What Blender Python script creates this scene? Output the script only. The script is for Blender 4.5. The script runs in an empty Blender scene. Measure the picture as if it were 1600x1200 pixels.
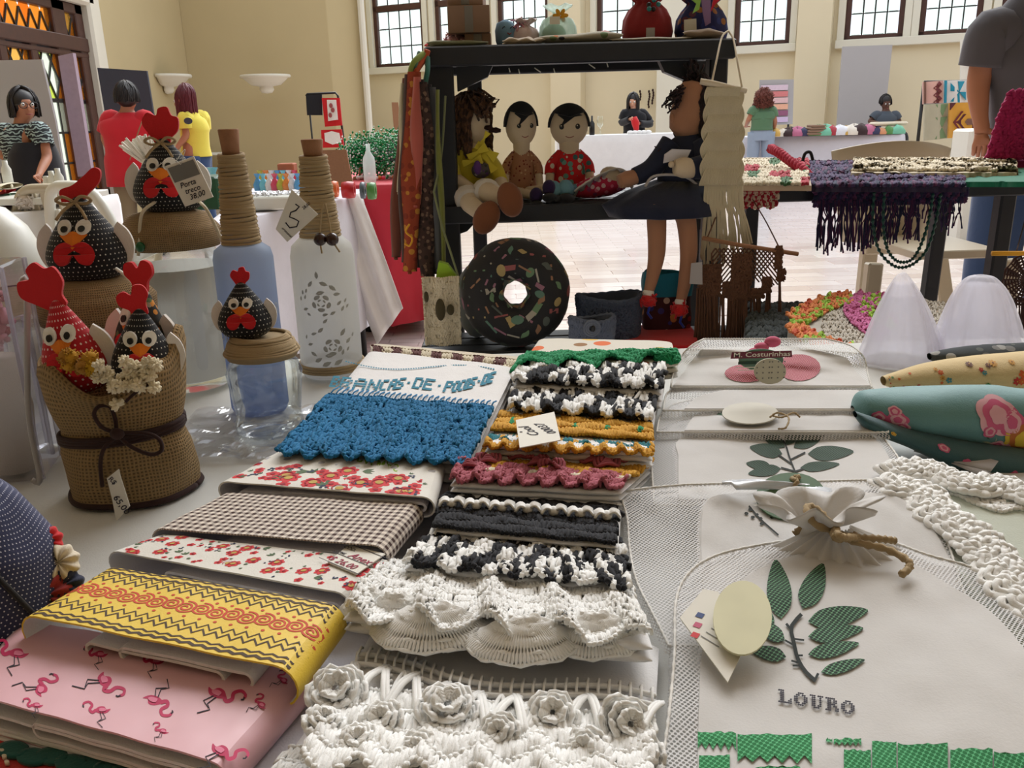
import bpy, bmesh, math, random
import numpy as np
from mathutils import Vector, Matrix, geometry

# ---------------- camera, world, sun, exposure ----------------
random.seed(7); RNG = np.random.default_rng(7)
SC = bpy.context.scene; COL = SC.collection
F = 1350.0; PITCH = math.atan(412/F); ROLL = math.radians(-1.6); CAMZ = 1.10; TZ = 0.79
_c, _s = math.cos(PITCH), math.sin(PITCH)
FW = np.array([0, _c, -_s]); R0 = np.array([1., 0, 0]); U0 = np.array([0, _s, _c])
RT = math.cos(ROLL)*R0 + math.sin(ROLL)*U0; UP = -math.sin(ROLL)*R0 + math.cos(ROLL)*U0
cam_d = bpy.data.cameras.new('camera'); cam = bpy.data.objects.new('camera', cam_d); COL.objects.link(cam)
cam_d.sensor_width = 36; cam_d.lens = F/1600*36; cam_d.clip_start = .02; cam_d.clip_end = 200
cam.matrix_world = Matrix([[RT[0], UP[0], -FW[0], 0], [RT[1], UP[1], -FW[1], 0], [RT[2], UP[2], -FW[2], CAMZ], [0, 0, 0, 1]])
SC.camera = cam
world = bpy.data.worlds.new('sky'); SC.world = world; world.use_nodes = True
bg = world.node_tree.nodes['Background']; bg.inputs[0].default_value = (.92, .99, 1.1, 1); bg.inputs[1].default_value = 1.15
sun_d = bpy.data.lights.new('sun', 'SUN'); sun_d.energy = 3.0; sun_d.angle = math.radians(50); sun_d.color = (1, .99, .98)
sun = bpy.data.objects.new('sun', sun_d); COL.objects.link(sun)
sun.rotation_euler = Vector((-.25, -1, -1.05)).to_track_quat('-Z', 'Y').to_euler()
sun.location = (3, 8, 9)
SC.view_settings.view_transform = 'Standard'; SC.view_settings.look = 'None'
SC.view_settings.gamma = 1; SC.view_settings.use_curve_mapping = False
SC.view_settings.exposure = 0.2

# ---------------- helpers ----------------
A = lambda *x: np.array(x, dtype=float)
def ray(px, py): return FW + (px-800)/F*RT + (600-py)/F*UP
def T(px, py, z=TZ):
    d = ray(px, py); t = (z-CAMZ)/d[2]; return A(0, 0, CAMZ) + d*t
def D(px, py, Y):
    d = ray(px, py); return A(0, 0, CAMZ) + d*(Y/d[1])
def WX(px, py, X):
    d = ray(px, py); return A(0, 0, CAMZ) + d*(X/d[0])
def nrm(v): return v/(np.linalg.norm(v, axis=-1, keepdims=True)+1e-12)
def rotm(rx=0, ry=0, rz=0, loc=(0, 0, 0), s=1):
    m = Matrix.Translation(Vector(loc)) @ Matrix.Rotation(rz, 4, 'Z') @ Matrix.Rotation(ry, 4, 'Y') @ Matrix.Rotation(rx, 4, 'X')
    if not hasattr(s, '__len__'): s = (s, s, s)
    return np.array(m @ Matrix.Diagonal((*s, 1)))
def wob(x, y, k=1.0, seed=0, n=5):
    r = np.random.default_rng(seed); o = 0
    for i in range(n):
        a, b, p = r.normal(0, k), r.normal(0, k), r.uniform(0, 6.28)
        o = o + np.sin(a*x+b*y+p)/n
    return o

class MB:
    def __init__(s): s.v = []; s.n = 0; s.f = []; s.tf = None
    def add(s, V, Fc, mat=0, uv=None, smooth=True):
        V = np.asarray(V, float).reshape(-1, 3); Fc = np.asarray(Fc, int)
        if s.tf is not None: V = V @ s.tf[:3, :3].T + s.tf[:3, 3]
        s.v.append(V); s.f.append((Fc+s.n, mat, uv, smooth)); s.n += len(V); return s
    def grid(s, P, mat=0, uv=None, cu=False, cv=False, smooth=True):
        nu, nv = P.shape[:2]; idx = np.arange(nu*nv).reshape(nu, nv)
        if uv is None:
            U, Vv = np.meshgrid(np.linspace(0, 1, nu), np.linspace(0, 1, nv), indexing='ij'); uv = np.stack([U, Vv], -1)
        a = idx if not cu else np.vstack([idx, idx[:1]]); a = a if not cv else np.hstack([a, a[:, :1]])
        q = np.stack([a[:-1, :-1], a[1:, :-1], a[1:, 1:], a[:-1, 1:]], -1).reshape(-1, 4)
        return s.add(P, q, mat, uv.reshape(-1, 2)[q], smooth)
    def strands(s, P, R, sides=5, mat=0, cap=True):
        P = np.asarray(P, float); 
        if P.ndim == 2: P = P[None]
        N, K = P.shape[:2]; R = np.broadcast_to(np.asarray(R, float), (N, K)) if np.ndim(R) < 2 else R
        t = nrm(np.gradient(P, axis=1)); m = np.abs(t).mean(1)
        ref = np.where((m[:, 2] > .6)[:, None], A(.13, 1, 0), A(.05, .03, 1.))[:, None, :]
        n1 = nrm(np.cross(t, ref)); n2 = np.cross(t, n1)
        an = np.arange(sides)/sides*2*math.pi
        V = P[:, :, None] + R[:, :, None, None]*(np.cos(an)[:, None]*n1[:, :, None]+np.sin(an)[:, None]*n2[:, :, None])
        idx = np.arange(N*K*sides).reshape(N, K, sides); nx = np.roll(idx, -1, 2)
        q = np.stack([idx[:, :-1], idx[:, 1:], nx[:, 1:], nx[:, :-1]], -1).reshape(-1, 4)
        b = s.n; s.add(V, q, mat)
        if cap:
            c = np.concatenate([idx[:, 0, :], idx[:, -1, ::-1]])+b; s.f.append((c, mat, None, True))
        return s
    def tube(s, P, R, sides=8, mat=0, cap=True): return s.strands(np.asarray(P, float)[None], R, sides, mat, cap)
    def lathe(s, prof, c=(0, 0, 0), seg=32, mat=0, M=None, sq=None):
        pr = np.asarray(prof, float); an = np.arange(seg)/seg*2*math.pi
        P = np.zeros((seg, len(pr), 3)); P[..., 0] = np.cos(an)[:, None]*pr[:, 0]; P[..., 1] = np.sin(an)[:, None]*pr[:, 0]; P[..., 2] = pr[:, 1]
        if sq is not None: P = sq(P)
        if M is not None: P = P @ M[:3, :3].T
        P = P + np.asarray(c, float)
        L = np.concatenate([[0], np.cumsum(np.hypot(*np.diff(pr, axis=0).T))]); rm = pr[:, 0].max()
        U, Vv = np.meshgrid(np.arange(seg+1)/seg*2*math.pi*rm, L, indexing='ij'); uv = np.stack([U, Vv], -1)
        idx = np.arange(seg*len(pr)).reshape(seg, -1); a = np.vstack([idx, idx[:1]])
        q = np.stack([a[:-1, :-1], a[1:, :-1], a[1:, 1:], a[:-1, 1:]], -1).reshape(-1, 4)
        ui = np.arange((seg+1)*len(pr)).reshape(seg+1, -1)
        uq = np.stack([ui[:-1, :-1], ui[1:, :-1], ui[1:, 1:], ui[:-1, 1:]], -1).reshape(-1, 4)
        return s.add(P, q, mat, uv.reshape(-1, 2)[uq])
    def ell(s, c, r, mat=0, seg=16, M=None):
        a = np.linspace(-math.pi/2, math.pi/2, seg//2+1); r = r if hasattr(r, '__len__') else (r, r, r)
        f = lambda P: P*A(*r)
        return s.lathe(np.stack([np.cos(a)+1e-5, np.sin(a)], 1), c, seg, mat, M, f)
    def box(s, c, d, b=None, mat=0, rz=0, M=None):
        x, y, z = np.asarray(d, float)/2; b = min(x, y, z)*.25 if b is None else b
        def ring(i, zz): X, Y = x-i, y-i; return [(X-b, -Y, zz), (X, -Y+b, zz), (X, Y-b, zz), (X-b, Y, zz), (-X+b, Y, zz), (-X, Y-b, zz), (-X, -Y+b, zz), (-X+b, -Y, zz)]
        V = np.array(ring(b, -z)+ring(0, -z+b)+ring(0, z-b)+ring(b, z))
        if rz: cr, sr = math.cos(rz), math.sin(rz); V = V @ np.array([[cr, sr, 0], [-sr, cr, 0], [0, 0, 1]])
        if M is not None: V = V @ np.asarray(M)[:3, :3].T
        V = V+np.asarray(c, float); q = [[k*8+i, k*8+(i+1) % 8, k*8+8+(i+1) % 8, k*8+8+i] for k in range(3) for i in range(8)]
        n = s.n; s.add(V, q, mat, None, False)
        s.f.append((np.array([[7, 6, 5, 4, 3, 2, 1, 0]])+n, mat, None, False)); s.f.append((np.arange(24, 32)[None]+n, mat, None, False)); return s
    def bar(s, a, b, w, h, mat=0):
        a, b = A(*a), A(*b); d = b-a; L = np.linalg.norm(d); x = d/L
        up = A(0, 0, 1) if abs(x[2]) < .9 else A(0, 1, 0); y = nrm(np.cross(up, x)); z = np.cross(x, y)
        return s.box((a+b)/2, (L, w, h), min(w, h)*.12, mat, M=np.stack([x, y, z], 1))
    def prism(s, pts, o, ex, ey, t, mat=0, bev=0):
        pts = np.asarray(pts, float); o, ex, ey = A(*o), nrm(A(*ex)), nrm(A(*ey)); ez = np.cross(ex, ey); n = len(pts)
        base = o+pts[:, :1]*ex+pts[:, 1:]*ey; V = np.vstack([base-ez*t/2, base+ez*t/2])
        i = np.arange(n); j = (i+1) % n; b = s.n
        s.add(V, np.stack([i, j, j+n, i+n], 1), mat, None, False)
        uvb = pts[None]; s.f.append((np.arange(n, 2*n)[None]+b, mat, uvb, False)); s.f.append((np.arange(n)[::-1][None]+b, mat, uvb[:, ::-1], False)); return s
    def decal(s, S, pts, mat=1, off=.0006):
        """flat printed mark: polygon in surface coordinates laid on S"""
        pts = np.asarray(pts, float); n = len(pts); c = pts.mean(0); e = pts-c; cr = e[:, 0]*np.roll(e[:, 1], -1)-e[:, 1]*np.roll(e[:, 0], -1)
        if n >= 8 and (np.all(cr > 0) or np.all(cr < 0)):      # rings, so that the print follows curved cloth
            q = np.concatenate([c+e*k for k in (1, .72, .42, .12)]); V = S(q[:, 0], q[:, 1], off); i = np.arange(n); j = (i+1) % n
            Fq = np.concatenate([np.stack([i+n*k, j+n*k, j+n*k+n, i+n*k+n], 1) for k in range(3)]); b = s.n
            s.add(V, Fq, mat, V[Fq][..., :2]); cap = (np.arange(n)+3*n)[None]; s.f.append((cap+b, mat, V[cap][..., :2], True)); return s
        tri = geometry.tessellate_polygon([[Vector((p[0], p[1], 0)) for p in pts]])
        if not tri: return s
        V = S(pts[:, 0], pts[:, 1], off); return s.add(V, np.array(tri), mat, V[np.array(tri)][..., :2])
    def stroke(s, S, pts, w, mat=1, off=.0006, asp=1.0):
        """line print; widths measured with u scaled by asp"""
        p = np.asarray(pts, float); q = p*A(asp, 1); d = nrm(np.gradient(q, axis=0)); n = np.stack([-d[:, 1], d[:, 0]], 1)
        w = np.broadcast_to(np.asarray(w, float), (len(p),))[:, None]
        L, Rr = (q+n*w/2)/A(asp, 1), (q-n*w/2)/A(asp, 1); V = np.vstack([S(L[:, 0], L[:, 1], off), S(Rr[:, 0], Rr[:, 1], off)])
        k = len(p); i = np.arange(k-1); return s.add(V, np.stack([i, i+1, i+1+k, i+k], 1), mat)
    def text(s, S, txt, mat=1, size=.02, at=(0, 0), ang=0, off=.0006, asp=1.0, shear=0, width=None, sub=0):
        V, Fs = text_mesh(txt, shear)
        V = V*size
        if width: V[:, 0] *= width/max(1e-6, V[:, 0].max()-V[:, 0].min())
        c, sn = math.cos(ang), math.sin(ang); X = V[:, 0]*c-V[:, 1]*sn; Y = V[:, 0]*sn+V[:, 1]*c
        W = S(at[0]+X/asp, at[1]+Y, off); return s.add(W, Fs, mat)
    def build(s, name, mats, parent=None, **kw):
        me = bpy.data.meshes.new(name)
        V = np.concatenate(s.v)
        o = bpy.data.objects.new(name, me)
        org = np.zeros(3); q = parent
        while q is not None: org += np.array(q.location); q = q.parent
        me.vertices.add(len(V)); me.vertices.foreach_set('co', (V-org).astype(np.float32).ravel())
        li = []; st = []; mi = []; sm = []; uvs = []; has = any(f[2] is not None for f in s.f); c = 0
        for Fc, m, uv, smo in s.f:
            n, k = Fc.shape; li.append(Fc.ravel()); st.append(c+np.arange(n)*k); c += n*k
            mi.append(np.full(n, m)); sm.append(np.full(n, smo))
            if has: uvs.append((uv if uv is not None else np.zeros((n, k, 2))).reshape(-1, 2))
        li = np.concatenate(li); st = np.concatenate(st)
        me.loops.add(len(li)); me.loops.foreach_set('vertex_index', li.astype(np.int32))
        me.polygons.add(len(st)); me.polygons.foreach_set('loop_start', st.astype(np.int32))
        me.polygons.foreach_set('material_index', np.concatenate(mi).astype(np.int32)); me.polygons.foreach_set('use_smooth', np.concatenate(sm).astype(bool))
        if has:
            ul = me.uv_layers.new(name='UVMap'); ul.data.foreach_set('uv', np.concatenate(uvs).astype(np.float32).ravel())
        me.update(calc_edges=True); me.validate()
        for m in (mats if isinstance(mats, (list, tuple)) else [mats]): me.materials.append(m)
        if parent is not None: o.parent = parent
        COL.objects.link(o); tag(o, **kw); return o

_tc = {}
def text_mesh(txt, shear=0):
    k = (txt, shear)
    if k not in _tc:
        cu = bpy.data.curves.new('t', 'FONT'); cu.body = txt; cu.size = 1; cu.shear = shear; cu.resolution_u = 2; cu.offset = .012
        ob = bpy.data.objects.new('t', cu); COL.objects.link(ob)
        dg = bpy.context.evaluated_depsgraph_get(); me = bpy.data.meshes.new_from_object(ob.evaluated_get(dg))
        bm = bmesh.new(); bm.from_mesh(me); bmesh.ops.triangulate(bm, faces=bm.faces[:])
        V = np.array([v.co[:] for v in bm.verts]); Fs = np.array([[v.index for v in f.verts] for f in bm.faces]); bm.free()
        bpy.data.objects.remove(ob); _tc[k] = (V, Fs)
    V, Fs = _tc[k]; return V.copy(), Fs
def tag(o, label=None, cat=None, group=None, kind=None):
    for k, v in (('label', label), ('category', cat), ('group', group), ('kind', kind)):
        if v: o[k] = v
    return o
def thing(name, label, cat, loc=(0, 0, 0), group=None):
    o = bpy.data.objects.new(name, None); o.empty_display_size = .02; COL.objects.link(o); o.location = [float(a) for a in loc]
    bpy.context.view_layer.update(); return tag(o, label, cat, group)
def dup(root, loc, rz=0, label=None, group=None, scale=None):
    r = root.copy(); COL.objects.link(r); r.location = loc; r.rotation_euler = (0, 0, rz)
    if scale: r.scale = (scale,)*3
    tag(r, label, None, group)
    for ch in list(root.children):
        c = ch.copy(); COL.objects.link(c); c.parent = r
        for g in ch.children: d = g.copy(); COL.objects.link(d); d.parent = c
    return r
def skin(V, E, R, sub=2):
    me = bpy.data.meshes.new('s'); me.from_pydata([tuple(map(float, v)) for v in V], E, []); ob = bpy.data.objects.new('s', me); COL.objects.link(ob)
    ob.modifiers.new('k', 'SKIN').use_smooth_shade = True
    for i, r in enumerate(R):
        d = me.skin_vertices[0].data[i]; d.radius = (r, r) if not hasattr(r, '__len__') else r; d.use_root = (i == 0)
    m = ob.modifiers.new('b', 'SUBSURF'); m.levels = m.render_levels = sub
    dg = bpy.context.evaluated_depsgraph_get(); ev = bpy.data.meshes.new_from_object(ob.evaluated_get(dg))
    P = np.empty(len(ev.vertices)*3); ev.vertices.foreach_get('co', P)
    Q = np.array([list(p.vertices) if len(p.vertices) == 4 else list(p.vertices)+[p.vertices[0]] for p in ev.polygons])
    bpy.data.objects.remove(ob); bpy.data.meshes.remove(me); return P.reshape(-1, 3), Q
def addskin(mb, V, E, R, mat=0, sub=2):
    P, Q = skin(V, E, R, sub); return mb.add(P, Q, mat)

# ---------------- materials ----------------
class NT:
    def __init__(s, name):
        s.m = bpy.data.materials.new(name); s.m.use_nodes = True; s.t = s.m.node_tree; s.t.nodes.clear()
        s.out = s.t.nodes.new('ShaderNodeOutputMaterial')
    def n(s, typ, ins=None, **kw):
        nd = s.t.nodes.new('ShaderNode'+typ)
        for k, v in kw.items(): setattr(nd, k, v)
        for k, v in (ins or {}).items(): s.put(nd.inputs[k], v)
        return nd
    def put(s, sock, v):
        if isinstance(v, bpy.types.NodeSocket): s.t.links.new(v, sock)
        elif hasattr(v, '__len__') and len(v) == 3 and sock.type == 'RGBA': sock.default_value = (*v, 1)
        else: sock.default_value = v
    def math(s, op, a, b=0, c=0): return s.n('Math', {0: a, 1: b, 2: c}, operation=op).outputs[0]
    def uv(s): return s.n('TexCoord').outputs['UV']
    def obj(s): return s.n('TexCoord').outputs['Object']
    def xyz(s, v): return s.n('SeparateXYZ', {0: v}).outputs
    def mix(s, f, a, b):
        nd = s.t.nodes.new('ShaderNodeMix'); nd.data_type = 'RGBA'; s.put(nd.inputs[0], f); s.put(nd.inputs[6], a); s.put(nd.inputs[7], b); return nd.outputs[2]
    def noise(s, v, sc, det=3, col=False): return s.n('TexNoise', {'Vector': v, 'Scale': sc, 'Detail': det}).outputs['Color' if col else 'Fac']
    def ramp(s, f, st):
        nd = s.n('ValToRGB', {0: f}); e = nd.color_ramp.elements
        while len(e) < len(st): e.new(.5)
        for i, (p, c) in enumerate(st): e[i].position = p; e[i].color = (*c, 1) if len(c) == 3 else c
        return nd.outputs[0]
    def bump(s, h, st=.3, dist=.001): return s.n('Bump', {'Height': h, 'Strength': st, 'Distance': dist}).outputs[0]
    def bsdf(s, col, rough=.8, nor=None, **kw):
        b = s.n('BsdfPrincipled', {'Base Color': col, 'Roughness': rough}); 
        if nor is not None: s.put(b.inputs['Normal'], nor)
        for k, v in kw.items(): s.put(b.inputs[k.replace('_', ' ')], v)
        return b.outputs[0]
    def done(s, sh): s.t.links.new(sh, s.out.inputs[0]); return s.m
def lin(c): # sRGB 0-255 -> linear
    return tuple(((x/255+.055)/1.055)**2.4 if x > 10 else x/255/12.92 for x in c)
def solid(name, c, rough=.7, var=.12, nsc=30, bump=.0, bsc=400, metal=0, **kw):
    t = NT(name); c = lin(c); o = t.obj(); n = t.noise(o, nsc)
    d = tuple(max(0, x*(1-var)) for x in c); e = tuple(min(1, x*(1+var)) for x in c)
    col = t.mix(n, d, e); nor = t.bump(t.noise(o, bsc, 2), bump, .001) if bump else None
    return t.done(t.bsdf(col, rough, nor, Metallic=metal, **kw))
def fabric(name, c, wsc=1500, st=.25, rough=.9, var=.06, transl=0):
    t = NT(name); o = t.obj(); n = t.noise(o, 14); c = lin(c)
    col = t.mix(n, tuple(x*(1-var) for x in c), tuple(min(1, x*(1+var)) for x in c))
    w = t.n('TexNoise', {'Vector': o, 'Scale': wsc/2, 'Detail': 1}).outputs['Fac']; w2 = t.noise(o, 55, 3)
    nor = t.bump(t.math('ADD', w, t.math('MULTIPLY', w2, 3)), st, .0012)
    b = t.bsdf(col, rough, nor, Sheen_Weight=.15)
    if transl:
        tr = t.n('BsdfTranslucent', {'Color': col}).outputs[0]; b = t.n('MixShader', {0: transl, 1: b, 2: tr}).outputs[0]
    return t.done(b)
def yarn(name, c, c2=None, sc=60, var=.15):
    t = NT(name); o = t.obj(); c = lin(c)
    if c2: 
        n = t.noise(o, sc, 1); f = t.ramp(n, [(.47, (0, 0, 0)), (.53, (1, 1, 1))]); col = t.mix(f, c, lin(c2))
    else: col = t.mix(t.noise(o, 25), tuple(x*(1-var) for x in c), tuple(min(1, x*(1+var)) for x in c))
    nor = t.bump(t.noise(o, 1600, 2), .5, .0006)
    return t.done(t.bsdf(col, .9, nor, Sheen_Weight=.04))
def polka(name, c, d, sc=190, r=.16, rough=.85):
    """dots in metres-scaled uv"""
    t = NT(name); u = t.xyz(t.uv()); x = t.math('MULTIPLY', u[0], sc); y = t.math('MULTIPLY', u[1], sc)
    fy = t.math('FLOOR', y); x = t.math('ADD', x, t.math('MULTIPLY', t.math('MODULO', fy, 2), .5))
    a = t.math('SUBTRACT', t.math('FRACT', x), .5); b = t.math('SUBTRACT', t.math('FRACT', y), .5)
    q = t.math('SQRT', t.math('ADD', t.math('MULTIPLY', a, a), t.math('MULTIPLY', b, b)))
    f = t.math('LESS_THAN', q, r); col = t.mix(f, lin(c), lin(d))
    return t.done(t.bsdf(col, rough, t.bump(t.noise(t.obj(), 900, 2), .3, .0008), Sheen_Weight=.1))
def gingham(name, a, b, sc=260):
    t = NT(name); u = t.xyz(t.uv()); g = lambda k, m: t.math('GREATER_THAN', t.math('FRACT', t.math('MULTIPLY', u[k], m)), .5)
    x, y = g(0, sc), g(1, sc); f = t.math('MULTIPLY', t.math('ADD', x, y), .5)
    return t.done(t.bsdf(t.mix(f, lin(b), lin(a)), .9, t.bump(t.noise(t.obj(), 900, 2), .3, .0006)))
def net(name, c, sc=700, hole=.34, print_c=None, solidity=0):
    """knitted hexagon mesh: open holes on a uv honeycomb"""
    t = NT(name); u = t.uv(); v = t.n('Mapping', {'Vector': u, 'Scale': (1, .577*1.6, 1)}).outputs[0]
    def cells(dx, dy):
        p = t.xyz(t.n('Mapping', {'Vector': v, 'Location': (dx, dy, 0), 'Scale': (sc, sc, 1)}).outputs[0])
        a = t.math('SUBTRACT', t.math('FRACT', p[0]), .5); b = t.math('SUBTRACT', t.math('FRACT', p[1]), .5)
        return t.math('SQRT', t.math('ADD', t.math('MULTIPLY', a, a), t.math('MULTIPLY', b, b)))
    q = t.math('MINIMUM', cells(0, 0), cells(.5, .5)); h = t.math('LESS_THAN', q, hole)
    if print_c:      # net lying on cloth: print colour with dark holes
        col = t.mix(h, lin(print_c[0]), lin(print_c[1])); return t.done(t.bsdf(col, .85))
    b = t.bsdf(lin(c), .6, Sheen_Weight=.3); tr = t.n('BsdfTransparent').outputs[0]; tl = t.n('BsdfTranslucent', {'Color': lin(c)}).outputs[0]
    b = t.n('MixShader', {0: .35, 1: b, 2: tl}).outputs[0]
    return t.done(t.n('MixShader', {0: t.math('MULTIPLY', h, 1-solidity), 1: b, 2: tr}).outputs[0])
def sheer(name, c, op=.5):
    t = NT(name); b = t.n('MixShader', {0: .5, 1: t.bsdf(lin(c), .5), 2: t.n('BsdfTranslucent', {'Color': lin(c)}).outputs[0]}).outputs[0]
    lw = t.n('LayerWeight', {0: .35}).outputs['Facing']; f = t.math('ADD', t.math('MULTIPLY', lw, .5), op); f.node.use_clamp = True
    return t.done(t.n('MixShader', {0: f, 1: t.n('BsdfTransparent').outputs[0], 2: b}).outputs[0])
def glassy(name, c=(255, 255, 255), gl=.15, rough=.04, tint=1.0):
    t = NT(name); lw = t.n('LayerWeight', {0: .25}).outputs['Fresnel']; f = t.math('ADD', t.math('MULTIPLY', lw, .6), gl); f.node.use_clamp = True
    g = t.n('BsdfGlossy', {'Color': (1, 1, 1), 'Roughness': rough}).outputs[0]; tr = t.n('BsdfTransparent', {'Color': lin(c)}).outputs[0]
    return t.done(t.n('MixShader', {0: f, 1: tr, 2: g}).outputs[0])
def burlap(name, c, sc=330):
    t = NT(name); u = t.xyz(t.uv()); k = 2*math.pi*sc
    ns = t.noise(t.uv(), 60, 2); j = t.math('MULTIPLY', ns, 6)
    a = t.math('SINE', t.math('ADD', t.math('MULTIPLY', u[0], k), j)); b = t.math('SINE', t.math('ADD', t.math('MULTIPLY', u[1], k), j))
    h = t.math('MULTIPLY', t.math('MAXIMUM', a, b), .5); h = t.math('ADD', h, .5)
    col = t.ramp(h, [(0, tuple(x*.18 for x in lin(c))), (.45, tuple(x*.75 for x in lin(c))), (1, lin(c))])
    col = t.mix(t.math('MULTIPLY', t.noise(t.obj(), 45), .4), col, tuple(x*.55 for x in lin(c)))
    return t.done(t.bsdf(col, .95, t.bump(h, .9, .0012)))

M = {}
M['white'] = fabric('white_cotton', (232, 230, 228)); M['lilac'] = fabric('cool_white_lining', (218, 216, 224)); M['cream'] = fabric('cream_cloth', (215, 203, 180))
M['tablecloth'] = fabric('tablecloth_white', (205, 205, 200), st=.15)
M['black_wood'] = solid('black_painted_wood', (26, 30, 38), .55, .3, 20, .4, 90)
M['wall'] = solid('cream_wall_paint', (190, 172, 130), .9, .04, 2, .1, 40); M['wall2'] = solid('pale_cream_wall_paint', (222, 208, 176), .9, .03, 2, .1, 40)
M['trim'] = solid('off_white_paint', (222, 216, 198), .7, .04, 3); M['brown_frame'] = solid('dark_brown_wood', (72, 40, 28), .5, .3, 12, .2, 60)
M['iron'] = solid('black_iron', (25, 22, 20), .5, .2); M['greyboard'] = solid('grey_board', (176, 172, 172), .7, .03, 3)
M['slate'] = solid('slate_board', (58, 62, 76), .7, .05); M['card'] = solid('brown_card', (140, 112, 92), .85, .08, 20)
M['plastic'] = solid('white_plastic', (226, 226, 216), .35, .02); M['plastic_dim'] = solid('cream_plastic', (196, 184, 160), .4, .03)
M['jute'] = yarn('jute_twine', (164, 142, 106)); M['cork'] = solid('cork', (150, 108, 78), .9, .15, 120, .4, 300)
M['burlap'] = burlap('burlap', (160, 131, 88)); M['burlap_fine'] = burlap('burlap_fine', (164, 134, 92), 420)
M['red_felt'] = fabric('red_felt', (196, 24, 30)); M['orange_felt'] = fabric('orange_felt', (232, 128, 30)); M['white_felt'] = fabric('white_felt', (228, 222, 214))
M['yellow_felt'] = fabric('amber_felt', (222, 160, 40))
M['hen_black'] = polka('black_dotted_cotton', (14, 14, 18), (215, 210, 200), 190, .13); M['hen_red'] = polka('red_dotted_cotton', (178, 16, 30), (235, 215, 210), 170, .17)
M['navy_dot'] = polka('navy_dotted_cotton', (38, 44, 78), (200, 200, 215), 330, .15)
M['eye_white'] = solid('eye_white', (235, 232, 225), .25, .01); M['black'] = solid('gloss_black', (10, 10, 12), .3, .1); M['matte_black'] = fabric('black_cloth', (20, 20, 26))
M['paper'] = solid('paper', (226, 222, 210), .8, .02); M['ink'] = solid('ink', (40, 36, 48), .8); M['grey_ink'] = solid('grey_ink', (120, 120, 116), .8)
M['dkbrown'] = yarn('dark_brown_cord', (48, 24, 20)); M['green_plastic'] = solid('green_plastic', (18, 90, 50), .4)
M['skin'] = solid('skin_light_brown', (176, 118, 88), .55, .06, 30); M['skin_p'] = solid('skin_pale', (214, 160, 130), .55, .05, 30); M['skin_d'] = solid('skin_dark', (96, 62, 48), .55, .06)
M['hair'] = solid('dark_hair', (26, 18, 16), .5, .4, 60, .5, 300); M['hair_red'] = solid('dark_red_hair', (92, 22, 34), .5, .4, 40, .5, 300); M['hair_curl'] = solid('auburn_hair', (120, 62, 48), .6, .4, 60, .8, 200)
M['denim'] = fabric('blue_denim', (48, 72, 112)); M['denim_l'] = fabric('light_denim', (150, 165, 185)); M['khaki'] = fabric('khaki_cotton', (136, 120, 92))
M['net'] = net('white_net', (236, 234, 232), 330, .27); M['net_fine'] = net('fine_white_net', (228, 224, 220), 900, .3, solidity=.35)
M['sheer'] = sheer('white_tulle', (240, 238, 246), .3); M['glass'] = glassy('clear_glass', (250, 253, 251), .05); M['acetate'] = glassy('clear_acetate', (246, 246, 250), .1, .08)
# ---------------- room shell ----------------
def mkS(f, sgn=1):
    def S(u, v, off=0):
        u, v = np.asarray(u, float), np.asarray(v, float); p = f(u, v); e = 1e-3
        n = nrm(np.cross(f(u+e, v)-p, f(u, v+e)-p)); off = np.asarray(off, float); return p+n*(off[..., None] if off.ndim else off)*sgn
    return S
def planeS(o, ex, ey):
    o, ex, ey = A(*o), A(*ex), A(*ey); return mkS(lambda u, v: o+u[..., None]*ex+v[..., None]*ey)
def struct(name, mb, mats, label=None): return mb.build(name, mats, None, kind='structure', label=label)
def vwall(mb, a, b, z0, z1, t=.2, mat=0):
    a, b = A(*a), A(*b); d = b-a; L = np.linalg.norm(d); ang = math.atan2(d[1], d[0]); n = A(-d[1], d[0])/L
    c = (a+b)/2+n*t/2; return mb.box((*c, (z0+z1)/2), (L, t, z1-z0), .004, mat, rz=ang)
LX = -4.45; YC = WX(305, 200, LX)[1]; CE = D(525, 200, 12.9)[:2]; PE = D(577, 200, 13.2)[:2]
W0, W1 = A(-2.66, 20.5), A(6.9, 16.0); WDIR = nrm(W1-W0); WN = A(WDIR[1], -WDIR[0])   # normal towards the room
def WW(px, py, off=0):
    d = ray(px, py); w = W0+WN*off; t = np.dot(w, WN)/np.dot(d[:2], WN); return A(0, 0, CAMZ)+d*t
def wu(px, py=90, off=0): return float(np.dot(WW(px, py, off)[:2]-W0, WDIR))
def wp(u, off=0): return W0+WDIR*u+WN*off
SILL = WW(1185, 71)[2]; ZTOP = 5.2
# brown parquet floor, window glare put into its pale colour: shader for the far field, real blocks where they read
t = NT('parquet'); o = t.obj(); br = t.n('TexBrick', {'Vector': o, 'Color1': lin((232, 218, 212)), 'Color2': lin((212, 192, 184)), 'Mortar': lin((176, 160, 152)), 'Scale': 1.0, 'Mortar Size': .004, 'Brick Width': .32, 'Row Height': .08})
col = t.mix(t.math('MULTIPLY', t.noise(o, 1.5), .5), br.outputs[0], lin((238, 228, 224)))
M['floor'] = t.done(t.bsdf(col, .22, None, Coat_Weight=.6, Coat_Roughness=.1, Specular_IOR_Level=.8))
mb = MB(); mb.box((2.5, 8, -.05), (16, 30, .1), .002); floor = struct('floor', mb, M['floor'])
t = NT('parquet_block'); ob = t.n('ObjectInfo').outputs['Random']; col = t.ramp(ob, [(0, lin((214, 196, 188))), (.5, lin((234, 222, 216))), (1, lin((204, 184, 176)))])  # same pale tones, brown wood lightened to carry the reflected window glare
M['block'] = t.done(t.bsdf(col, .2, None, Coat_Weight=.6, Coat_Roughness=.1, Specular_IOR_Level=.8))
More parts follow.
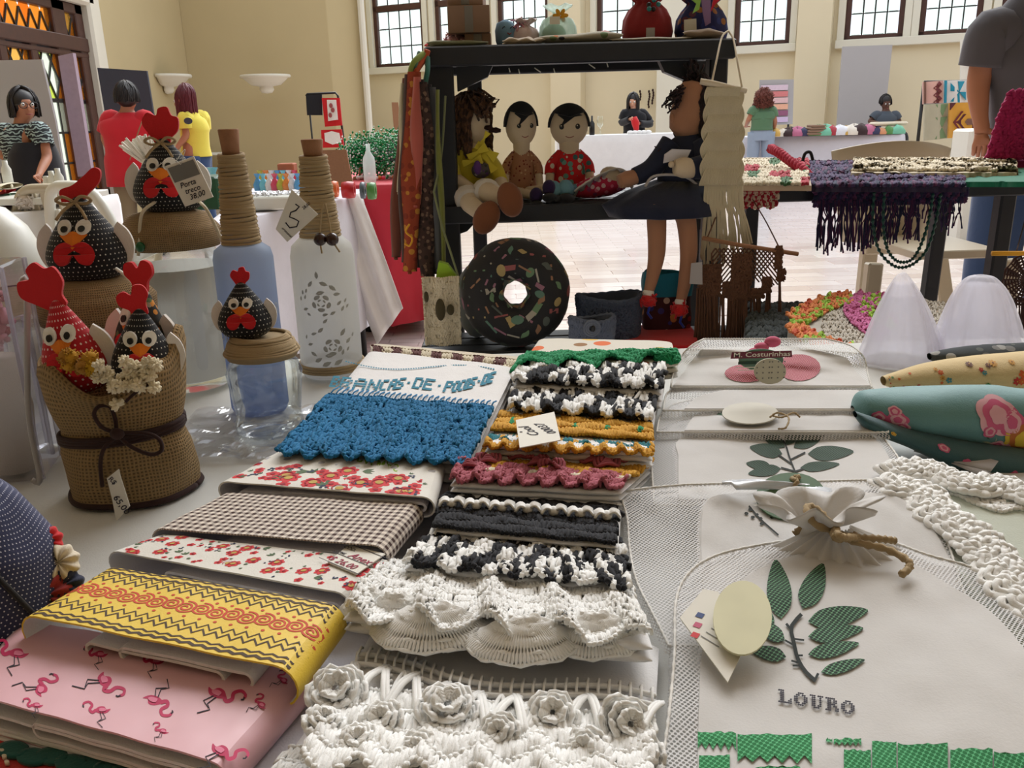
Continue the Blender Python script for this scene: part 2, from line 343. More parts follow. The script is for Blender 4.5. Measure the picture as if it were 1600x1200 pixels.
mb = MB(); mb.box((0, 0, 0), (.476, .156, .008), .003); blk = mb.build('floor_tile', M['block'], floor); bme = blk.data; first = True
for i in range(17):
    for j in range(17):
        p = (-.2+i*.48+(j % 2)*.24, 4.9+j*.16, .001)
        if first: o2 = blk; first = False
        else: o2 = blk.copy(); COL.objects.link(o2)
        o2.location = p
mb = MB(); yd0, yd1 = 5.6, WX(131, 60, LX)[1]; zh = WX(112, 6, LX)[2]
vwall(mb, (LX, -6), (LX, yd0), 0, ZTOP); vwall(mb, (LX, yd1), (LX, YC+.1), 0, ZTOP); vwall(mb, (LX, yd0), (LX, yd1), zh, ZTOP)
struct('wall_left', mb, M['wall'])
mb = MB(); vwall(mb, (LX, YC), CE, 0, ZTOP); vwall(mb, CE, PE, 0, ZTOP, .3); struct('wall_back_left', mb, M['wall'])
mb = MB(); mb.box((*PE, ZTOP/2), (.09, .3, ZTOP), .03, rz=.2); struct('trim_1', mb, M['trim'])
mb = MB(); vwall(mb, PE, (PE[0]-1.6, 21.2), 0, ZTOP); struct('wall_return', mb, M['wall2'])
# window wall
wins = [(586, 664), (682, 760), (779, 858), (932, 1042), (1145, 1232), (1316, 1407), (1431, 1527), (1555, 1650)]
U = [(wu(a), wu(b)) for a, b in wins]; edges = [wu(540)]+[x for ab in U for x in ab]+[wu(1700)+3]
mb = MB(); vwall(mb, wp(edges[0]), wp(edges[-1]), 0, SILL, .25)
for i in range(0, len(edges), 2): vwall(mb, wp(edges[i]), wp(edges[i+1]), SILL, 4.6, .25)
vwall(mb, wp(edges[0]), wp(edges[-1]), 4.6, ZTOP, .25); struct('wall_back', mb, M['wall2'])
mb = MB()
for a, b in ((868, 915), (1246, 1298)): vwall(mb, wp(wu(a), .3), wp(wu(b), .3), 0, ZTOP, .3)
struct('wall_pilaster', mb, M['wall2'])
ang = math.atan2(WDIR[1], WDIR[0]); PANE = glassy('window_glass', (250, 255, 248), .02)
pm = None
for k, (ua, ub) in enumerate(U):
    zt = 4.6; r = thing('window_%d' % (k+1), None, None, (*wp((ua+ub)/2), SILL)); r['kind'] = 'structure'
    mb = MB(); w = ub-ua; f = .09
    def b3(u0, u1, z0, z1, off, tk, m=0): mb.box((*wp((u0+u1)/2, off), (z0+z1)/2), (u1-u0, tk, z1-z0), .008, m, rz=ang)
    b3(ua, ua+f, SILL, zt, -.08, .1); b3(ub-f, ub, SILL, zt, -.08, .1); b3(ua, ub, SILL, SILL+.07, -.08, .1); b3(ua, ub, SILL+1.15, SILL+1.27, -.08, .1); b3(ua, ub, zt-.1, zt, -.08, .1)
    mb.build('window_frame', M['brown_frame'], r)
    mb = MB(); b3(ua-.13, ub+.13, SILL-.14, SILL, .05, .16); b3(ua-.12, ua, SILL, zt, .03, .06); b3(ub, ub+.12, SILL, zt, .03, .06); mb.build('window_surround', M['trim'], r)
    mb = MB(); nc = 4; cw = (w-2*f)/nc; rh = .36
    for c in range(1, nc): b3(ua+f+c*cw-.011, ua+f+c*cw+.011, SILL, zt, -.08, .03)
    rows = [SILL+.07+i*rh for i in range(4)]+[SILL+1.27+i*.5 for i in range(4)]
    for z in rows: b3(ua+f, ub-f, z-.01, z+.01, -.08, .03)
    mb.build('glazing_bar', M['iron'], r)
    for c in range(nc):
        for i in range(6):
            z0 = rows[i]; z1 = rows[i+1] if i != 3 else SILL+1.15
            if i > 3: z0, z1 = rows[i-4+4], (rows[i-4+5] if i-4+5 < len(rows) else zt)
            if i == 3: z0 = rows[3]
            if z1-z0 < .03: continue
            mb = MB(); b3(ua+f+c*cw+.011, ua+f+(c+1)*cw-.011, z0+.01, z1-.01, -.09, .006); mb.build('pane', PANE, r)
# white recess panel behind the big doll, grey display board, right wall, unseen room behind the camera, built to cut front light
mb = MB(); mb.box((*wp((wu(1043)+wu(1100))/2, .5), 1.75), (wu(1100)-wu(1043), .5, 3.5), .01, rz=ang); struct('wall_recess', mb, M['trim'])
mb = MB(); vwall(mb, wp(edges[-1]), (9.5, -6), 0, ZTOP); struct('wall_right', mb, M['wall2'])
mb = MB(); vwall(mb, (9.7, -6), (LX-.2, -6), 0, ZTOP); struct('wall_rear', mb, M['wall'])
mb = MB(); mb.box((2.6, -1.3, ZTOP+.1), (14.4, 9.6, .2), .01); struct('shade_ceiling', mb, M['trim'])  # unseen partial cover, sized to dim the table and keep the floor bright
# baseboards
mb = MB(); vwall(mb, wp(edges[0], .03), wp(edges[-1], .03), 0, .18, .03); struct('baseboard_back', mb, M['trim'])
# stained glass door on the left wall
dr = thing('door_1', None, None, (LX, (yd0+yd1)/2, 0)); dr['kind'] = 'structure'
yy = lambda px, py=60: WX(px, py, LX)[1]; zz = lambda px, py: WX(px, py, LX)[2]
zt0 = zz(40, 55); ys = [yd1, yy(120), yy(104), yy(86), yy(52), yy(42), yy(4), yy(-8), yd0]
mb = MB()
def yb(y0, y1, z0, z1, m=0, tk=.09): mb.box((LX-.02, (y0+y1)/2, (z0+z1)/2), (tk, abs(y1-y0), abs(z1-z0)), .01, m)
yb(ys[1], ys[0], 0, zh); yb(ys[3]-.02, ys[2], 0, zh); yb(ys[7], ys[6], 0, zh); yb(ys[5], ys[4], 0, zt0); yb(yd0, yd1, zh-.1, zh)
yb(yd0, yd1, zt0-.07, zt0+.07, 0, .13); yb(yd0, yd1, zt0-.13, zt0-.08, 0, .1); yb(yd0, yd1, 0, .5); yb(yd0, yd0+.12, 0, zh); mb.build('door_frame', M['brown_frame'], dr)
mb = MB(); mb.box((LX+.05, yd1+.09, zh/2+.1), (.12, .18, zh+.2), .03); mb.box((LX+.03, yd1+.27, zh/2+.15), (.08, .2, zh+.3), .03); mb.box((LX+.05, (yd0+yd1)/2, zh+.1), (.12, yd1-yd0+.3, .2), .03); struct('trim_2', mb, M['trim'])
def clip(poly, y0, y1, z0, z1):
    for ax, val, sg in ((0, y0, 1), (0, y1, -1), (1, z0, 1), (1, z1, -1)):
        out = []
        for i in range(len(poly)):
            p, q = poly[i], poly[(i+1) % len(poly)]; a, b = (p[ax]-val)*sg, (q[ax]-val)*sg
            if a >= 0: out.append(p)
            if a*b < 0: k = a/(a-b); out.append((p[0]+(q[0]-p[0])*k, p[1]+(q[1]-p[1])*k))
        poly = out
        if not poly: return []
    return poly
def stain(n, c, tr=.75):
    t = NT(n); g = t.n('BsdfGlossy', {'Roughness': .1}).outputs[0]; a = t.n('MixShader', {0: .15, 1: t.n('BsdfTransparent', {'Color': lin(c)}).outputs[0], 2: t.n('BsdfTranslucent', {'Color': lin(c)}).outputs[0]}).outputs[0]
    return t.done(t.n('MixShader', {0: .06, 1: a, 2: g}).outputs[0])
amb = [stain('amber_glass', (255, 196, 112)), stain('orange_glass', (255, 178, 88)), stain('pale_amber_glass', (255, 220, 150)), stain('clear_pane_glass', (252, 255, 240)), stain('yellow_green_glass', (232, 240, 150))]
lead = MB(); ops = [(ys[2], ys[1], .5, zt0-.13), (ys[4], ys[3], .5, zt0-.13), (ys[6], ys[5], .5, zt0-.13), (ys[2], ys[1], zt0+.07, zh-.1), (ys[6], ys[3], zt0+.07, zh-.1), (yd0+.12, ys[7], .5, zt0-.13), (yd0+.12, ys[7], zt0+.07, zh-.1)]
zg = 1.42
for oi, (a, b, z0, z1) in enumerate(ops):
    dw, dh = .2, .36
    zlo = zg if z0 < 1 else z0
    nu = int((b-a)/dw)+3; nz = int((z1-zlo)/dh)+3
    for i in range(-1, nu*2):
        for j in range(-1, nz*2):
            if (i+j) % 2: continue
            cy, cz = a+i*dw/2, zlo+j*dh/2
            pl = clip([(cy-dw/2, cz), (cy, cz-dh/2), (cy+dw/2, cz), (cy, cz+dh/2)], a, b, zlo, z1)
            if len(pl) < 3: continue
            P = np.array(pl); mb = MB(); n = len(P)
            ar = abs(np.dot(P[:, 0], np.roll(P[:, 1], 1))-np.dot(P[:, 1], np.roll(P[:, 0], 1)))/2
            if ar < .002: continue
            mid = abs((cy-(a+b)/2)) < (b-a)*.36
            m = random.choice([0, 0, 1, 2]) if (z0 > 2 or not mid or oi == 2) else random.choice([4, 4, 2, 3])
            mb.prism(P, (LX-.02, 0, 0), (0, 1, 0), (0, 0, 1), .006); mb.build('pane', amb[m], dr)
            for q in range(n):
                p1, p2 = P[q], P[(q+1) % n]
                if p1[0] <= p2[0]: lead.bar((LX-.02, *p1), (LX-.02, *p2), .022, .016)
    if z0 < 1:
        yl = [a, a+(b-a)*.3, b-(b-a)*.3, b]; zl = list(np.arange(z0, zg, .3))+[zg]
        for i in range(3):
            for j in range(len(zl)-1):
                mb = MB(); mb.box((LX-.02, (yl[i]+yl[i+1])/2, (zl[j]+zl[j+1])/2), (.006, yl[i+1]-yl[i]-.01, zl[j+1]-zl[j]-.01), .001)
                mb.build('pane', amb[3] if i == 1 or j > 1 else amb[0], dr)
        for y in yl[1:3]: lead.bar((LX-.02, y, z0), (LX-.02, y, zg), .02, .016)
        for z in zl: lead.bar((LX-.02, a, z), (LX-.02, b, z), .016, .02)
lead.build('lead_lattice', M['iron'], dr)
# outdoors beyond the door and windows
mb = MB(); mb.box((-10, 10, -.2), (11, 40, .2), .01); struct('pavement_outside', mb, solid('outdoor_pavement', (205, 205, 195), .9, .1, 3), None)
for k, (x, y, h) in enumerate([(-8.2, 7.6, 3.2), (-8.6, 10.4, 2.6)]):
    r = thing('shrub', ['taller green shrub outside the stained glass door', 'shorter green shrub outside, right behind the stained glass door'][k], 'shrub', (x, y, -.1))
    mb = MB(); mb.tube([(x, y, -.1), (x+.05, y, h*.4), (x, y+.05, h*.7)], [.06, .05, .03]); mb.build('stem', M['cork'], r)
    n = 900; p = nrm(RNG.normal(size=(n, 3)))*RNG.uniform(.5, 1, (n, 1))*A(.9, .9, h*.4)+A(x, y, h*.62); d = nrm(RNG.normal(size=(n, 3)))*.14
    mb = MB(); mb.strands(np.stack([p-d, p, p+d], 1), np.tile([[.004, .05, .004]], (n, 1)), 3); mb.build('foliage', fabric('leaf_green', (110, 150, 60)), r, kind='stuff')
# sconces
def sconce(p, yaw, label):
    r = thing('wall_sconce', label, 'lamp', p, 'plaster wall sconces'); mb = MB(); m = rotm(rz=yaw, loc=p)
    sq = lambda P: np.concatenate([P[..., :1], np.minimum(P[..., 1:2], 0), P[..., 2:]], -1)
    mb.tf = m; mb.lathe([(.001, -.2), (.07, -.19), (.1, -.15), (.09, -.11), (.2, -.09), (.27, -.03), (.3, 0)], seg=32, sq=sq); mb.build('bowl', M['trim'], r)
    mb = MB(); mb.tf = m; mb.lathe([(.27, .0), (.33, .0), (.34, .02), (.33, .04), (.27, .04)], seg=32, sq=sq); mb.build('rim', M['trim'], r)
p = WX(258, 122, LX+.02); sconce(p, math.pi/2+.0, 'plaster bowl sconce on the left wall, above the woman in yellow')
q = D(415, 122, 12.45); sconce(q, .12, 'plaster bowl sconce on the corner wall, above the two cork stoppers')
# ---------------- people ----------------
def loft(mb, rings, mat=0, n=20, side=(1, 0, 0), cap=True):
    """rings: (centre, half width along side, half depth)"""
    sd = nrm(A(*side)); fr = np.cross(A(0, 0, 1), sd); an = np.arange(n)/n*2*math.pi
    P = np.stack([np.asarray(c, float)+np.cos(an)[:, None]*sd*a+np.sin(an)[:, None]*fr*b for c, a, b in rings], 1)
    mb.grid(P, mat, cu=True)
    return mb
def spl(pts, n=10):
    P = np.asarray(pts, float); k = len(P); t = np.linspace(0, k-1, n); out = []
    for x in t:
        i = min(int(x), k-2); f = x-i; p0, p1, p2, p3 = P[max(i-1, 0)], P[i], P[i+1], P[min(i+2, k-1)]
        out.append(.5*((2*p1)+(-p0+p2)*f+(2*p0-5*p1+4*p2-p3)*f*f+(-p0+3*p1-3*p2+p3)*f**3))
    return np.array(out)
def hair(mb, c, f, r, L, n=500, th=.004, curl=0, open_=55, mat=0, part=0, seed=3):
    """strands running over a head ellipsoid of radii r, then hanging L below its middle; open_ = bare face half angle"""
    g = np.random.default_rng(seed); sd = nrm(np.cross(f, A(0, 0, 1))); az = g.uniform(math.radians(open_), 2*math.pi-math.radians(open_), n)
    k = 12; ph = np.linspace(0.02, 1, k); ll = L*g.uniform(.75, 1.05, n)
    r = A(*r); P = np.zeros((n, k, 3)); ks = 7
    th1 = np.linspace(.03, math.radians(95), ks)
    for j in range(ks):
        a = az+.12*np.sin(j+az*9); rad = math.sin(th1[j])
        P[:, j] = c+(np.cos(a)*rad)[:, None]*f*r[1]+(np.sin(a)*rad)[:, None]*sd*r[0]+A(0, 0, 1)*r[2]*math.cos(th1[j])
    for j in range(ks, k):
        q = (j-ks+1)/(k-ks); P[:, j] = P[:, ks-1]+np.stack([np.zeros(n), np.zeros(n), -ll*q], 1)
    if curl: P += g.normal(0, curl, P.shape)
    P += g.normal(0, th*.6, (n, 1, 3)); mb.strands(P, np.linspace(th, th*.7, k)[None].repeat(n, 0), 4, mat)
def hand_graph(V, E, R, iw, w, d, up, side, s=1.0, curl=.6, rf=.0085):
    d, up = nrm(d), nrm(up-np.dot(up, nrm(d))*nrm(d)); sd = np.cross(d, up)*side
    p1 = len(V); V.append(w+d*.035*s); R.append(.02*s); E.append((iw, p1)); p2 = len(V); V.append(w+d*.065*s); R.append(.021*s); E.append((p1, p2))
    for i, (o, L) in enumerate([(-.028, .062), (-.01, .072), (.009, .068), (.026, .054)]):
        b = V[p2]+sd*o*s*.8; pr = p2; pos = b+d*.012*s; dr = d.copy()
        for j in range(3):
            V.append(pos.copy()); R.append(rf*s*(1-.1*j)); E.append((pr, len(V)-1)); pr = len(V)-1
            dr = nrm(dr+up*-curl*.7); pos = pos+dr*L*s/2.4
    pos = V[p1]-sd*.03*s+d*.01*s; pr = p1; dr = nrm(d*.7-sd*.8-up*.3)
    for j in range(3): V.append(pos.copy()); R.append(rf*1.1*s); E.append((pr, len(V)-1)); pr = len(V)-1; pos = pos+dr*.024*s; dr = nrm(dr+d*.3)
def person(label, hd, f, nk, sL, sR, eL, eR, wL, wR, pv, m_skin, m_shirt, m_leg, m_hair, hs=1.0, hairL=.1, hopen=55, curl=0, sleeve=.55, flatf=None, wide=.17, shirt_drop=.12, hn=600, glasses=False, long_sleeve=False, seated=False, group=None, curlh=.6):
    f = nrm(A(*f)); sd = nrm(np.cross(f, A(0, 0, 1)))      # sd = figure's ... side (camera left when facing away)
    tf = nrm(A(*(flatf if flatf is not None else (f[0], f[1], 0)))); ts = nrm(np.cross(tf, A(0, 0, 1)))
    root = thing('person', label, 'person', (pv[0], pv[1], 0), group)
    V = [pv, (pv+nk)/2, nk-A(0, 0, .08), nk]; R = [.1*hs, .095*hs, .09*hs, .05*hs]; E = [(0, 1), (1, 2), (2, 3)]
    V += [nk*.5+hd*.5, hd-A(0, 0, .04)*hs, hd+A(0, 0, .03)*hs, hd+A(0, 0, .075)*hs]; R += [.05*hs, .066*hs, .085*hs, .062*hs]; E += [(3, 4), (4, 5), (5, 6), (6, 7)]
    for s_, e_, w_, sg in ((sL, eL, wL, 1), (sR, eR, wR, -1)):
        i = len(V); V += [s_, (s_+e_)/2, e_, (e_+w_)/2, w_]; R += [.05*hs, .042*hs, .037*hs, .033*hs, .024*hs]; E += [(2, i), (i, i+1), (i+1, i+2), (i+2, i+3), (i+3, i+4)]
        hand_graph(V, E, R, i+4, w_, w_-e_, -f, sg, hs, curlh)
    if seated: hip = [(pv+ts*.1, pv+ts*.1+tf*.42, pv+ts*.1+tf*.42-A(0, 0, .42))]+[(pv-ts*.1, pv-ts*.1+tf*.42, pv-ts*.1+tf*.42-A(0, 0, .42))]
    else:
        hip = []
        for g in (1, -1): h0 = pv+ts*.09*g-A(0, 0, .05); an = A(h0[0]+ts[0]*.03*g, h0[1]+ts[1]*.03*g, .08); hip.append((h0, (h0+an)/2+tf*.015, an))
    for h0, kn, an in hip:
        i = len(V); V += [h0, kn, an, an+tf*.13-A(0, 0, .03)]; R += [.085*hs, .058*hs, .04*hs, .032*hs]; E += [(0, i), (i, i+1), (i+1, i+2), (i+2, i+3)]
    mb = MB(); addskin(mb, V, E, R, 0)
    mb.ell(hd+f*.088*hs-A(0, 0, .008), (.011*hs, .016*hs, .02*hs))
    for g in (1, -1): mb.ell(hd+sd*g*.078*hs, (.012*hs, .022*hs, .03*hs))
    for g in (1, -1): mb.ell(hd+sd*g*.03*hs+f*.076*hs+A(0, 0, .018*hs), (.013*hs,)*3, 1, 8); mb.ell(hd+sd*g*.03*hs+f*.086*hs+A(0, 0, .018*hs), (.006*hs,)*3, 2, 8)
    mb.tube([hd+sd*.024*hs+f*.078*hs-A(0, 0, .045*hs), hd+f*.086*hs-A(0, 0, .048*hs), hd-sd*.024*hs+f*.078*hs-A(0, 0, .045*hs)], [.002, .005, .002], 6, 3)
    mb.build('body', [m_skin, M['eye_white'], M['black'], M['lip']], root)
    if glasses:
        mb = MB()
        for g in (1, -1):
            a = np.linspace(0, 2*math.pi, 17)[:, None]; c = hd+sd*g*.034*hs+f*.1*hs+A(0, 0, .012); mb.tube(c+np.cos(a)*sd*.026+np.sin(a)*A(0, 0, .02), .003, 6)
        mb.tube([hd+sd*.06+f*.1+A(0, 0, .016), hd+sd*.085+A(0, 0, .016)], .003, 5); mb.build('glasses', M['iron'], root)
    mb = MB(); ch = (sL+sR)/2
    rings = [(nk+A(0, 0, .01), .07*hs, .065*hs), (nk-A(0, 0, .03), wide*.62*hs, .085*hs), (ch*.75+nk*.25-A(0, 0, .03), wide*.95*hs, .105*hs), (ch-A(0, 0, .1), wide*1.0*hs, .128*hs), (ch*.55+pv*.45, wide*.88*hs, .13*hs), (ch*.2+pv*.8, wide*.86*hs, .13*hs), (pv, wide*.93*hs, .14*hs), (pv-A(0, 0, shirt_drop), wide*.97*hs, .145*hs)]
    R_ = [(spl([r[0] for r in rings], 22)), spl([[r[1], r[2], 0] for r in rings], 22)]
    loft(mb, [(R_[0][i], R_[1][i][0], R_[1][i][1]) for i in range(22)], 0, 28, ts)
    for s_, e_, w_ in ((sL, eL, wL), (sR, eR, wR)):
        end = w_ if long_sleeve else s_+(e_-s_)*sleeve; inn = s_+nrm(ch-s_)*.05-A(0, 0, .02)
        pts = [inn, s_, e_, end] if long_sleeve else [inn, s_, end]
        P = spl(pts, 14); mb.strands(P[None], np.linspace(.072, .045 if long_sleeve else .066, 14)[None]*hs, 14, 0, False)
    o = mb.build('shirt', m_shirt, root); o.modifiers.new('t', 'SOLIDIFY').thickness = .004
    mb = MB(); loft(mb, [(pv+A(0, 0, .05), wide*.82, .115), (pv-A(0, 0, .05), wide*.98, .135), (pv-A(0, 0, .14), wide*.9, .12)], 0, 24, ts)
    for h0, kn, an in hip: mb.strands(spl([h0+A(0, 0, .02), kn, an+A(0, 0, .02)], 14)[None], np.linspace(.1, .06, 14)[None]*hs, 16)
    mb.build('trousers', m_leg, root)
    mb = MB()
    for h0, kn, an in hip: mb = MB(); mb.ell(an+tf*.05-A(0, 0, .035), (.05, .05, .045)); mb.ell(an+tf*.11-A(0, 0, .05), (.048, .06, .03)); mb.build('shoe', M['black'], root)
    mb = MB(); mb.ell(hd-f*.022*hs+A(0, 0, .03*hs), (.09*hs, .092*hs, .098*hs)); hair(mb, hd-f*.012+A(0, 0, .01), f, (.092*hs, .102*hs, .128*hs), hairL, hn, .006*hs, curl, hopen)
    mb.build('hair', m_hair, root); return root
M['lip'] = solid('lip', (150, 70, 70), .5)
# left woman, hand on hip
def stripe_blouse():
    t = NT('black_white_blouse'); o = t.obj(); w = t.n('TexWave', {'Vector': o, 'Scale': 14, 'Distortion': 7, 'Detail': 1, 'Detail Scale': 2}, bands_direction='Z').outputs[0]
    return t.done(t.bsdf(t.ramp(w, [(.62, lin((28, 32, 36))), (.7, lin((160, 180, 176)))]), .8))
Y = 6.4; d = lambda x, y, k=0: D(x, y, Y+k)
r = person('woman with glasses in black and white blouse and dark apron, hand on hip', d(38, 168), (.75, -.75, .0), d(32, 196), d(8, 208, .1), d(62, 206, -.05), d(-22, 232, .1), d(74, 246, -.1), d(20, 250, -.05), d(62, 270, -.28), d(44, 262), M['skin'], stripe_blouse(), M['matte_black'], M['hair'], hairL=.06, hopen=62, glasses=True, wide=.165, hn=500)
mb = MB(); loft(mb, [(d(52, 222, -.02), .13, .135), (d(52, 240, -.02), .165, .15), (d(56, 262), .18, .165), (d(60, 300), .2, .17), (d(62, 330), .21, .18)], 0, 28, (.75, .65, 0)); mb.build('apron', M['matte_black'], r)
# red shirt, seen from behind
Y = 7.9; d = lambda x, y, k=0: D(x, y, Y+k)
r = person('person seen from behind in loose red shirt with short black hair', d(199, 155), (-.15, 1, 0), d(199, 178), d(172, 186), d(228, 186), d(163, 214), d(242, 216), d(172, 238, .2), d(232, 240, .2), d(206, 250), M['skin'], fabric('red_tshirt', (196, 22, 36)), M['khaki'], M['hair'], hs=1.06, hairL=.02, hopen=70, wide=.23, shirt_drop=.22, sleeve=.8, hn=500)
mb = MB(); mb.tube([d(226, 180, -.12), d(218, 200, -.16), d(210, 225, -.18), d(203, 250, -.17)], .006, 6); mb.build('shoulder_strap', M['cork'], r)
# yellow shirt, dark red hair
Y = 8.6; d = lambda x, y, k=0: D(x, y, Y+k)
r = person('woman in yellow t-shirt with long dark red hair looking down', d(287, 157), (-.85, .1, -.25), d(297, 176), d(289, 186, -.1), d(316, 184, .12), d(292, 212, -.12), d(320, 214, .14), d(280, 226, -.15), d(300, 232, .15), d(306, 238), M['skin'], fabric('yellow_tshirt', (232, 214, 84)), M['denim'], M['hair_red'], hairL=.2, hopen=60, wide=.14, flatf=(-1, .2, 0), shirt_drop=.04, hn=800, sleeve=.6)
mb = MB(); mb.prism([(math.cos(a)*.04, math.sin(a)*.03) for a in np.linspace(0, 6.2, 14)], d(294, 189, -.2), (1, 0, 0), (0, 0, 1), .004); mb.build('sleeve_badge', M['slate'], r)
# woman in black at the far counter
Y = 13.9; d = lambda x, y, k=0: D(x, y, Y+k)
r = person('long-haired woman in black coat holding something red behind the far counter', d(989, 160), (-.25, -1, -.2), d(990, 171), d(976, 177), d(1005, 177), d(972, 191), d(1016, 193), d(985, 186, -.25), d(998, 193, -.25), d(991, 212), M['skin_p'], M['matte_black'], M['matte_black'], M['hair'], hairL=.26, hopen=42, wide=.19, long_sleeve=True, hn=700, curlh=1.1)
mb = MB(); mb.tube([d(990, 184, -.32), d(993, 192, -.34), d(995, 207, -.3)], [.05, .06, .03], 8); mb.build('red_bundle', M['red_felt'], r)
# curly hair, green top
Y = 12.6; d = lambda x, y, k=0: D(x, y, Y+k)
r = person('curly auburn-haired woman in green top and light jeans, seen from behind', d(1193, 158), (.2, 1, 0), d(1192, 170), d(1178, 173), d(1206, 173), d(1170, 186), d(1211, 190), d(1166, 196, .3), d(1208, 204, .1), d(1190, 203), M['skin'], fabric('green_top', (86, 120, 88)), M['denim_l'], M['hair_curl'], hairL=.05, hopen=30, curl=.018, wide=.165, shirt_drop=.0, hn=1100)
# seated woman behind the right far table
Y = 14.7; d = lambda x, y, k=0: D(x, y, Y+k)
r = person('dark-haired woman in grey top seated behind the far right table', d(1384, 162), (0, -1, -.35), d(1384, 175), d(1369, 180), d(1399, 180), d(1358, 190), d(1406, 190), d(1372, 192, -.3), d(1392, 193, -.3), d(1384, 214), M['skin_d'], fabric('grey_blue_top', (74, 82, 92)), M['matte_black'], M['hair'], hairL=.0, hopen=65, wide=.19, seated=True, hn=400)
mb = MB(); mb.ell(d(1386, 152, .05), (.06, .06, .05)); mb.build('hair_bun', M['hair'], r)
# man at the right edge
Y = 3.2; d = lambda x, y, k=0: D(x, y, Y+k)
person('man in grey t-shirt and blue jeans standing at right edge, seen from behind', d(1632, -60), (.3, 1, 0), d(1628, -8), d(1550, 52), d(1706, 46), d(1527, 130, .02), d(1740, 140), d(1531, 186, .0), d(1720, 210), d(1622, 246), M['skin'], fabric('charcoal_tshirt', (84, 82, 88)), M['denim'], M['hair'], hs=1.12, hairL=.0, hopen=70, wide=.165, sleeve=.66, shirt_drop=.1, hn=300, curlh=1.0)
# ---------------- background furniture ----------------
def cloth_table(nm, label, tlabel, cor, z, drop, mat, amp=.02, fold=14, seed=1, cat='tablecloth'):
    """cor: 4 xy corners, counter-clockwise"""
    cor = np.asarray(cor, float)[:, :2]; c = cor.mean(0); per = []
    for i in range(4):
        a, b = cor[i], cor[(i+1) % 4]; L = np.linalg.norm(b-a); n = max(8, int(L/.05))
        per += [a+(b-a)*k/n for k in range(n)]
    per = np.array(per); n = len(per); s = np.concatenate([[0], np.cumsum(np.linalg.norm(np.diff(per, axis=0), axis=1))])
    nr = nrm(per-c); rows = []
    for q in (0, .3, .6, .9, .985): rows.append(np.column_stack([c+(per-c)*q, np.full(n, z)]))
    rows.append(np.column_stack([per, np.full(n, z-.006)]))
    for k in range(1, 9):
        h = k/8; o = amp*h*np.sin(s*fold+2*np.sin(s*3+seed))+amp*.5*h*np.sin(s*fold*2.3+1)+.015
        rows.append(np.column_stack([per+nr*o[:, None], z-.006-drop*h+.01*np.sin(s*5)]))
    P = np.stack(rows, 1); mb = MB(); mb.grid(P, cu=True)
    t = thing('trestle_table', tlabel, 'table', (*c, 0)); m2 = MB(); i4 = c+(cor-c)*.97; k = i4
    m2.prism(k-c, (*c, z-.025), (1, 0, 0), (0, 1, 0), .03); m2.build('tabletop', M['card'], t)
    for q in c+(cor-c)*.88: m2 = MB(); m2.tube([(*q, 0), (*q, z-.04)], .018, 10); m2.build('leg', M['iron'], t)
    return tag(mb.build(nm, mat, None), label, cat)
M['redcloth'] = fabric('red_satin', (196, 30, 52), rough=.6)
# table with white cloth behind the bottles (its corner hangs down at px 620,480)
fl, fr = T(318, 352, .78), T(560, 306, .78); back = A(-.08, .62)
cloth_table('tablecloth', 'white cloth on middle table behind the two bottles, corner hanging down', 'trestle table under the white cloth behind the bottles', [fl[:2], fr[:2], fr[:2]+back, fl[:2]+A(-.35, 1.85)], .78, .6, M['lilac'], .035, 9)
mb = MB(); e = D(478, 322, fr[1]-.03); o = D(545, 312, fr[1]-.02)
tbl = [D(520, 300, fr[1]-.05), D(562, 304, fr[1]-.06), D(627, 482, fr[1]-.12), D(600, 536, fr[1]-.06), D(577, 505, fr[1]-.05), D(540, 470, fr[1]-.05)]
yo = fr[1]-.1; g1, g2 = spl([D(*q, yo) for q in ((498, 318), (535, 410), (570, 495), (588, 540))], 12), spl([D(*q, yo) for q in ((562, 302), (588, 370), (610, 430), (629, 482))], 12)
uu = np.linspace(0, 1, 14)[None, :, None]; P = g1[:, None]*(1-uu)+g2[:, None]*uu; P[..., 1] += .02*np.sin(uu[..., 0]*14+np.arange(12)[:, None]*.15)
mb.grid(P); q = mb.build('overlay_cloth', M['white']); q.modifiers.new('t', 'SOLIDIFY').thickness = .003; tag(q, 'white overlay cloth whose pointed corner hangs beside the red drape', 'cloth')
# red table
a, b = T(556, 289, .8), T(668, 286, .8)
cloth_table('tablecloth', 'crimson cloth draped in folds to the floor beside the white corner', 'trestle table under the crimson cloth', [a[:2], b[:2], b[:2]+A(-.25, 1.3), a[:2]+A(-.3, 1.3)], .8, .74, M['redcloth'], .05, 22, 4)
# left table with white cloth and christmas textiles
a, b = T(-120, 350, .76), T(122, 322, .76)
cloth_table('tablecloth', 'white cloth on the leftmost background table below the striped-blouse woman', 'trestle table under the leftmost white cloth', [a[:2], b[:2], b[:2]+A(-.15, .8), a[:2]+A(-.3, .8)], .76, .5, M['white'], .02, 12, 7)
# small far folding table right of the yellow shirt
r = thing('folding_table', 'small folding table with purple-edged sheet right of yellow-shirted woman', 'table', (*T(330, 240, .75)[:2], 0)); c = T(330, 242, .75); mb = MB(); mb.box((c[0], c[1]+.2, .76), (.55, .45, .03)); mb.build('tabletop', M['plastic'], r)
for x in (-.22, .22):
    for y in (0, .4): mb = MB(); mb.tube([(c[0]+x, c[1]+y, 0), (c[0]+x*.9, c[1]+y, .75)], .012, 8); mb.build('leg', M['iron'], r)
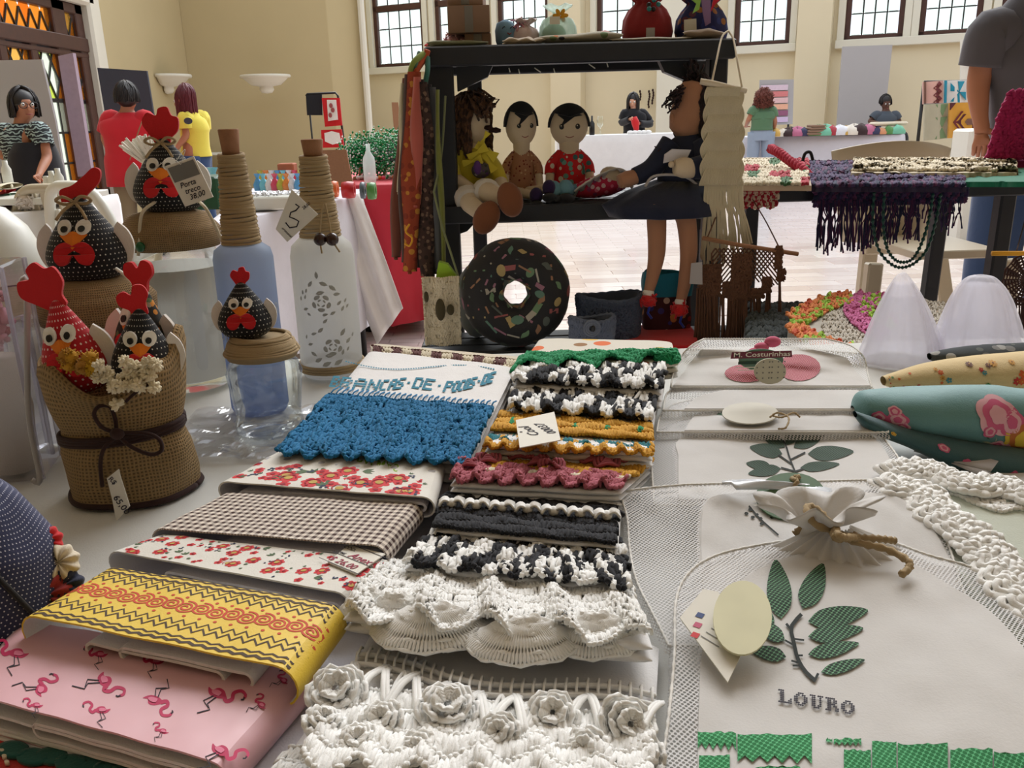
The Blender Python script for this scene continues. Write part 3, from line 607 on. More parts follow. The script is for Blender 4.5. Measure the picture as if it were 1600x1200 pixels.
# far counters
a, b = D(905, 212, 12.9), D(1098, 206, 12.9); za = a[2]
cloth_table('tablecloth', 'long white cloth on the far centre counter before the woman in black', 'far counter table under the long white cloth', [(a[0]-.3, 12.9), (b[0], 12.9), (b[0], 13.6), (a[0]-.3, 13.6)], za, za-.05, M['white'], .02, 9, 2)
a, b = D(1160, 212, 12.9), D(1414, 212, 12.2); zb = (a[2]+b[2])/2
cloth_table('tablecloth', 'long white cloth on the far right table heaped with crafts', 'far right table under the white cloth', [a[:2], b[:2], b[:2]+A(.35, .9), a[:2]+A(.1, .9)], zb, zb-.12, M['lilac'], .01, 9, 3)
# goods on the far right table
cols = [(170, 60, 70), (230, 220, 205), (60, 60, 90), (120, 190, 160), (210, 170, 90), (190, 110, 140), (90, 140, 80), (225, 225, 230), (60, 40, 40), (215, 150, 110)]
gm = [fabric('craft_cloth_%d' % i, c) for i, c in enumerate(cols)]
wn = ['red', 'cream', 'navy', 'mint', 'mustard', 'rose', 'leaf green', 'white', 'dark brown', 'apricot']
kk = 0
for px in range(1212, 1410, 11):
    py = 205+2*math.sin(px)+(px-1170)*.012; p = D(px, py+1, 12.75-(px-1160)*.0018); s = .055+.04*random.random(); m = (px*7) % 10
    mb = MB(); P = A(0, 0, 0); u = np.linspace(0, 2*math.pi, 14, endpoint=False); rr = []
    for h, w in ((0, 1.25), (.35, 1.3), (.8, .9), (1, .05)): rr.append(np.stack([p[0]+np.cos(u)*s*w*1.3*(1+.2*np.sin(3*u+px)), p[1]+np.sin(u)*s*w*1.2, zb+.004+s*1.5*h+.02*h*np.sin(2*u+px)], 1))
    mb.grid(np.stack(rr, 1), cu=True); o = mb.build('folded_craft', gm[m]); kk += 1
    tag(o, 'small %s cloth craft in the far right row, number %s from its left end' % (wn[m], ['one', 'two', 'three', 'four', 'five', 'six', 'seven', 'eight', 'nine', 'ten', 'eleven', 'twelve', 'thirteen', 'fourteen', 'fifteen', 'sixteen', 'seventeen', 'eighteen', 'nineteen'][kk-1]), 'craft', 'crafts on the far right table')
mb = MB(); c = D(1275, 200, 12.5)
for k in range(4): mb.box((c[0], c[1], zb+.03+k*.035), (.26-.02*k, .2, .03), .008)
tag(mb.build('book_stack', M['card']), 'brown stack of flat boxes in middle of the far right table', 'boxes')
mb = MB(); c = D(1388, 193, 12.4); mb.box((c[0], c[1], zb+.14), (.48, .2, .05), .02); mb.box((c[0]-.02, c[1], zb+.06), (.3, .2, .1), .02); tag(mb.build('display_stand', M['cream']), 'cream tray on stand before the seated woman', 'stand')
# bottle and flowers on centre counter
c = D(926, 208, 13); mb = MB(); mb.lathe([(.001, 0), (.038, 0), (.04, .02), (.04, .16), (.015, .2), (.013, .27), (.001, .27)], (c[0], c[1]+.1, za), 16); o = mb.build('wine_bottle', M['black']); tag(o, 'dark wine bottle on the far centre counter', 'bottle')
for i, dx in enumerate((-.11, .12)):
    mb = MB(); mb.lathe([(.001, 0), (.04, 0), (.01, .02), (.01, .1), (.045, .14), (.05, .2), (.035, .26)], (c[0]+dx, c[1]+.1, za), 16); tag(mb.build('goblet', M['glass']), ['clear goblet left of the far wine bottle', 'clear goblet right of the far wine bottle'][i], 'glass')
# blouse-like bits in front of the woman in black
for i in range(5):
    p = D(985+i*7, 208, 13.1); mb = MB(); mb.ell((p[0], p[1], za+.02), (.05, .05, .03), M=rotm(rz=i)); tag(mb.build('lace_doily', M['white']), 'crumpled white doily lying before the woman in black', 'doily', 'doilies on the far centre counter')
# display boards
def board(nm, label, pts, Y, t, mat, cat='board', lab2=None, parts=()):
    P = [D(x, y, Y) for x, y in pts]; c = sum(P)/len(P); r = thing(nm, label, cat, (c[0], Y, 0)); mb = MB(); mb.prism([(p[0]-c[0], p[2]) for p in P], (c[0], Y, 0), (1, 0, 0), (0, 0, 1), t); mb.build('panel', mat, r)
    mb = MB(); x0, x1 = min(p[0] for p in P), max(p[0] for p in P); zl = min(p[2] for p in P)
    for x in (x0+.06, x1-.06): mb.tube([(x, Y, zl+.05), (x, Y+.02, 0)], .015, 8)
    mb.build('stand', M['iron'], r); return r
board('display_board', 'tall grey board propped under the third-last window', [(1316, 73), (1394, 70), (1380, 200), (1306, 208)], 15.4, .03, M['greyboard'])
board('display_board', 'large white-grey board behind the striped-blouse woman', [(-60, 96), (66, 93), (88, 190), (104, 285), (-60, 290)], 7.0, .03, M['greyboard'])
board('display_board', 'narrow mauve board leaning beside the stained glass door', [(93, 88), (116, 83), (146, 272), (124, 276)], 7.2, .05, solid('mauve_board', (164, 144, 158), .8))
board('slate_board', 'dark slate board behind the red-shirted person', [(153, 106), (230, 111), (241, 180), (166, 184)], 8.6, .03, M['slate'])
# poster boards at right
r = board('poster_frame', 'grey poster frame with pink and red striped sheets behind curly-haired woman', [(1187, 125), (1240, 124), (1238, 194), (1185, 196)], 13.4, .03, M['greyboard'], 'frame')
for i, c in enumerate([(224, 200, 214), (220, 130, 130), (230, 190, 190), (240, 180, 150), (150, 90, 120), (214, 190, 220)]):
    mb = MB(); p = D(1210, 137+i*10, 13.37); mb.box(p, (.4, .006, .075), .001); mb.build('paper_strip', solid('poster_strip_%d' % i, c), r)
r = board('banner', 'tall colourful printed banner with grid calendar behind the man', [(1501, 62), (1600, 56), (1602, 178), (1500, 182)], 11.5, .03, M['paper'], 'banner')
mb = MB(); S = planeS(D(1500, 180, 11.46), (1, 0, 0), (0, 0, 1)); g = random.Random(2)
for i, (x, y, w, h, c) in enumerate([(.02, .62, .2, .3, 1), (.05, .5, .14, .3, 2), (.12, .62, .22, .26, 3), (.3, .7, .2, .2, 4), (.32, .3, .16, .3, 2)]):
    a = np.linspace(0, 2*math.pi, 14)[:-1]; mb.decal(S, np.stack([x+w/2+np.cos(a)*w/2, y+h/2+np.sin(a)*h/2], 1), c, .003)
for i in range(7):
    mb.stroke(S, [(.2, .12+i*.05), (.8, .12+i*.05)], .008, 5, .003); mb.stroke(S, [(.2+i*.09, .1), (.2+i*.09, .45)], .006, 5, .003)
mb.text(S, 'De Maos', 5, .06, (.35, .02), off=.003)
mb.build('printed_motif', [M['paper'], solid('print_yellow', (206, 200, 70)), solid('print_pink', (214, 110, 130)), solid('print_purple', (84, 60, 100)), solid('print_blue', (140, 180, 210)), M['grey_ink']], r)
# quilts on a rail
def quilt(label, pts, Y, base, motifs, mats):
    P = [D(x, y, Y) for x, y in pts]; c = sum(P)/4; r = thing('quilt', label, 'quilt', (c[0], Y, P[0][2]-.7)); n = 16
    u = np.linspace(0, 1, n)[:, None, None]; v = np.linspace(0, 1, n)[None, :, None]; f = lambda u, v: (P[3]*(1-u)+P[2]*u)*(1-v)+(P[0]*(1-u)+P[1]*u)*v+A(0, 1, 0)*.02*np.sin(u*9)
    mb = MB(); g = f(u, v); b = g+A(0, .03, 0); mb.grid(g); mb.grid(b[::-1])
    for ed in (0, -1): mb.grid(np.stack([g[ed], b[ed]], 0)); mb.grid(np.stack([g[:, ed], b[:, ed]], 1))
    mb.build('backing', base, r)
    S = mkS(lambda a, b: f(a[..., None], b[..., None])+0*A(0, 0, 0), -1)
    for pl, m in motifs:
        mb = MB(); pl = np.asarray(pl, float); nn = len(pl); lo, hi = S(pl[:, 0], pl[:, 1], -.002), S(pl[:, 0], pl[:, 1], -.012)
        if hi[0][1] > lo[0][1]: lo, hi = S(pl[:, 0], pl[:, 1], .002), S(pl[:, 0], pl[:, 1], .012)
        i = np.arange(nn); j = (i+1) % nn; mb.add(np.vstack([lo, hi]), np.stack([i, j, j+nn, i+nn], 1), 0, None, False); mb.f.append((np.arange(nn, 2*nn)[None], 0, None, False)); mb.build('patch', mats[m], r)
    return r
dia = lambda x, y, w, h: [(x-w, y), (x, y-h), (x+w, y), (x, y+h)]
tri = lambda *p: list(p)
qm = [fabric('quilt_maroon', (110, 40, 44)), fabric('quilt_pink', (222, 176, 164)), fabric('quilt_turquoise', (24, 140, 170)), fabric('quilt_gold', (206, 150, 56)), fabric('quilt_green', (110, 136, 96)), fabric('quilt_wine', (84, 28, 36)), fabric('quilt_brown', (120, 84, 70))]
quilt('pink quilt with maroon diamond patchwork, top left of the quilt rack', [(1443, 128), (1474, 126), (1474, 162), (1443, 163)], 10.6, qm[1], [(dia(.62+.18*(i % 2)*(1 if i < 9 else -1)-.0, .08+i*.155*1, .17, .12), 0) for i in range(6)]+[([(0, 0), (.14, 0), (.14, 1), (0, 1)], 6)], qm)
quilt('white quilt with turquoise pinwheel patchwork, top right of the quilt rack', [(1475, 126), (1512, 125), (1512, 162), (1474, 162)], 10.6, M['white'], [([(.02, 0), (.14, 0), (.14, 1), (.02, 1)], 2), ([(.6, .5), (.3, .9), (.3, .55)], 2), ([(.6, .5), (.9, .95), (.55, .95)], 2), ([(.6, .5), (.3, .1), (.62, .05)], 2), ([(.6, .5), (.95, .5), (.95, .15)], 2)], qm)
quilt('beige quilt with green hourglass patchwork, lower left of the quilt rack', [(1445, 163), (1484, 161), (1482, 216), (1444, 220)], 10.3, fabric('quilt_beige', (176, 170, 146)), [([(.42, .02), (.95, .02), (.7, .32)], 4), ([(.42, .62), (.95, .62), (.7, .34)], 4), ([(.42, .98), (.95, .98), (.7, .66)], 4)], qm)
hexo = lambda r: [(.55+r*math.cos(a), .45+r*math.sin(a)*.85) for a in np.arange(6)*math.pi/3]
quilt('gold and maroon hexagon quilt, lower right of the quilt rack', [(1484, 161), (1538, 159), (1538, 214), (1482, 216)], 10.25, qm[3], [(hexo(.42), 0), (hexo(.36), 3), (hexo(.3), 5), (hexo(.12), 6), ([(.0, .8), (.2, 1), (0, 1)], 5), ([(.9, 1), (1, .8), (1, 1)], 5)], qm)
r = thing('quilt_rack', 'black metal rack carrying the four patchwork quilts', 'rack', (*D(1490, 230, 10.5)[:2], 0)); mb = MB()
for x in (1444, 1539): mb.tube([D(x, 128, 10.66), A(D(x, 128, 10.66)[0], 10.66, 0)], .02, 8)
mb.tube([D(1444, 128, 10.66), D(1539, 126, 10.66)], .015, 8); mb.tube([D(1444, 164, 10.4), D(1539, 161, 10.4)], .015, 8); mb.build('frame', M['iron'], r)
mb = MB(); p = D(1527, 225, 7.5); mb.box((p[0], 7.5, .45), (.3, .3, .92+.04), .02); tag(mb.build('white_pedestal', M['plastic']), 'white box pedestal below the hand of the man', 'pedestal')
# black and red frame stands (left of the counter)
r = thing('pennant_stand', 'thin metal stand with black and red embroidered pennants on the corner wall', 'stand', (*D(508, 260, 9.6)[:2], 0)); mb = MB()
mb.tube([D(478, 150, 9.6), D(480, 147, 9.6), D(524, 145, 9.6), D(528, 150, 9.6), D(541, 250, 9.6), A(D(541, 250, 9.6)[0]+.02, 9.6, 0)], .012, 6); mb.tube([D(484, 175, 9.6), D(490, 240, 9.6), A(D(490, 240, 9.6)[0], 9.6, 0)], .01, 6); mb.build('frame', M['iron'], r)
pen = lambda pts, Y, m, nm='pennant': (lambda mb: mb.build(nm, m, r))(MB().prism([(D(x, y, Y)[0], D(x, y, Y)[2]) for x, y in pts], (0, Y, 0), (1, 0, 0), (0, 0, 1), .02))
pen([(478, 148), (503, 147), (504, 180), (480, 180)], 9.58, M['matte_black']); pen([(503, 153), (531, 153), (535, 196), (508, 198)], 9.55, M['red_felt']); pen([(511, 156), (525, 156), (528, 187), (513, 189)], 9.53, M['white_felt'], 'white_inset')
pen([(502, 203), (534, 202), (538, 230), (503, 231)], 9.5, M['red_felt']); pen([(507, 208), (518, 205), (530, 208), (533, 222), (520, 226), (508, 221)], 9.48, M['white_felt'], 'white_inset')
for x, y in ((517, 165), (520, 172), (516, 180)): mb = MB(); mb.ell(D(x, y, 9.5), (.02, .005, .025)); mb.build('embroidered_flower', M['lip'], r)
# sheet by the window wall and hanging chains near the woman in black
board('banner', 'narrow brown banner left of the hanging fabric bundle', [(612, 160), (622, 160), (630, 230), (618, 232)], 12, .02, M['cork'], 'banner')
r = thing('wall_chain_ornament', 'dangling dark ornaments on the wall right of the woman in black', 'ornament', WW(1020, 200, .05))
for x, y0, y1 in ((1000, 143, 160), (1014, 143, 172), (1020, 141, 165), (1028, 162, 195)):
    for k in range(int((y1-y0)/4)): mb = MB(); mb.ell(WW(x+math.sin(k), y0+k*4, .08), (.02, .01, .03), seg=8); mb.build('bead', M['dkbrown'], r)
# plastic chairs
def plastic_chair(label, loc, rz, mat, back_h=.84):
    r = thing('plastic_chair', label, 'chair', loc, 'monobloc plastic chairs'); tf = rotm(rz=rz, loc=(loc[0], loc[1], 0))
    mb = MB(); mb.tf = tf; mb.box((0, 0, .43), (.46, .44, .03), .014); mb.build('seat', mat, r)
    mb = MB(); mb.tf = tf; a = np.linspace(-1, 1, 24)
    arch = np.stack([.24*np.sign(a)*np.abs(a)**.8, .2+.06*(1-a*a), .45+(back_h-.45)*(1-np.abs(a)**3.2)], 1); mb.strands(arch[None], np.full((1, 24), .022), 8)
    mb.build('back_frame', mat, r)
    for k in range(5): mb = MB(); mb.tf = tf; x = (k-2)*.072; zt = .45+(back_h-.45)*(1-abs(x/.24)**3.2)-.01; mb.bar((x*.8, .2, .45), (x, .26-.02*abs(k-2), zt), .035, .012); mb.build('back_slat', mat, r)
    for sx in (-1, 1):
        for sy in (-1, 1): mb = MB(); mb.tf = tf; mb.bar((sx*.2, sy*.18, .43), (sx*.235, sy*.23, 0), .055, .04); mb.build('leg', mat, r)
        mb = MB(); mb.tf = tf; mb.strands(spl([(sx*.23, .2, .62), (sx*.27, 0, .66), (sx*.26, -.2, .62), (sx*.23, -.21, .44)], 12)[None], .02, 8); mb.build('armrest', mat, r)
    return r
p = T(1418, 340, .45); c = D(1405, 235, 2.9)
r = thing('plastic_chair', 'cream plastic chair with broad curved back behind the fringed scarves', 'chair', (c[0], 2.95, 0))
mb = MB(); u = np.linspace(-1, 1, 20)[:, None]; v = np.linspace(0, 1, 10)[None]; X = c[0]+.2*u*(.72+.28*v); Z = c[2]+.0-.30*(1-v)+.03*(1-u*u)*v; Yv = 2.9+.06*u*u+0*v
P = np.stack(np.broadcast_arrays(X, Yv, Z), -1); mb.grid(P); o = mb.build('backrest', M['plastic_dim'], r); o.modifiers.new('t', 'SOLIDIFY').thickness = .015
for px0, px1 in ((1360, 1345), (1462, 1472)): mb = MB(); mb.bar(D(px0, 370, 2.9), D(px1+4, 470, 2.9), .05, .04); q0 = D(px1+4, 470, 2.9); mb.bar(q0, (q0[0]+(px1-1405)*.0004, 2.9, 0), .05, .04); mb.bar(D(px0+2, 300, 2.9), D(px0, 372, 2.9), .05, .03); mb.build('leg', M['plastic_dim'], r)
mb = MB(); p0, p1 = D(1352, 384, 2.88), D(1470, 384, 2.88); mb.box((p0+p1)/2, (p1[0]-p0[0], .03, .05)); mb.box(((p0[0]+p1[0])/2, 2.7, p0[2]+.02), (p1[0]-p0[0], .36, .025)); mb.build('seat', M['plastic_dim'], r)
for x in (-.2, .2): mb = MB(); mb.bar((c[0]+x, 2.54, p0[2]), (c[0]+x*1.15, 2.5, 0), .045, .04); mb.build('leg', M['plastic_dim'], r)
p = D(124, 300, 4.3); plastic_chair('grey-white slatted plastic chair behind the topmost left hen', (p[0], 4.3, 0), math.pi*.95, M['plastic_dim'], .86)
p = D(186, 292, 3.7); plastic_chair('bright white plastic chair with broad curved back rail behind the dotted hens', (p[0]+.02, 3.7, 0), math.pi*.85, M['plastic'], .9)
for i, (x, lb) in enumerate([(565, 'pale plastic chair by the pennants, left of the pair'), (592, 'pale plastic chair by the pennants, right of the pair')]):
    p = D(x, 240, 7.5); plastic_chair(lb, (p[0]*(1+.09*i), 7.5+.68*i, 0), .1, M['plastic_dim'], .86+.02*i)
# goods on the middle white table
def onT(x, y, z): return T(x, y, z)
c = onT(448, 322, .80); r = thing('display_tray', 'long white tray box of beadwork between the two bottles', 'tray', (c[0], c[1], .786)); mb = MB(); mb.box((c[0]-.02, c[1]+.12, .812), (.30, .26, .05), .006); mb.build('box', M['plastic'], r)
n = 160; q = RNG.uniform(-1, 1, (n, 2))*A(.13, .1)+A(c[0]-.02, c[1]+.12); mb = MB(); P = np.column_stack([q, np.full(n, .842)]); d_ = RNG.normal(0, .01, (n, 3))*A(1, 1, .3); mb.strands(np.stack([P-d_, P+A(0, 0, .004), P+d_], 1), .003, 5); mb.build('beadwork', solid('silver_beads', (220, 220, 225), .2, metal=.6), r, kind='stuff')
c = onT(322, 330, .78); mb = MB(); mb.box((c[0]-.02, c[1]+.1, .85), (.16, .2, .13), .008); tag(mb.build('storage_box', solid('dark_green_box', (16, 72, 40), .5)), 'dark green box left of the blue bottle neck', 'box')
c = onT(505, 300, .78); mb = MB(); mb.prism([(-.11, 0), (.12, 0), (.09, .19), (-.1, .19)], (c[0], c[1]+.2, .79), (1, 0, 0), (0, .25, 1), .02); tag(mb.build('jewellery_display', M['cork']), 'brown slanted jewellery display right of the tall bottle neck', 'display')
mb = MB(); p = D(493, 287, c[1]+.12); mb.prism([(-.04, -.03), (.05, .0), (.06, .03), (-.02, 0)], p, (1, 0, 0), (0, .25, 1), .004); tag(mb.build('price_card', M['paper']), 'cream card stuck on the brown slanted display', 'card')
mb = MB(); p = T(452, 291, .78); mb.box((p[0], p[1], .845), (.09, .09, .12), .005); tag(mb.build('cardboard_box', solid('dull_orange_card', (176, 104, 72), .8)), 'small orange box left of the tall bottle neck', 'box')
for i, (x, c, w) in enumerate([(519, (24, 70, 120), .02), (531, (220, 110, 50), .03), (553, (190, 24, 32), .055), (576, (90, 100, 110), .02), (590, (80, 140, 70), .035)]):
    p = onT(x-4, 303+i, .80); mb = MB(); a = np.linspace(0, 2*math.pi, 20); R_ = .035
    m = rotm(ry=math.pi/2, loc=(p[0]-.02, p[1]+.05, .82)); mb.tf = m; mb.lathe([(.02, -w/2), (R_, -w/2), (R_+.003, 0), (R_, w/2), (.02, w/2), (.02, -w/2)], seg=20)
    tag(mb.build('bangle_roll', solid('bangle_%d' % i, c, .35)), ['blue', 'orange', 'wide red', 'grey', 'green'][i]+' bangle roll beside the crimson cloth', 'bangle', 'bangle rolls')
# small sachets, sparkling, behind the bottles
cc = [(90, 160, 210), (230, 232, 240), (230, 140, 70), (190, 190, 80), (220, 80, 110), (240, 240, 240), (120, 200, 220)]
sm = [solid('sachet_%d' % i, c, .25, .3, 300) for i, c in enumerate(cc)]; sn = ['blue', 'silver', 'orange', 'olive', 'pink', 'white', 'aqua']
k = 0
for px in range(404, 468, 9):
    for row in (0, 1):
        p = onT(px+row*4, 300-row*7, .78); m = (k*3) % 7; mb = MB(); a = np.linspace(0, 2*math.pi, 10, endpoint=False)
        g = np.stack([np.stack([p[0]+np.cos(a)*w*(1+.2*np.cos(3*a)), p[1]+np.sin(a)*w*.7, np.full(10, .787+h)], 1) for h, w in ((0, .02), (.03, .024), (.055, .012), (.062, .006), (.085, .016))], 1)
        mb.grid(g, cu=True); tag(mb.build('sachet', sm[m]), '%s cellophane sachet behind the white tray, %s row, place %d from the left' % (sn[m], ['front', 'back'][row], (px-404)//9+1), 'sachet', 'sachets behind the white tray'); k += 1
k = 0
for px in range(318, 345, 9):
    p = onT(px, 296, .78); mb = MB(); a = np.linspace(0, 2*math.pi, 10, endpoint=False)
    g = np.stack([np.stack([p[0]+np.cos(a)*w, p[1]+np.sin(a)*w*.7, np.full(10, .787+h)], 1) for h, w in ((0, .025), (.05, .03), (.08, .014), (.11, .03))], 1); mb.grid(g, cu=True)
    tag(mb.build('sachet', sm[(k+4) % 7]), ['silver', 'aqua', 'olive'][k % 3]+' cellophane sachet standing left of the blue bottle', 'sachet', 'sachets left of the blue bottle'); k += 1
# white paper fan behind the standing hen
r = thing('paper_stick_bunch', 'bunch of white paper sticks behind the topmost black hen', 'bunch', D(232, 262, 3.2)); b = D(234, 262, 3.2)
for k in range(26): mb = MB(); a = -.9+k*.045; e = b+A(math.sin(a)*.12, RNG.uniform(-.03, .03), math.cos(a)*.11+RNG.uniform(-.01, .012)); mb.bar(b+A(k*.001, 0, 0), e, .007, .007); mb.build('paper_stick', M['paper'], r)
r.location.z = b[2]; mb = MB(); mb.lathe([(.001, 0), (.03, 0), (.035, .25), (.02, .3)], (b[0], b[1], b[2]-.27), 14); mb.build('holder', M['plastic'], r)
# wire trees: green glittering foliage and clear bottle
def wire_tree(px, py, R_, label, z=.8):
    p = T(px, py, z); r = thing('wire_tree', label, 'ornamental tree', (p[0], p[1], z)); mb = MB()
    mb.tube([(p[0], p[1], z), (p[0]+.01, p[1], z+.06), (p[0], p[1], z+.13)], [.008, .01, .006], 8); mb.lathe([(.001, 0), (.04, 0), (.035, .015), (.001, .02)], (p[0], p[1], z), 16); mb.build('trunk', M['cork'], r)
    n = 700; d0 = nrm(RNG.normal(size=(n, 3)))*A(1, .8, .8); e = A(p[0], p[1], z+.13)+d0*R_*RNG.uniform(.5, 1, (n, 1)); ax = nrm(RNG.normal(size=(n, 3)))*.009
    mb = MB(); mb.strands(np.stack([e-ax, e, e+ax], 1), np.tile([[.0005, .007, .0005]], (n, 1)), 4, 0); m2 = n//3; e2 = e[:m2]+RNG.normal(0, .012, (m2, 3)); mb.strands(np.stack([e2-ax[:m2]*.6, e2, e2+ax[:m2]*.6], 1), np.tile([[.001, .006, .001]], (m2, 1)), 4, 1)
    st = A(p[0], p[1], z+.1)[None].repeat(90, 0); mb.strands(np.stack([st, (st+e[:90])/2+A(0, 0, .01), e[:90]], 1), .0012, 4, 2)
    mb.build('foliage', [solid('glitter_green', (30, 150, 84), .2, .4, 80), solid('glitter_white', (235, 240, 235), .2), M['iron']], r, kind='stuff')
wire_tree(572, 279, .17, 'sparkling green wire tree, leftmost on the crimson table'); wire_tree(600, 277, .2, 'sparkling green wire tree in the middle of the crimson table'); wire_tree(628, 279, .19, 'sparkling green wire tree next to the hanging fabric bundle'); wire_tree(562, 280, .08, 'smallest sparkling wire tree at the left end of its row')
p = T(578, 287, .8); mb = MB(); mb.lathe([(.001, 0), (.03, 0), (.033, .02), (.033, .1), (.03, .13), (.012, .16), (.011, .19), (.014, .2)], (p[0], p[1]+.02, .802), 20); tag(mb.build('spray_bottle', sheer('misty_clear', (225, 235, 232), .45)), 'clear small bottle standing before the green wire trees', 'bottle')
for i in range(16):
    p = T(560+i*5.6, 283-i*.15+RNG.uniform(-3, 1.5), .8); mb = MB(); mb.ell((p[0], p[1], .815), (.013, .013, .012), seg=8); tag(mb.build('crystal_charm', sm[(1, 5, 2, 4)[i % 4]]), 'tiny sparkling charm at the foot of the wire trees', 'charm', 'charms on the crimson table')
# christmas textiles on the left table
for i, (x0, x1, z, c, nm) in enumerate([(-40, 34, .0, (168, 20, 34), 'red cloth at the bottom of the left folded pile'), (-40, 30, .028, (90, 150, 110), 'green cloth in the middle of the left folded pile'), (-30, 26, .052, (186, 24, 40), 'red cloth high in the left folded pile'), (-30, 36, .076, (214, 205, 178), 'cream cloth on top of the left folded pile')]):
    a, b = T(x0, 318, .79), T(x1, 312, .79); mb = MB(); u = np.linspace(0, 1, 16); pr = np.linspace(0, 2*math.pi, 16, endpoint=False)
    P = np.stack([np.stack([a[0]+(b[0]-a[0])*u, a[1]+.1+.1*np.cos(q)+0*u, .768+z+.014+.013*np.sin(q)+.006*np.sin(u*6+i)], 1) for q in pr], 0); mb.grid(P, cu=True); mb.strands(np.array([[P[:, -1].mean(0)-A(.004, 0, 0), P[:, -1].mean(0)]]), .01, 8); tag(mb.build('folded_cloth', fabric('xmas_cloth_%d' % i, c)), nm, 'cloth', 'folded christmas cloths')
for i, (x, y, c, nm) in enumerate([(46, 296, (196, 40, 60), 'red crocheted ornament on the left folded pile'), (58, 300, (50, 100, 110), 'teal crocheted ornament on the left folded pile'), (64, 306, (214, 205, 196), 'white crocheted ornament beside the left folded pile'), (36, 308, (225, 215, 205), 'small white ornament before the left folded pile')]):
    p = T(x, y+12, .79); mb = MB(); mb.ell((p[0], p[1]+.03, .80), (.04, .03, .035)); n = 60; q = nrm(RNG.normal(size=(n, 3)))*A(.042, .033, .036)+A(p[0], p[1]+.03, .80); t_ = RNG.normal(0, .008, (n, 3)); mb.strands(np.stack([q-t_, q+A(0, 0, .003), q+t_], 1), .004, 5); tag(mb.build('crochet_ornament', yarn('orn_%d' % i, c)), nm, 'ornament')
for i, (x, y) in enumerate([(74, 292), (82, 284), (92, 280), (10, 268)]):
    p = D(x, y, 4.2); mb = MB(); mb.lathe([(.001, 0), (.022, 0), (.022, .06), (.012, .08), (.012, .1), (.001, .1)], (p[0], p[1], p[2]-.05), 14); tag(mb.build('small_bottle', M['plastic']), ['small white bottle, lowest in the cluster right of the folded pile', 'small white bottle, second from left right of the folded pile', 'small white bottle nearest the cream plastic chair', 'small white dispenser above the folded pile'][i], 'bottle')
p = T(50, 285, .7); r = thing('trestle_table', 'low table behind the left folded pile carrying white bottles', 'table', (p[0], 4.2, 0)); z = D(82, 290, 4.2)[2]-.06
mb = MB(); mb.box((D(60, 290, 4.2)[0]-.32, 4.3, z), (.98, .5, .03)); mb.build('tabletop', M['plastic'], r)
for x in (-.7, .1): mb = MB(); mb.tube([(D(60, 290, 4.2)[0]+x, 4.3, 0), (D(60, 290, 4.2)[0]+x, 4.3, z)], .02, 8); mb.build('leg', M['iron'], r)
# ---------------- main table ----------------
tt = thing('market_table', 'long market table under the white cloth in the foreground', 'table', (0, .65, 0))
mb = MB(); mb.box((.02, .64, TZ-.03), (2.3, 1.08, .035), .004); mb.build('tabletop', M['card'], tt)
for x in (-1.0, 1.04):
    for y in (.18, 1.1): mb = MB(); mb.tube([(x, y, 0), (x, y, TZ-.05)], .02, 10); mb.build('leg', M['iron'], tt)
nx, ny = 150, 80; X, Yg = np.meshgrid(np.linspace(-1.2, 1.22, nx), np.linspace(.04, 1.2, ny), indexing='ij')
Z = TZ-.002+.0018*wob(X, Yg, 9, 3)+.0012*wob(X, Yg, 25, 4); ed = np.clip((Yg-1.185)/.01, 0, 1)+np.clip((.06-Yg)/.01, 0, 1)+np.clip((np.abs(X)-1.18)/.01, 0, 1); Z -= np.clip(ed, 0, 1)*.3
mb = MB(); mb.grid(np.stack([X, Yg, Z], -1), uv=np.stack([X, Yg], -1)); tag(mb.build('tablecloth', M['tablecloth']), 'creased white cloth covering the whole foreground market table', 'tablecloth')
# ---------------- black shelf unit ----------------
BW = M['black_wood']; YF, YB = 1.75, 2.1
zt = D(900, 66, YF)[2]; zm = D(850, 318, YF)[2]; xl = D(664, 100, YF)[0]; xr = D(1148, 90, YF)[0]; zl = D(900, 541, 1.6)[2]
sh = thing('display_shelf', 'black wooden two-tier slatted shelf carrying the rag dolls', 'shelf', ((xl+xr)/2, (YF+YB)/2, 0))
def part(nm, fn, mat, par): mb = MB(); fn(mb); return mb.build(nm, mat, par)
def shelf_deck(x0, x1, z, y0, y1, par, n=4, th=.02, rail=.036):
    w = (y1-y0-.024)/n
    for i in range(n): part('slat', lambda m: m.box(((x0+x1)/2, y0+.014+w*(i+.5), z-th/2), (x1-x0-.012, w-.008, th), .002), BW, par)
    for y in (y0, y1): part('rail', lambda m: m.box(((x0+x1)/2, y, z-rail/2-.001), (x1-x0, .02, rail), .003), BW, par)
shelf_deck(xl, xr, zt, YF, YB, sh); xm0 = D(700, 330, YF)[0]; shelf_deck(xm0-.01, D(1112, 330, YF)[0], zm, YF, YB, sh, 4, .02, .034)
for px, y in ((692, YF+.03), (744, YB-.03), (1116, YF+.05), (1092, YB-.03)):
    x = D(px, 200, y)[0]; part('post', lambda m: m.box((x, y, (zt-.02)/2), (.05 if px < 700 else .036 if y < 2 else .032, .04, zt-.02), .003), BW, sh)
for px, sx in ((712, 1), (1092, -1)):
    x = D(px, 110, YF)[0]; part('corner_brace', lambda m: m.prism([(0, 0), (sx*.07, 0), (sx*.06, -.02), (0, -.045)][::sx], (x, YF+.045, zt-.036), (1, 0, 0), (0, 0, 1), .03), BW, sh)
    x = D(705 if sx > 0 else 1100, 345, YF)[0]; part('corner_brace', lambda m: m.prism([(0, 0), (sx*.05, 0), (sx*.03, -.02), (0, -.03)][::sx], (x, YF+.045, zm-.034), (1, 0, 0), (0, 0, 1), .03), BW, sh)
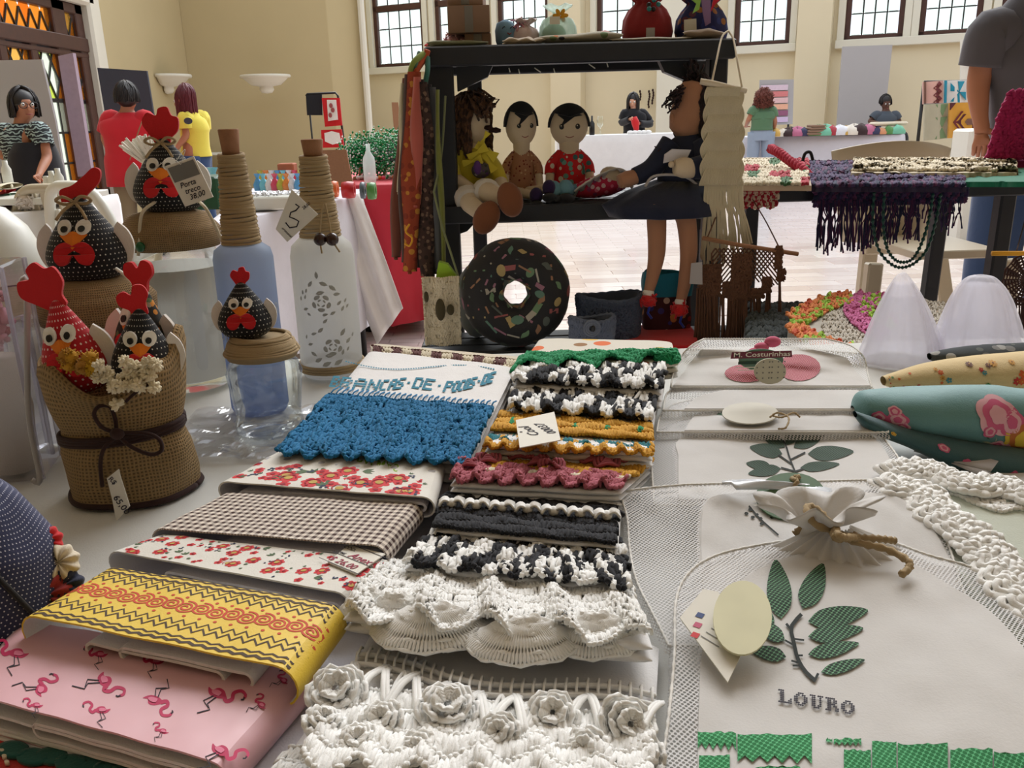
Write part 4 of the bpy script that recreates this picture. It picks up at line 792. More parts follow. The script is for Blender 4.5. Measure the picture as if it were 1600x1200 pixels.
for x, y in ((795, 106), (810, 108), (835, 106), (865, 107), (920, 100), (948, 98), (1040, 96)):     # bright staples under the deck
    part('staple', lambda m: m.tube([D(x, y, YF+.05)+A(0, 0, .0), D(x+(10 if x in (920, 835) else 2), y+7, YF+.05)], .0012, 5), M['plastic'], sh)
# right slatted table
rt = thing('slatted_table', 'long black slatted table under the fringed scarves', 'table', (1.0, 2.2, 0)); xa = D(1150, 290, 2.03)[0]; shelf_deck(xa, D(1700, 290, 2.03)[0], zm, 2.03, 2.45, rt, 4, .02, .036)
x = D(1172, 430, 2.06)[0]; part('leg', lambda m: m.box((x, 2.08, (zm-.03)/2), (.03, .03, zm-.03), .003), BW, rt)
a, b = D(1572, 300, 2.06), D(1553, 430, 2.06); b = a+(b-a)*(a[2]/(a[2]-b[2])); part('leg', lambda m: m.bar(a, b, .038, .038), BW, rt); part('leg', lambda m: m.bar(a+A(.02, .34, 0), b+A(.02, .36, 0), .038, .038), BW, rt); part('leg', lambda m: m.box((x, 2.42, (zm-.03)/2), (.03, .03, zm-.03), .003), BW, rt)
# low bench below
bn = thing('low_bench', 'low dark bench behind the market table holding baskets and ring cushion', 'bench', (.6, 1.75, 0)); x0, x1 = D(655, 541, 1.6)[0], D(1720, 541, 1.6)[0]
for i in range(4): part('board', lambda m: m.box(((x0+x1)/2, 1.5+.02+.056*(i+.5), zl-.012), (x1-x0, .051, .024), .003), BW, bn)
for x in (x0+.06, x1-.06):
    for y in (1.545, 1.72): part('leg', lambda m: m.box((x, y, (zl-.02)/2), (.045, .045, zl-.02), .004), BW, bn)

# ---------------- dolls ----------------
M['doll'] = fabric('doll_cotton', (214, 196, 168)); M['doll_b'] = fabric('doll_brown_cotton', (172, 124, 96)); M['doll_y'] = fabric('doll_yellow_knit', (214, 196, 60))
def spots(name, base, cs, sc=70, th=.38):
    t = NT(name); o = t.obj(); v = t.n('TexVoronoi', {'Vector': o, 'Scale': sc}); f = t.math('LESS_THAN', v.outputs['Distance'], th)
    h = t.xyz(v.outputs['Color'])[0]; st = [(i/len(cs), lin(c)) for i, c in enumerate(cs)]; nd = t.n('ValToRGB', {0: h}); nd.color_ramp.interpolation = 'CONSTANT'; e = nd.color_ramp.elements
    while len(e) < len(st): e.new(.5)
    for i, (p, c) in enumerate(st): e[i].position = p; e[i].color = (*c, 1)
    return t.done(t.bsdf(t.mix(f, lin(base), nd.outputs[0]), .9, t.bump(t.noise(o, 900, 2), .3, .0008)))
def limb(mb, pts, r, mat=0, n=14): mb.strands(spl(pts, n)[None], np.interp(np.linspace(0, 1, n), np.linspace(0, 1, len(r)), r)[None], 14, mat); return mb
def headball(mb, c, rx, ry, rz, yaw=0, mat=0):
    m = rotm(rz=yaw); mb.ell(c, (rx, ry, rz), mat, 24, m)
def on_head(c, rx, ry, rz, yaw, az, el, k=1.02):
    v = A(math.sin(az)*math.cos(el)*rx, -math.cos(az)*math.cos(el)*ry, math.sin(el)*rz)*k; m = rotm(rz=yaw)[:3, :3]; return A(*c)+m@v
def boy(label, Y, hx, hy, rx, rz, yaw, shirt, pants, sock, shoe, pxs):
    c = D(hx, hy, Y); ry = rx*.8; base = D(hx, 316, Y); base[2] = zm; r = thing('rag_doll', label, 'doll', (c[0], Y, zm), None); s = rx
    mb = MB(); headball(mb, c, rx, ry, rz, yaw); limb(mb, [c-A(0, 0, rz*.7), c-A(0, 0, rz*1.35)], [s*.55, s*.5]); mb.build('head', M['doll'], r)
    mb = MB(); k = 60; a = np.linspace(0, 2*math.pi, k, endpoint=False); rows = []
    for j, e in enumerate(np.linspace(math.pi/2, 0, 9)):
        lo = np.where(np.cos(a) > .25, .42+.22*np.sin(a*2.5+.6)*0+.2*(np.sin(a) < -.1)*0+.25*np.abs(np.sin(a)), -.05); el = math.pi/2-(math.pi/2-lo)*(j/8)
        v = np.stack([np.sin(a)*np.cos(el)*rx, -np.cos(a)*np.cos(el)*ry, np.sin(el)*rz], 1)*1.07; rows.append(v)
    P = np.stack(rows, 1)@rotm(rz=yaw)[:3, :3].T+c; mb.grid(P, cu=True)
    S = mkS(lambda u, v: c+(np.stack([np.sin(u)*np.cos(v)*rx, -np.cos(u)*np.cos(v)*ry, np.sin(v)*rz], -1)*1.04)@rotm(rz=yaw)[:3, :3].T)
    mb.decal(S, [(-.75, .55), (-.3, .3), (-.45, -.02), (-.1, .2), (.25, .42), (.8, .5), (.3, .85), (-.5, .85)], 0, .001); q = mb.build('hair', M['matte_black'], r); q.modifiers.new('t', 'SOLIDIFY').thickness = .002
    for g in (-.42, .42):
        p = on_head(c, rx, ry, rz, yaw, g, -.02); mb = MB(); mb.ell(p, (s*.13, s*.08, s*.14), 0, 12); mb.ell(p+A(-s*.03, -s*.08, s*.05), (s*.035,)*3, 1, 8); mb.build('eye', [M['black'], M['eye_white']], r)
    mb = MB(); mb.tube([on_head(c, rx, ry, rz, yaw, g, -.5-.08*(1-(g/.25)**2), 1.0) for g in np.linspace(-.25, .25, 6)], .0008, 5); mb.build('mouth', M['lip'], r)
    nk = c-A(0, 0, rz*1.1); mb = MB(); h = nk[2]-zm
    loft(mb, [(nk, s*.5, s*.42), (nk-A(0, 0, h*.15), s*.72, s*.52), (nk-A(0, 0, h*.5), s*.85, s*.6), (nk-A(0, 0, h*.85), s*.95, s*.66), (nk-A(0, 0, h*.97), s*.7, s*.5)], 0, 20)
    for g in (-1, 1): limb(mb, [nk+A(g*s*.4, 0, -h*.1), nk+A(g*s*.95, -.005, -h*.3), nk+A(g*s*1.05, -.012, -h*.5)], [s*.3, s*.28, s*.3])
    mb.build('shirt', shirt, r)
    for g in (-1, 1): mb = MB(); limb(mb, [nk+A(g*s*1.02, -.01, -h*.45), nk+A(g*s*1.1, -.03, -h*.75), nk+A(g*s*.9, -.05, -h*.86)], [s*.24, s*.22, s*.26]); mb.build('arm', M['doll'], r)
    for (lx, ly), g in zip(pxs, (-1, 1)):
        t_ = D(lx, ly, Y-.085); mb = MB(); hp = A(c[0]+g*s*.4, Y-.02, zm+.016); limb(mb, [hp, (hp+t_)/2, t_], [s*.36, s*.3, s*.27]); mb.build('leg', pants, r)
        mb = MB(); mb.ell(t_+A(0, .006, 0), (s*.42, s*.4, s*.5), 0, 16, rotm(rx=.2)); mb.build('sock', sock, r); mb = MB(); mb.ell(t_+A(0, -.006, -.018), (s*.46, s*.6, s*.28)); mb.build('shoe', shoe, r)
    return r
M['pf'] = spots('brown_floral_print', (168, 120, 92), [(96, 30, 30), (120, 50, 40), (200, 170, 130)], 140, .3); M['rf'] = spots('red_floral_print', (206, 34, 40), [(110, 160, 150), (222, 214, 196), (60, 110, 110)], 75, .42)
boy('black-haired rag doll in brown floral dress with purple socks, middle of shelf', 1.86, 814, 196, .033, .043, .35, M['pf'], M['doll'], fabric('purple_sock', (44, 24, 72)), M['matte_black'], [(838, 306), (858, 294)])
boy('black-haired rag doll in red flowered shirt with light blue legs', 1.87, 889, 197, .0395, .041, -.02, M['rf'], fabric('light_blue_pants', (96, 140, 156)), fabric('light_blue_sock', (104, 150, 165)), M['matte_black'], [(866, 298), (884, 296)])
# girl in yellow, brown hair, head turned away
Y = 1.84; c = D(733, 190, Y); r = thing('rag_doll', 'brown-haired rag doll in yellow top with brown shoes at left end of shelf', 'doll', (c[0], Y, zm)); s = .036
mb = MB(); headball(mb, c+A(.008, 0, 0), .036, .034, .046, .9); limb(mb, [c-A(0, 0, .03), c-A(0, 0, .06)], [.018, .016]); mb.build('head', M['doll'], r)
mb = MB(); hair(mb, c, A(.8, -.6, 0), (.042, .042, .052), .06, 420, .0032, .0016, 48, seed=5); mb.ell(c+A(-.008, .004, .004), (.036, .036, .046)); 
g = np.random.default_rng(3); n = 60; st = c+A(.015, -.03, .045)+g.normal(0, .008, (n, 3)); mb.strands(np.stack([st, st+g.normal(0, .008, (n, 3))+A(.008, -.006, -.01), st+g.normal(0, .01, (n, 3))+A(.014, -.004, -.025)], 1), .0025, 4)
mb.build('hair', yarn('brown_yarn_hair', (96, 66, 44), (62, 40, 28), 90), r)
for g in (0, 1): mb = MB(); p = D(762+g*10, 202+g*4, Y-.02); mb.tube([p-A(.01, 0, -.004), p+A(.004, 0, .003), p+A(.014, 0, -.004+g*.006)], [.003, .006, .003], 8); mb.build('hair_ribbon', M['dkbrown'], r)
nk = c-A(0, 0, .052); h = nk[2]-zm; mb = MB(); loft(mb, [(nk, .02, .018), (nk-A(0, 0, .012), .034, .026), (nk-A(0, 0, h*.5), .046, .034), (nk-A(0, 0, h*.8), .052, .038)], 0, 20)
limb(mb, [nk+A(-.02, 0, -.01), D(702, 258, Y-.02), D(708, 282, Y-.04)], [.022, .024, .02]); limb(mb, [nk+A(.025, 0, -.01), D(772, 265, Y-.01), D(782, 288, Y-.03)], [.018, .019, .017]); mb.build('sweater', M['doll_y'], r)
for i, (x, y, a, w) in enumerate([(746, 238, .5, .022), (760, 236, -.6, .024), (764, 254, -1.0, .02), (738, 252, .2, .02), (757, 216, 1.0, .014)]):
    p = D(x, y, Y-.05); ex = A(math.cos(a), -.2, math.sin(a)); ey = A(-math.sin(a), 0, math.cos(a)); mb = MB(); mb.prism([(-w, -w*.35), (0, -w*.12), (w, -w*.45), (w, w*.45), (0, w*.12), (-w, w*.35)], p, ex, ey, .003); mb.build('bow_ribbon', M['doll_y'], r)
mb = MB(); loft(mb, [(nk-A(0, 0, h*.7), .05, .036), (nk-A(0, 0, h*.97), .056, .05)], 0, 20); mb.ell(D(752, 266, Y-.045), (.02, .015, .016)); mb.build('patterned_skirt', spots('violet_print', (84, 76, 78), [(84, 50, 110), (180, 170, 160), (50, 60, 50)], 120, .4), r)
mb = MB(); mb.ell(D(746, 262, Y-.06), (.008, .006, .014)); mb.build('purple_flower', fabric('violet', (90, 50, 120)), r)
for (a, b, f, cf) in (((718, 290), (736, 320), (760, 340), (732, 312)), ((752, 298), (772, 304), (797, 312), (760, 300))):
    pa, pb, pf, pc = D(*a, Y-.02), D(*b, Y-.1), D(*f, Y-.15), D(*cf, Y-.085)
    mb = MB(); limb(mb, [pa, pc, pb, pf+A(0, .02, 0)], [.022, .021, .018, .016]); mb.build('leg', M['doll'], r)
    mb = MB(); limb(mb, [pc-(pb-pa)*.16, pc+(pb-pa)*.1], [.026, .027]); mb.build('white_cuff', M['white_felt'], r)
    mb = MB(); an = .5 if f[0] < 780 else -.25; mb.ell(pf, (.0245, .016, .034), 0, 20, rotm(ry=an)); mb.build('shoe', fabric('brown_felt', (120, 70, 40)), r)
for (a, b) in (((710, 280), (738, 300)), ((782, 286), (786, 300))): mb = MB(); limb(mb, [D(*a, Y-.04), (D(*a, Y-.04)+D(*b, Y-.07))/2, D(*b, Y-.07)], [.015, .015, .014]); mb.build('arm', M['doll'], r)
# pink bundle doll lying down
Y = 1.83; c = D(940, 292, Y); r = thing('rag_doll', 'small doll wrapped in pink print lying flat beside the big doll', 'doll', (c[0], Y, zm)); mb = MB(); p = [D(898, 296, Y), D(925, 292, Y), D(950, 288, Y), D(975, 285, Y)]
limb(mb, [q*A(1, 1, 0)+A(0, 0, zm+.016+.006*i) for i, q in enumerate(p)], [.012, .022, .024, .016], n=20); mb.build('dress', spots('pink_print', (200, 46, 84), [(232, 200, 208), (150, 60, 110), (230, 120, 150)], 90, .4), r)
mb = MB(); q = np.random.default_rng(1); e = spl([D(893, 300, Y-.03), D(915, 284, Y-.035), D(940, 270, Y-.03), D(966, 262, Y-.02), D(984, 272, Y-.02), D(990, 292, Y-.02)], 40); e2 = e+A(0, .02, -.012)+.004*np.sin(np.arange(40)[:, None]*1.7)*A(0, 1, 1); mb.grid(np.stack([e, (e+e2)/2+A(0, 0, .004), e2], 1)); f_ = mb.build('lace_trim', M['white_felt'], r); f_.modifiers.new('t', 'SOLIDIFY').thickness = .003
mb = MB(); mb.ell(D(956, 276, Y), (.026, .022, .02), M=rotm(ry=.4)); mb.build('head', M['doll'], r)
# big doll in navy dress
Y = 1.745; c = D(1076, 172, Y); r = thing('rag_doll', 'large brown-skinned doll in navy dress, legs dangling over the shelf edge', 'doll', (c[0], Y, zm))
mb = MB(); m = rotm(rz=-.5, ry=.12); hc = c+A(.002, 0, 0); rr = [(.0005, -.052), (.02, -.05), (.034, -.036), (.037, -.015), (.034, .012), (.03, .035), (.02, .05), (.0005, .055)]; mb.lathe(rr, hc, 28, 0, m); mb.ell(hc+A(-.034, -.01, -.014), (.006, .008, .01)); limb(mb, [hc-A(-.006, 0, .04), hc-A(-.01, 0, .07)], [.016, .015]); mb.build('head', M['doll_b'], r)
mb = MB(); hm = c+A(.016, .006, .004); mb.ell(hm, (.036, .036, .054)); hair(mb, hm, A(-.8, -.6, 0), (.038, .038, .056), .05, 380, .0032, .002, 60, seed=8)
q = np.random.default_rng(11); n = 22; st = D(1062, 140, Y-.03)+q.normal(0, .006, (n, 3)); tt_ = np.linspace(0, 1, 10)[None, :, None]; P = st[:, None]+np.concatenate([-.018*tt_*q.uniform(.3, 1.2, (n, 1, 1))+.004*np.sin(tt_*14+q.uniform(0, 6, (n, 1, 1))), .003*np.cos(tt_*13+q.uniform(0, 6, (n, 1, 1))), -.04*tt_*q.uniform(.2, 1, (n, 1, 1))], 2); mb.strands(P, .0018, 4)
st = D(1086, 128, Y)+q.normal(0, .01, (n, 3)); P = st[:, None]+np.concatenate([.012*tt_*q.normal(0, 1, (n, 1, 1)), (.003*np.cos(tt_*12)).repeat(n, 0), .03*tt_*q.uniform(.2, 1.1, (n, 1, 1))], 2); mb.strands(P, .002, 4); mb.build('hair', yarn('dark_wine_hair', (44, 22, 26), (24, 14, 18), 90), r)
navy = fabric('navy_cotton', (24, 32, 58)); nk = D(1080, 218, Y); mb = MB()
loft(mb, [(nk+A(0, 0, .012), .022, .02), (nk, .04, .03), (D(1078, 240, Y), .055, .042), (D(1072, 268, Y), .056, .048), (D(1066, 285, Y), .05, .045)], 0, 24)
limb(mb, [D(1050, 225, Y-.01), D(1020, 262, Y-.02), D(992, 276, Y-.03)], [.024, .02, .017]); limb(mb, [D(1098, 228, Y-.02), D(1104, 256, Y-.05), D(1080, 264, Y-.06)], [.026, .024, .02]); mb.build('bodice', navy, r)
mb = MB(); loft(mb, [(D(1066, 283, Y), .052, .046), (D(1050, 298, Y-.015), .085, .06), (D(1034, 318, Y-.03), .112, .075), (D(1036, 336, Y-.035), .1, .085)], 0, 40); P = mb.v[0]; a = np.arctan2(P[:, 1]-Y, P[:, 0]-c[0]); mb.v[0] = P+(.004*np.sin(a*13))[:, None]*A(1, 1, 0)
mb.ell(D(1090, 318, Y-.045), (.035, .04, .03)); o = mb.build('skirt', navy, r); o.modifiers.new('t', 'SOLIDIFY').thickness = .003
mb = MB(); mb.strands(spl([D(1008, 292, Y-.055), D(1020, 276, Y-.05), D(1050, 273, Y-.06), D(1075, 278, Y-.055), D(1096, 296, Y-.045)], 20)[None], .0028, 6); mb.build('waist_trim', M['greyboard'], r)
mb = MB(); mb.prism([(-.026, -.012), (.02, -.006), (.026, .006), (-.01, .012), (-.024, .004)], D(1058, 242, Y-.052), (1, 0, .1), (0, 0, 1), .006); mb.build('collar', M['lilac'], r)
q = np.random.default_rng(5); mb = MB(); st = D(1040, 236, Y-.02)+q.normal(0, .005, (24, 3)); mb.strands(np.stack([st, st+A(-.008, 0, .002)+q.normal(0, .004, (24, 3)), st+A(-.013, 0, -.008)+q.normal(0, .005, (24, 3))], 1), .0012, 4); mb.build('lace_trim', M['dkbrown'], r)
mb = MB(); limb(mb, [D(994, 276, Y-.03), D(980, 280, Y-.035), D(968, 284, Y-.04)], [.014, .016, .013]); mb.build('arm', M['doll_b'], r); mb = MB(); limb(mb, [D(1084, 264, Y-.058), D(1068, 262, Y-.065), D(1054, 262, Y-.068)], [.017, .02, .014]); mb.ell(D(1049, 257, Y-.07), (.006,)*3); mb.build('arm', M['doll'], r)
for pts in ([(1025, 322), (1026, 350), (1026, 395), (1020, 430), (1013, 458)], [(1068, 330), (1073, 350), (1076, 395), (1070, 440), (1063, 472)]):
    k = Y-.08; P = [D(x, y, k-.009*i) for i, (x, y) in enumerate(pts)]; mb = MB(); limb(mb, P, [.019 if pts[0][0] < 1050 else .021, .0185, .0165, .0125, .009], n=24); mb.build('leg', M['doll_b'], r)
    e = P[-1]; mb = MB(); mb.ell(e, (.0115, .012, .009)); mb.build('sock', M['white_felt'], r); mb = MB(); mb.ell(e-A(.002, .006, .014), (.016, .022, .012), M=rotm(ry=.2)); q = nrm(RNG.normal(size=(40, 3)))*A(.016, .022, .012)+e-A(.002, .006, .012); t_ = RNG.normal(0, .003, (40, 3)); mb.strands(np.stack([q-t_, q, q+t_], 1), .0022, 4); mb.build('shoe', M['red_felt'], r)
    mb = MB(); mb.tube([e-A(0, .02, .02), e-A(.004, .022, .034), e-A(-.004, .022, .045)], .0025, 6); mb.build('shoe_ribbon', fabric('cobalt_ribbon', (30, 50, 150)), r)

# ---------------- on the top tier ----------------
def put(px, Y): return D(px, 66, Y)*A(1, 1, 0)+A(0, 0, zt+.001)
def sbox(px0, px1, py0, py1, Y, dep, label, rz=0, z0=None):
    a, b = D(px0, (py0+py1)/2, Y), D(px1, (py0+py1)/2, Y); zt_, zb_ = D((px0+px1)/2, py0, Y)[2], D((px0+px1)/2, py1, Y)[2] if z0 is None else z0
    r = thing('cardboard_box', label, 'box', ((a[0]+b[0])/2, Y, zb_), 'brown cardboard boxes'); mb = MB(); c = ((a[0]+b[0])/2, Y+dep/2, (zt_+zb_)/2); mb.box(c, (b[0]-a[0], dep, zt_-zb_), .001, rz=rz); mb.build('carton', M['card'], r)
    mb = MB(); m = rotm(rz=rz)[:3, :3]; mb.box(A(*c)+m@A(.0, -dep/2-.0006, .0), (.016, .001, zt_-zb_-.002), .0002, rz=rz); mb.build('tape', solid('grey_tape', (120, 116, 110), .4), r); return zt_
z1 = sbox(726, 767, 52, 68, 1.81, .09, 'lowest brown cardboard box of the stack on the top tier', z0=zt+.001)
z2 = sbox(697, 763, 8, 51, 1.80, .1, 'large brown cardboard box in the middle of the stack', .06, z0=z1+.0005); sbox(700, 756, -22, 8, 1.81, .09, 'topmost brown cardboard box, cut by the picture edge', -.05, z0=z2+.0005)
p = put(714, 1.82); mb = MB(); mb.ell(p+A(0, .03, .014), (.024, .02, .0135)); q = nrm(RNG.normal(size=(60, 3)))*A(.026, .022, .013)+p+A(0, .03, .0165); t_ = RNG.normal(0, .004, (60, 3)); mb.strands(np.stack([q-t_, q, q+t_], 1), .0015, 4); tag(mb.build('foil_parcel', solid('pink_foil', (224, 180, 190), .25, .3, 200, metal=.4)), 'small crinkled pink foil parcel left of the lowest box', 'parcel')
def flat_cloth(name, label, cat, pts, Y, dep, mat, z, th=.006, seed=0):
    """soft folded cloth lying on a deck; pts = px list giving x extent and thickness"""
    x0, x1 = D(pts[0], 70, Y)[0], D(pts[1], 70, Y)[0]; u = np.linspace(0, 1, 30)[:, None]; an = np.linspace(0, 2*math.pi, 24, endpoint=False)[None]
    X = x0+(x1-x0)*u+.004*np.sin(an*2+u*9); w = np.sin(np.pi*np.clip(u, .02, .98))**.25; Yy = Y+dep/2+dep/2*np.cos(an)*w; Zz = z+th*.55+(th*.5*np.sin(an)+th*.3*wob(u*8, an*0, 1, seed)*(np.sin(an) > 0))*w
    P = np.stack(np.broadcast_arrays(X, Yy, np.maximum(Zz, z+.0004)), -1); mb = MB(); mb.grid(P, cv=True); return tag(mb.build(name, mat), label, cat)
def print_cloth(n, base, cs, sc, th=.35): return spots(n, base, cs, sc, th)
flat_cloth('folded_cloth', 'grey-green folded cloth under the foil parcel at left end of top tier', 'cloth', (668, 760), 1.775, .03, fabric('sage', (120, 124, 96)), zt, .012, 1)
flat_cloth('folded_cloth', 'red scrap of cloth at the far left end of the top tier', 'cloth', (664, 690), 1.82, .06, M['red_felt'], zt, .012, 2)
flat_cloth('folded_cloth', 'beige folded cloth in front of the blue plush', 'cloth', (788, 850), 1.775, .04, fabric('beige_linen', (178, 162, 138)), zt, .014, 3)
flat_cloth('folded_cloth', 'long printed tea towel with orange motif in front of green bag', 'cloth', (846, 972), 1.775, .05, print_cloth('orange_motif_print', (170, 164, 146), [(200, 120, 70), (50, 50, 50), (110, 130, 90)], 40, .3), zt, .02, 4)
flat_cloth('folded_cloth', 'pale cloth with dark stitching under the red bag', 'cloth', (955, 1090), 1.77, .04, fabric('pale_linen', (176, 170, 154)), zt, .008, 5)
flat_cloth('folded_cloth', 'puffy taupe cloth at the right end of the top tier', 'cloth', (1072, 1134), 1.765, .05, fabric('taupe', (150, 132, 114)), zt, .018, 6)
# blue plush, pink and green parcels, red bag, blue bag
p = put(790, 1.87); r = thing('plush_toy', 'small light blue plush with smiling face on top tier', 'toy', p); mb = MB(); mb.lathe([(.0005, 0), (.016, .002), (.02, .015), (.021, .034), (.017, .048), (.0005, .055)], p, 20); mb.build('body', fabric('plush_blue', (110, 150, 180)), r)
for g in (-1, 1): mb = MB(); mb.tube([p+A(.006+g*.008-.004, -.019, .036), p+A(.006+g*.008, -.02, .04), p+A(.006+g*.008+.004, -.018, .036)], .001, 5); mb.build('eye', M['black'], r)
mb = MB(); mb.tube([p+A(.004, -.02, .028), p+A(.008, -.0205, .025), p+A(.012, -.018, .028)], .0012, 5); mb.build('mouth', M['lip'], r)
def pouch(name, label, cat, px, Y, w, h, mats, neck=.5, top=.25, group=None, lift=0, dep=.8, gather=9):
    p = put(px, Y)+A(0, 0, lift); r = thing(name, label, cat, p, group); mb = MB(); a = np.linspace(0, 2*math.pi, 60, endpoint=False); rows = []
    for q, z in ((.8, 0), (1.0, .06), (1.08, .25), (1.0, .5), (.8, .68), (neck, .8), (neck*.95, .84), (neck+top*.5, .92), (neck+top, 1.0)):
        k = .05*(z > .3)*np.sin(a*gather)*min(1, z*1.3); rows.append(np.stack([np.cos(a)*w*(q+k), np.sin(a)*w*dep*(q+k), np.full(60, h*z)+.003*np.sin(a*5)*(z == 1)], 1)+p)
    mb.grid(np.stack(rows, 1), cu=True); o = mb.build('pouch', mats[0], r); o.modifiers.new('t', 'SOLIDIFY').thickness = .002; return r, p
r, p = pouch('wrapped_parcel', 'white tulle parcel with pink bow beside the blue plush', 'parcel', 822, 1.87, .028, .052, [fabric('pinkish_white', (214, 196, 198))], .3, .5)
mb = MB(); n = 30; st = p[None].repeat(n, 0)+A(-.012, 0, .044); e = st+RNG.normal(0, .009, (n, 3)); mb.strands(np.stack([st, (st+e)/2+A(0, 0, .004), e], 1), .0016, 4); mb.build('bow', fabric('pink_ribbon', (226, 160, 176)), r)
r, p = pouch('wrapped_parcel', 'green soap parcel in clear tulle with yellow flower', 'parcel', 872, 1.86, .036, .075, [sheer('green_tulle', (214, 232, 222), .4)], .25, .55)
mb = MB(); mb.ell(p+A(-.008, 0, .022), (.025, .022, .022)); mb.build('green_soap', fabric('mint_green', (110, 165, 120)), r)
for k in range(6): mb = MB(); a = k*math.pi/3; mb.ell(p+A(.004+math.cos(a)*.009, -.02, .056+math.sin(a)*.007), (.007, .003, .004), M=rotm(ry=-a)); mb.build('petal', M['yellow_felt'], r)
mb = MB(); mb.box(p+A(-.008, -.033, .046), (.02, .001, .014)); mb.build('tag', M['paper'], r)
p = put(945, 1.87); mb = MB(); mb.ell(p+A(0, 0, .015), (.0165, .0165, .0145)); tag(mb.build('yarn_ball', yarn('rose_yarn', (196, 120, 124))), 'small pink yarn ball left of the red bag', 'ball')
r, p = pouch('drawstring_bag', 'dark red gathered fabric bag with teal beads on top tier', 'bag', 1011, 1.87, .048, .094, [fabric('dark_red_cotton', (140, 30, 34))], .52, .3, 'gathered fabric bags')
for k in range(5): mb = MB(); mb.ell(p+A(-.004+(k % 3)*.009, -.045+.004*(k % 2), .062+.008*(k//2)), (.005,)*3, 0, 10); mb.build('bead', [solid('teal_bead', (40, 120, 120), .25), M['hair']][k % 2], r)
mb = MB(); mb.box(p+A(.0, -.041, .018), (.017, .001, .02)); mb.build('tag', M['greyboard'], r)
r, p = pouch('drawstring_bag', 'navy and ochre printed gathered bag with hanging price tag', 'bag', 1095, 1.87, .05, .088, [spots('navy_ochre_print', (34, 38, 84), [(150, 100, 50), (90, 44, 60), (40, 50, 110)], 60, .45)], .6, .3, 'gathered fabric bags')
mb = MB(); mb.prism([(-.013, -.018), (.012, -.014), (.01, .018), (-.014, .014)], p+A(-.03, -.045, .025), (1, 0, -.1), (0, 0, 1), .001); mb.build('tag', M['paper'], r)
for pts, m in (([(1078, -5), (1090, 5), (1084, 20), (1094, 14), (1098, -8)], (150, 200, 90)), ([(1097, -8), (1100, 20), (1104, 40), (1112, 35), (1112, -8)], (140, 110, 150)), ([(1112, 18), (1120, 5), (1132, -6), (1118, -8)], (200, 30, 50))):
    P = [D(x, y, 1.8) for x, y in pts]; c = sum(P)/len(P); mb = MB(); mb.prism([(q[0]-c[0], q[2]-c[2]) for q in P], (c[0], 1.81, c[2]), (1, 0, 0), (0, 0, 1), .004); mb.build('felt_leaf', solid('felt_%d' % m[0], m), r)
# ---------------- hens, jars, bottles, burlap bag ----------------
def patch3(mb, S, pts, o1, o2, mat=0):
    pts = np.asarray(pts, float); n = len(pts); lo, hi = S(pts[:, 0], pts[:, 1], o1), S(pts[:, 0], pts[:, 1], o2); i = np.arange(n); j = (i+1) % n
    tri = np.array(geometry.tessellate_polygon([[Vector((p[0], p[1], 0)) for p in pts]])); b = mb.n
    mb.add(np.vstack([lo, hi]), np.stack([i, j, j+n, i+n], 1), mat, None, False); mb.f.append((tri+b, mat, None, False)); mb.f.append((tri+n+b, mat, None, False))
def circ(x, y, rx, ry=None, n=18, a0=0): ry = rx if ry is None else ry; a = np.linspace(0, 2*math.pi, n, endpoint=False)+a0; return np.stack([x+np.cos(a)*rx, y+np.sin(a)*ry], 1)
def smooth(pts, n=40): P = spl([(*p, 0) for p in list(pts)+[pts[0]]], n)[:-1]; return P[:, :2]
HC1 = [(-.18, -.1), (-.22, .15), (-.42, .35), (-.4, .62), (-.18, .7), (-.02, .55), (.12, .78), (.36, .72), (.42, .45), (.26, .2), (.2, -.1)]       # three-lobed comb
HC2 = [(-.14, -.1), (-.3, .2), (-.45, .5), (-.3, .75), (-.08, .68), (.0, .85), (.22, .88), (.3, .68), (.46, .6), (.42, .3), (.22, .1), (.16, -.1)]
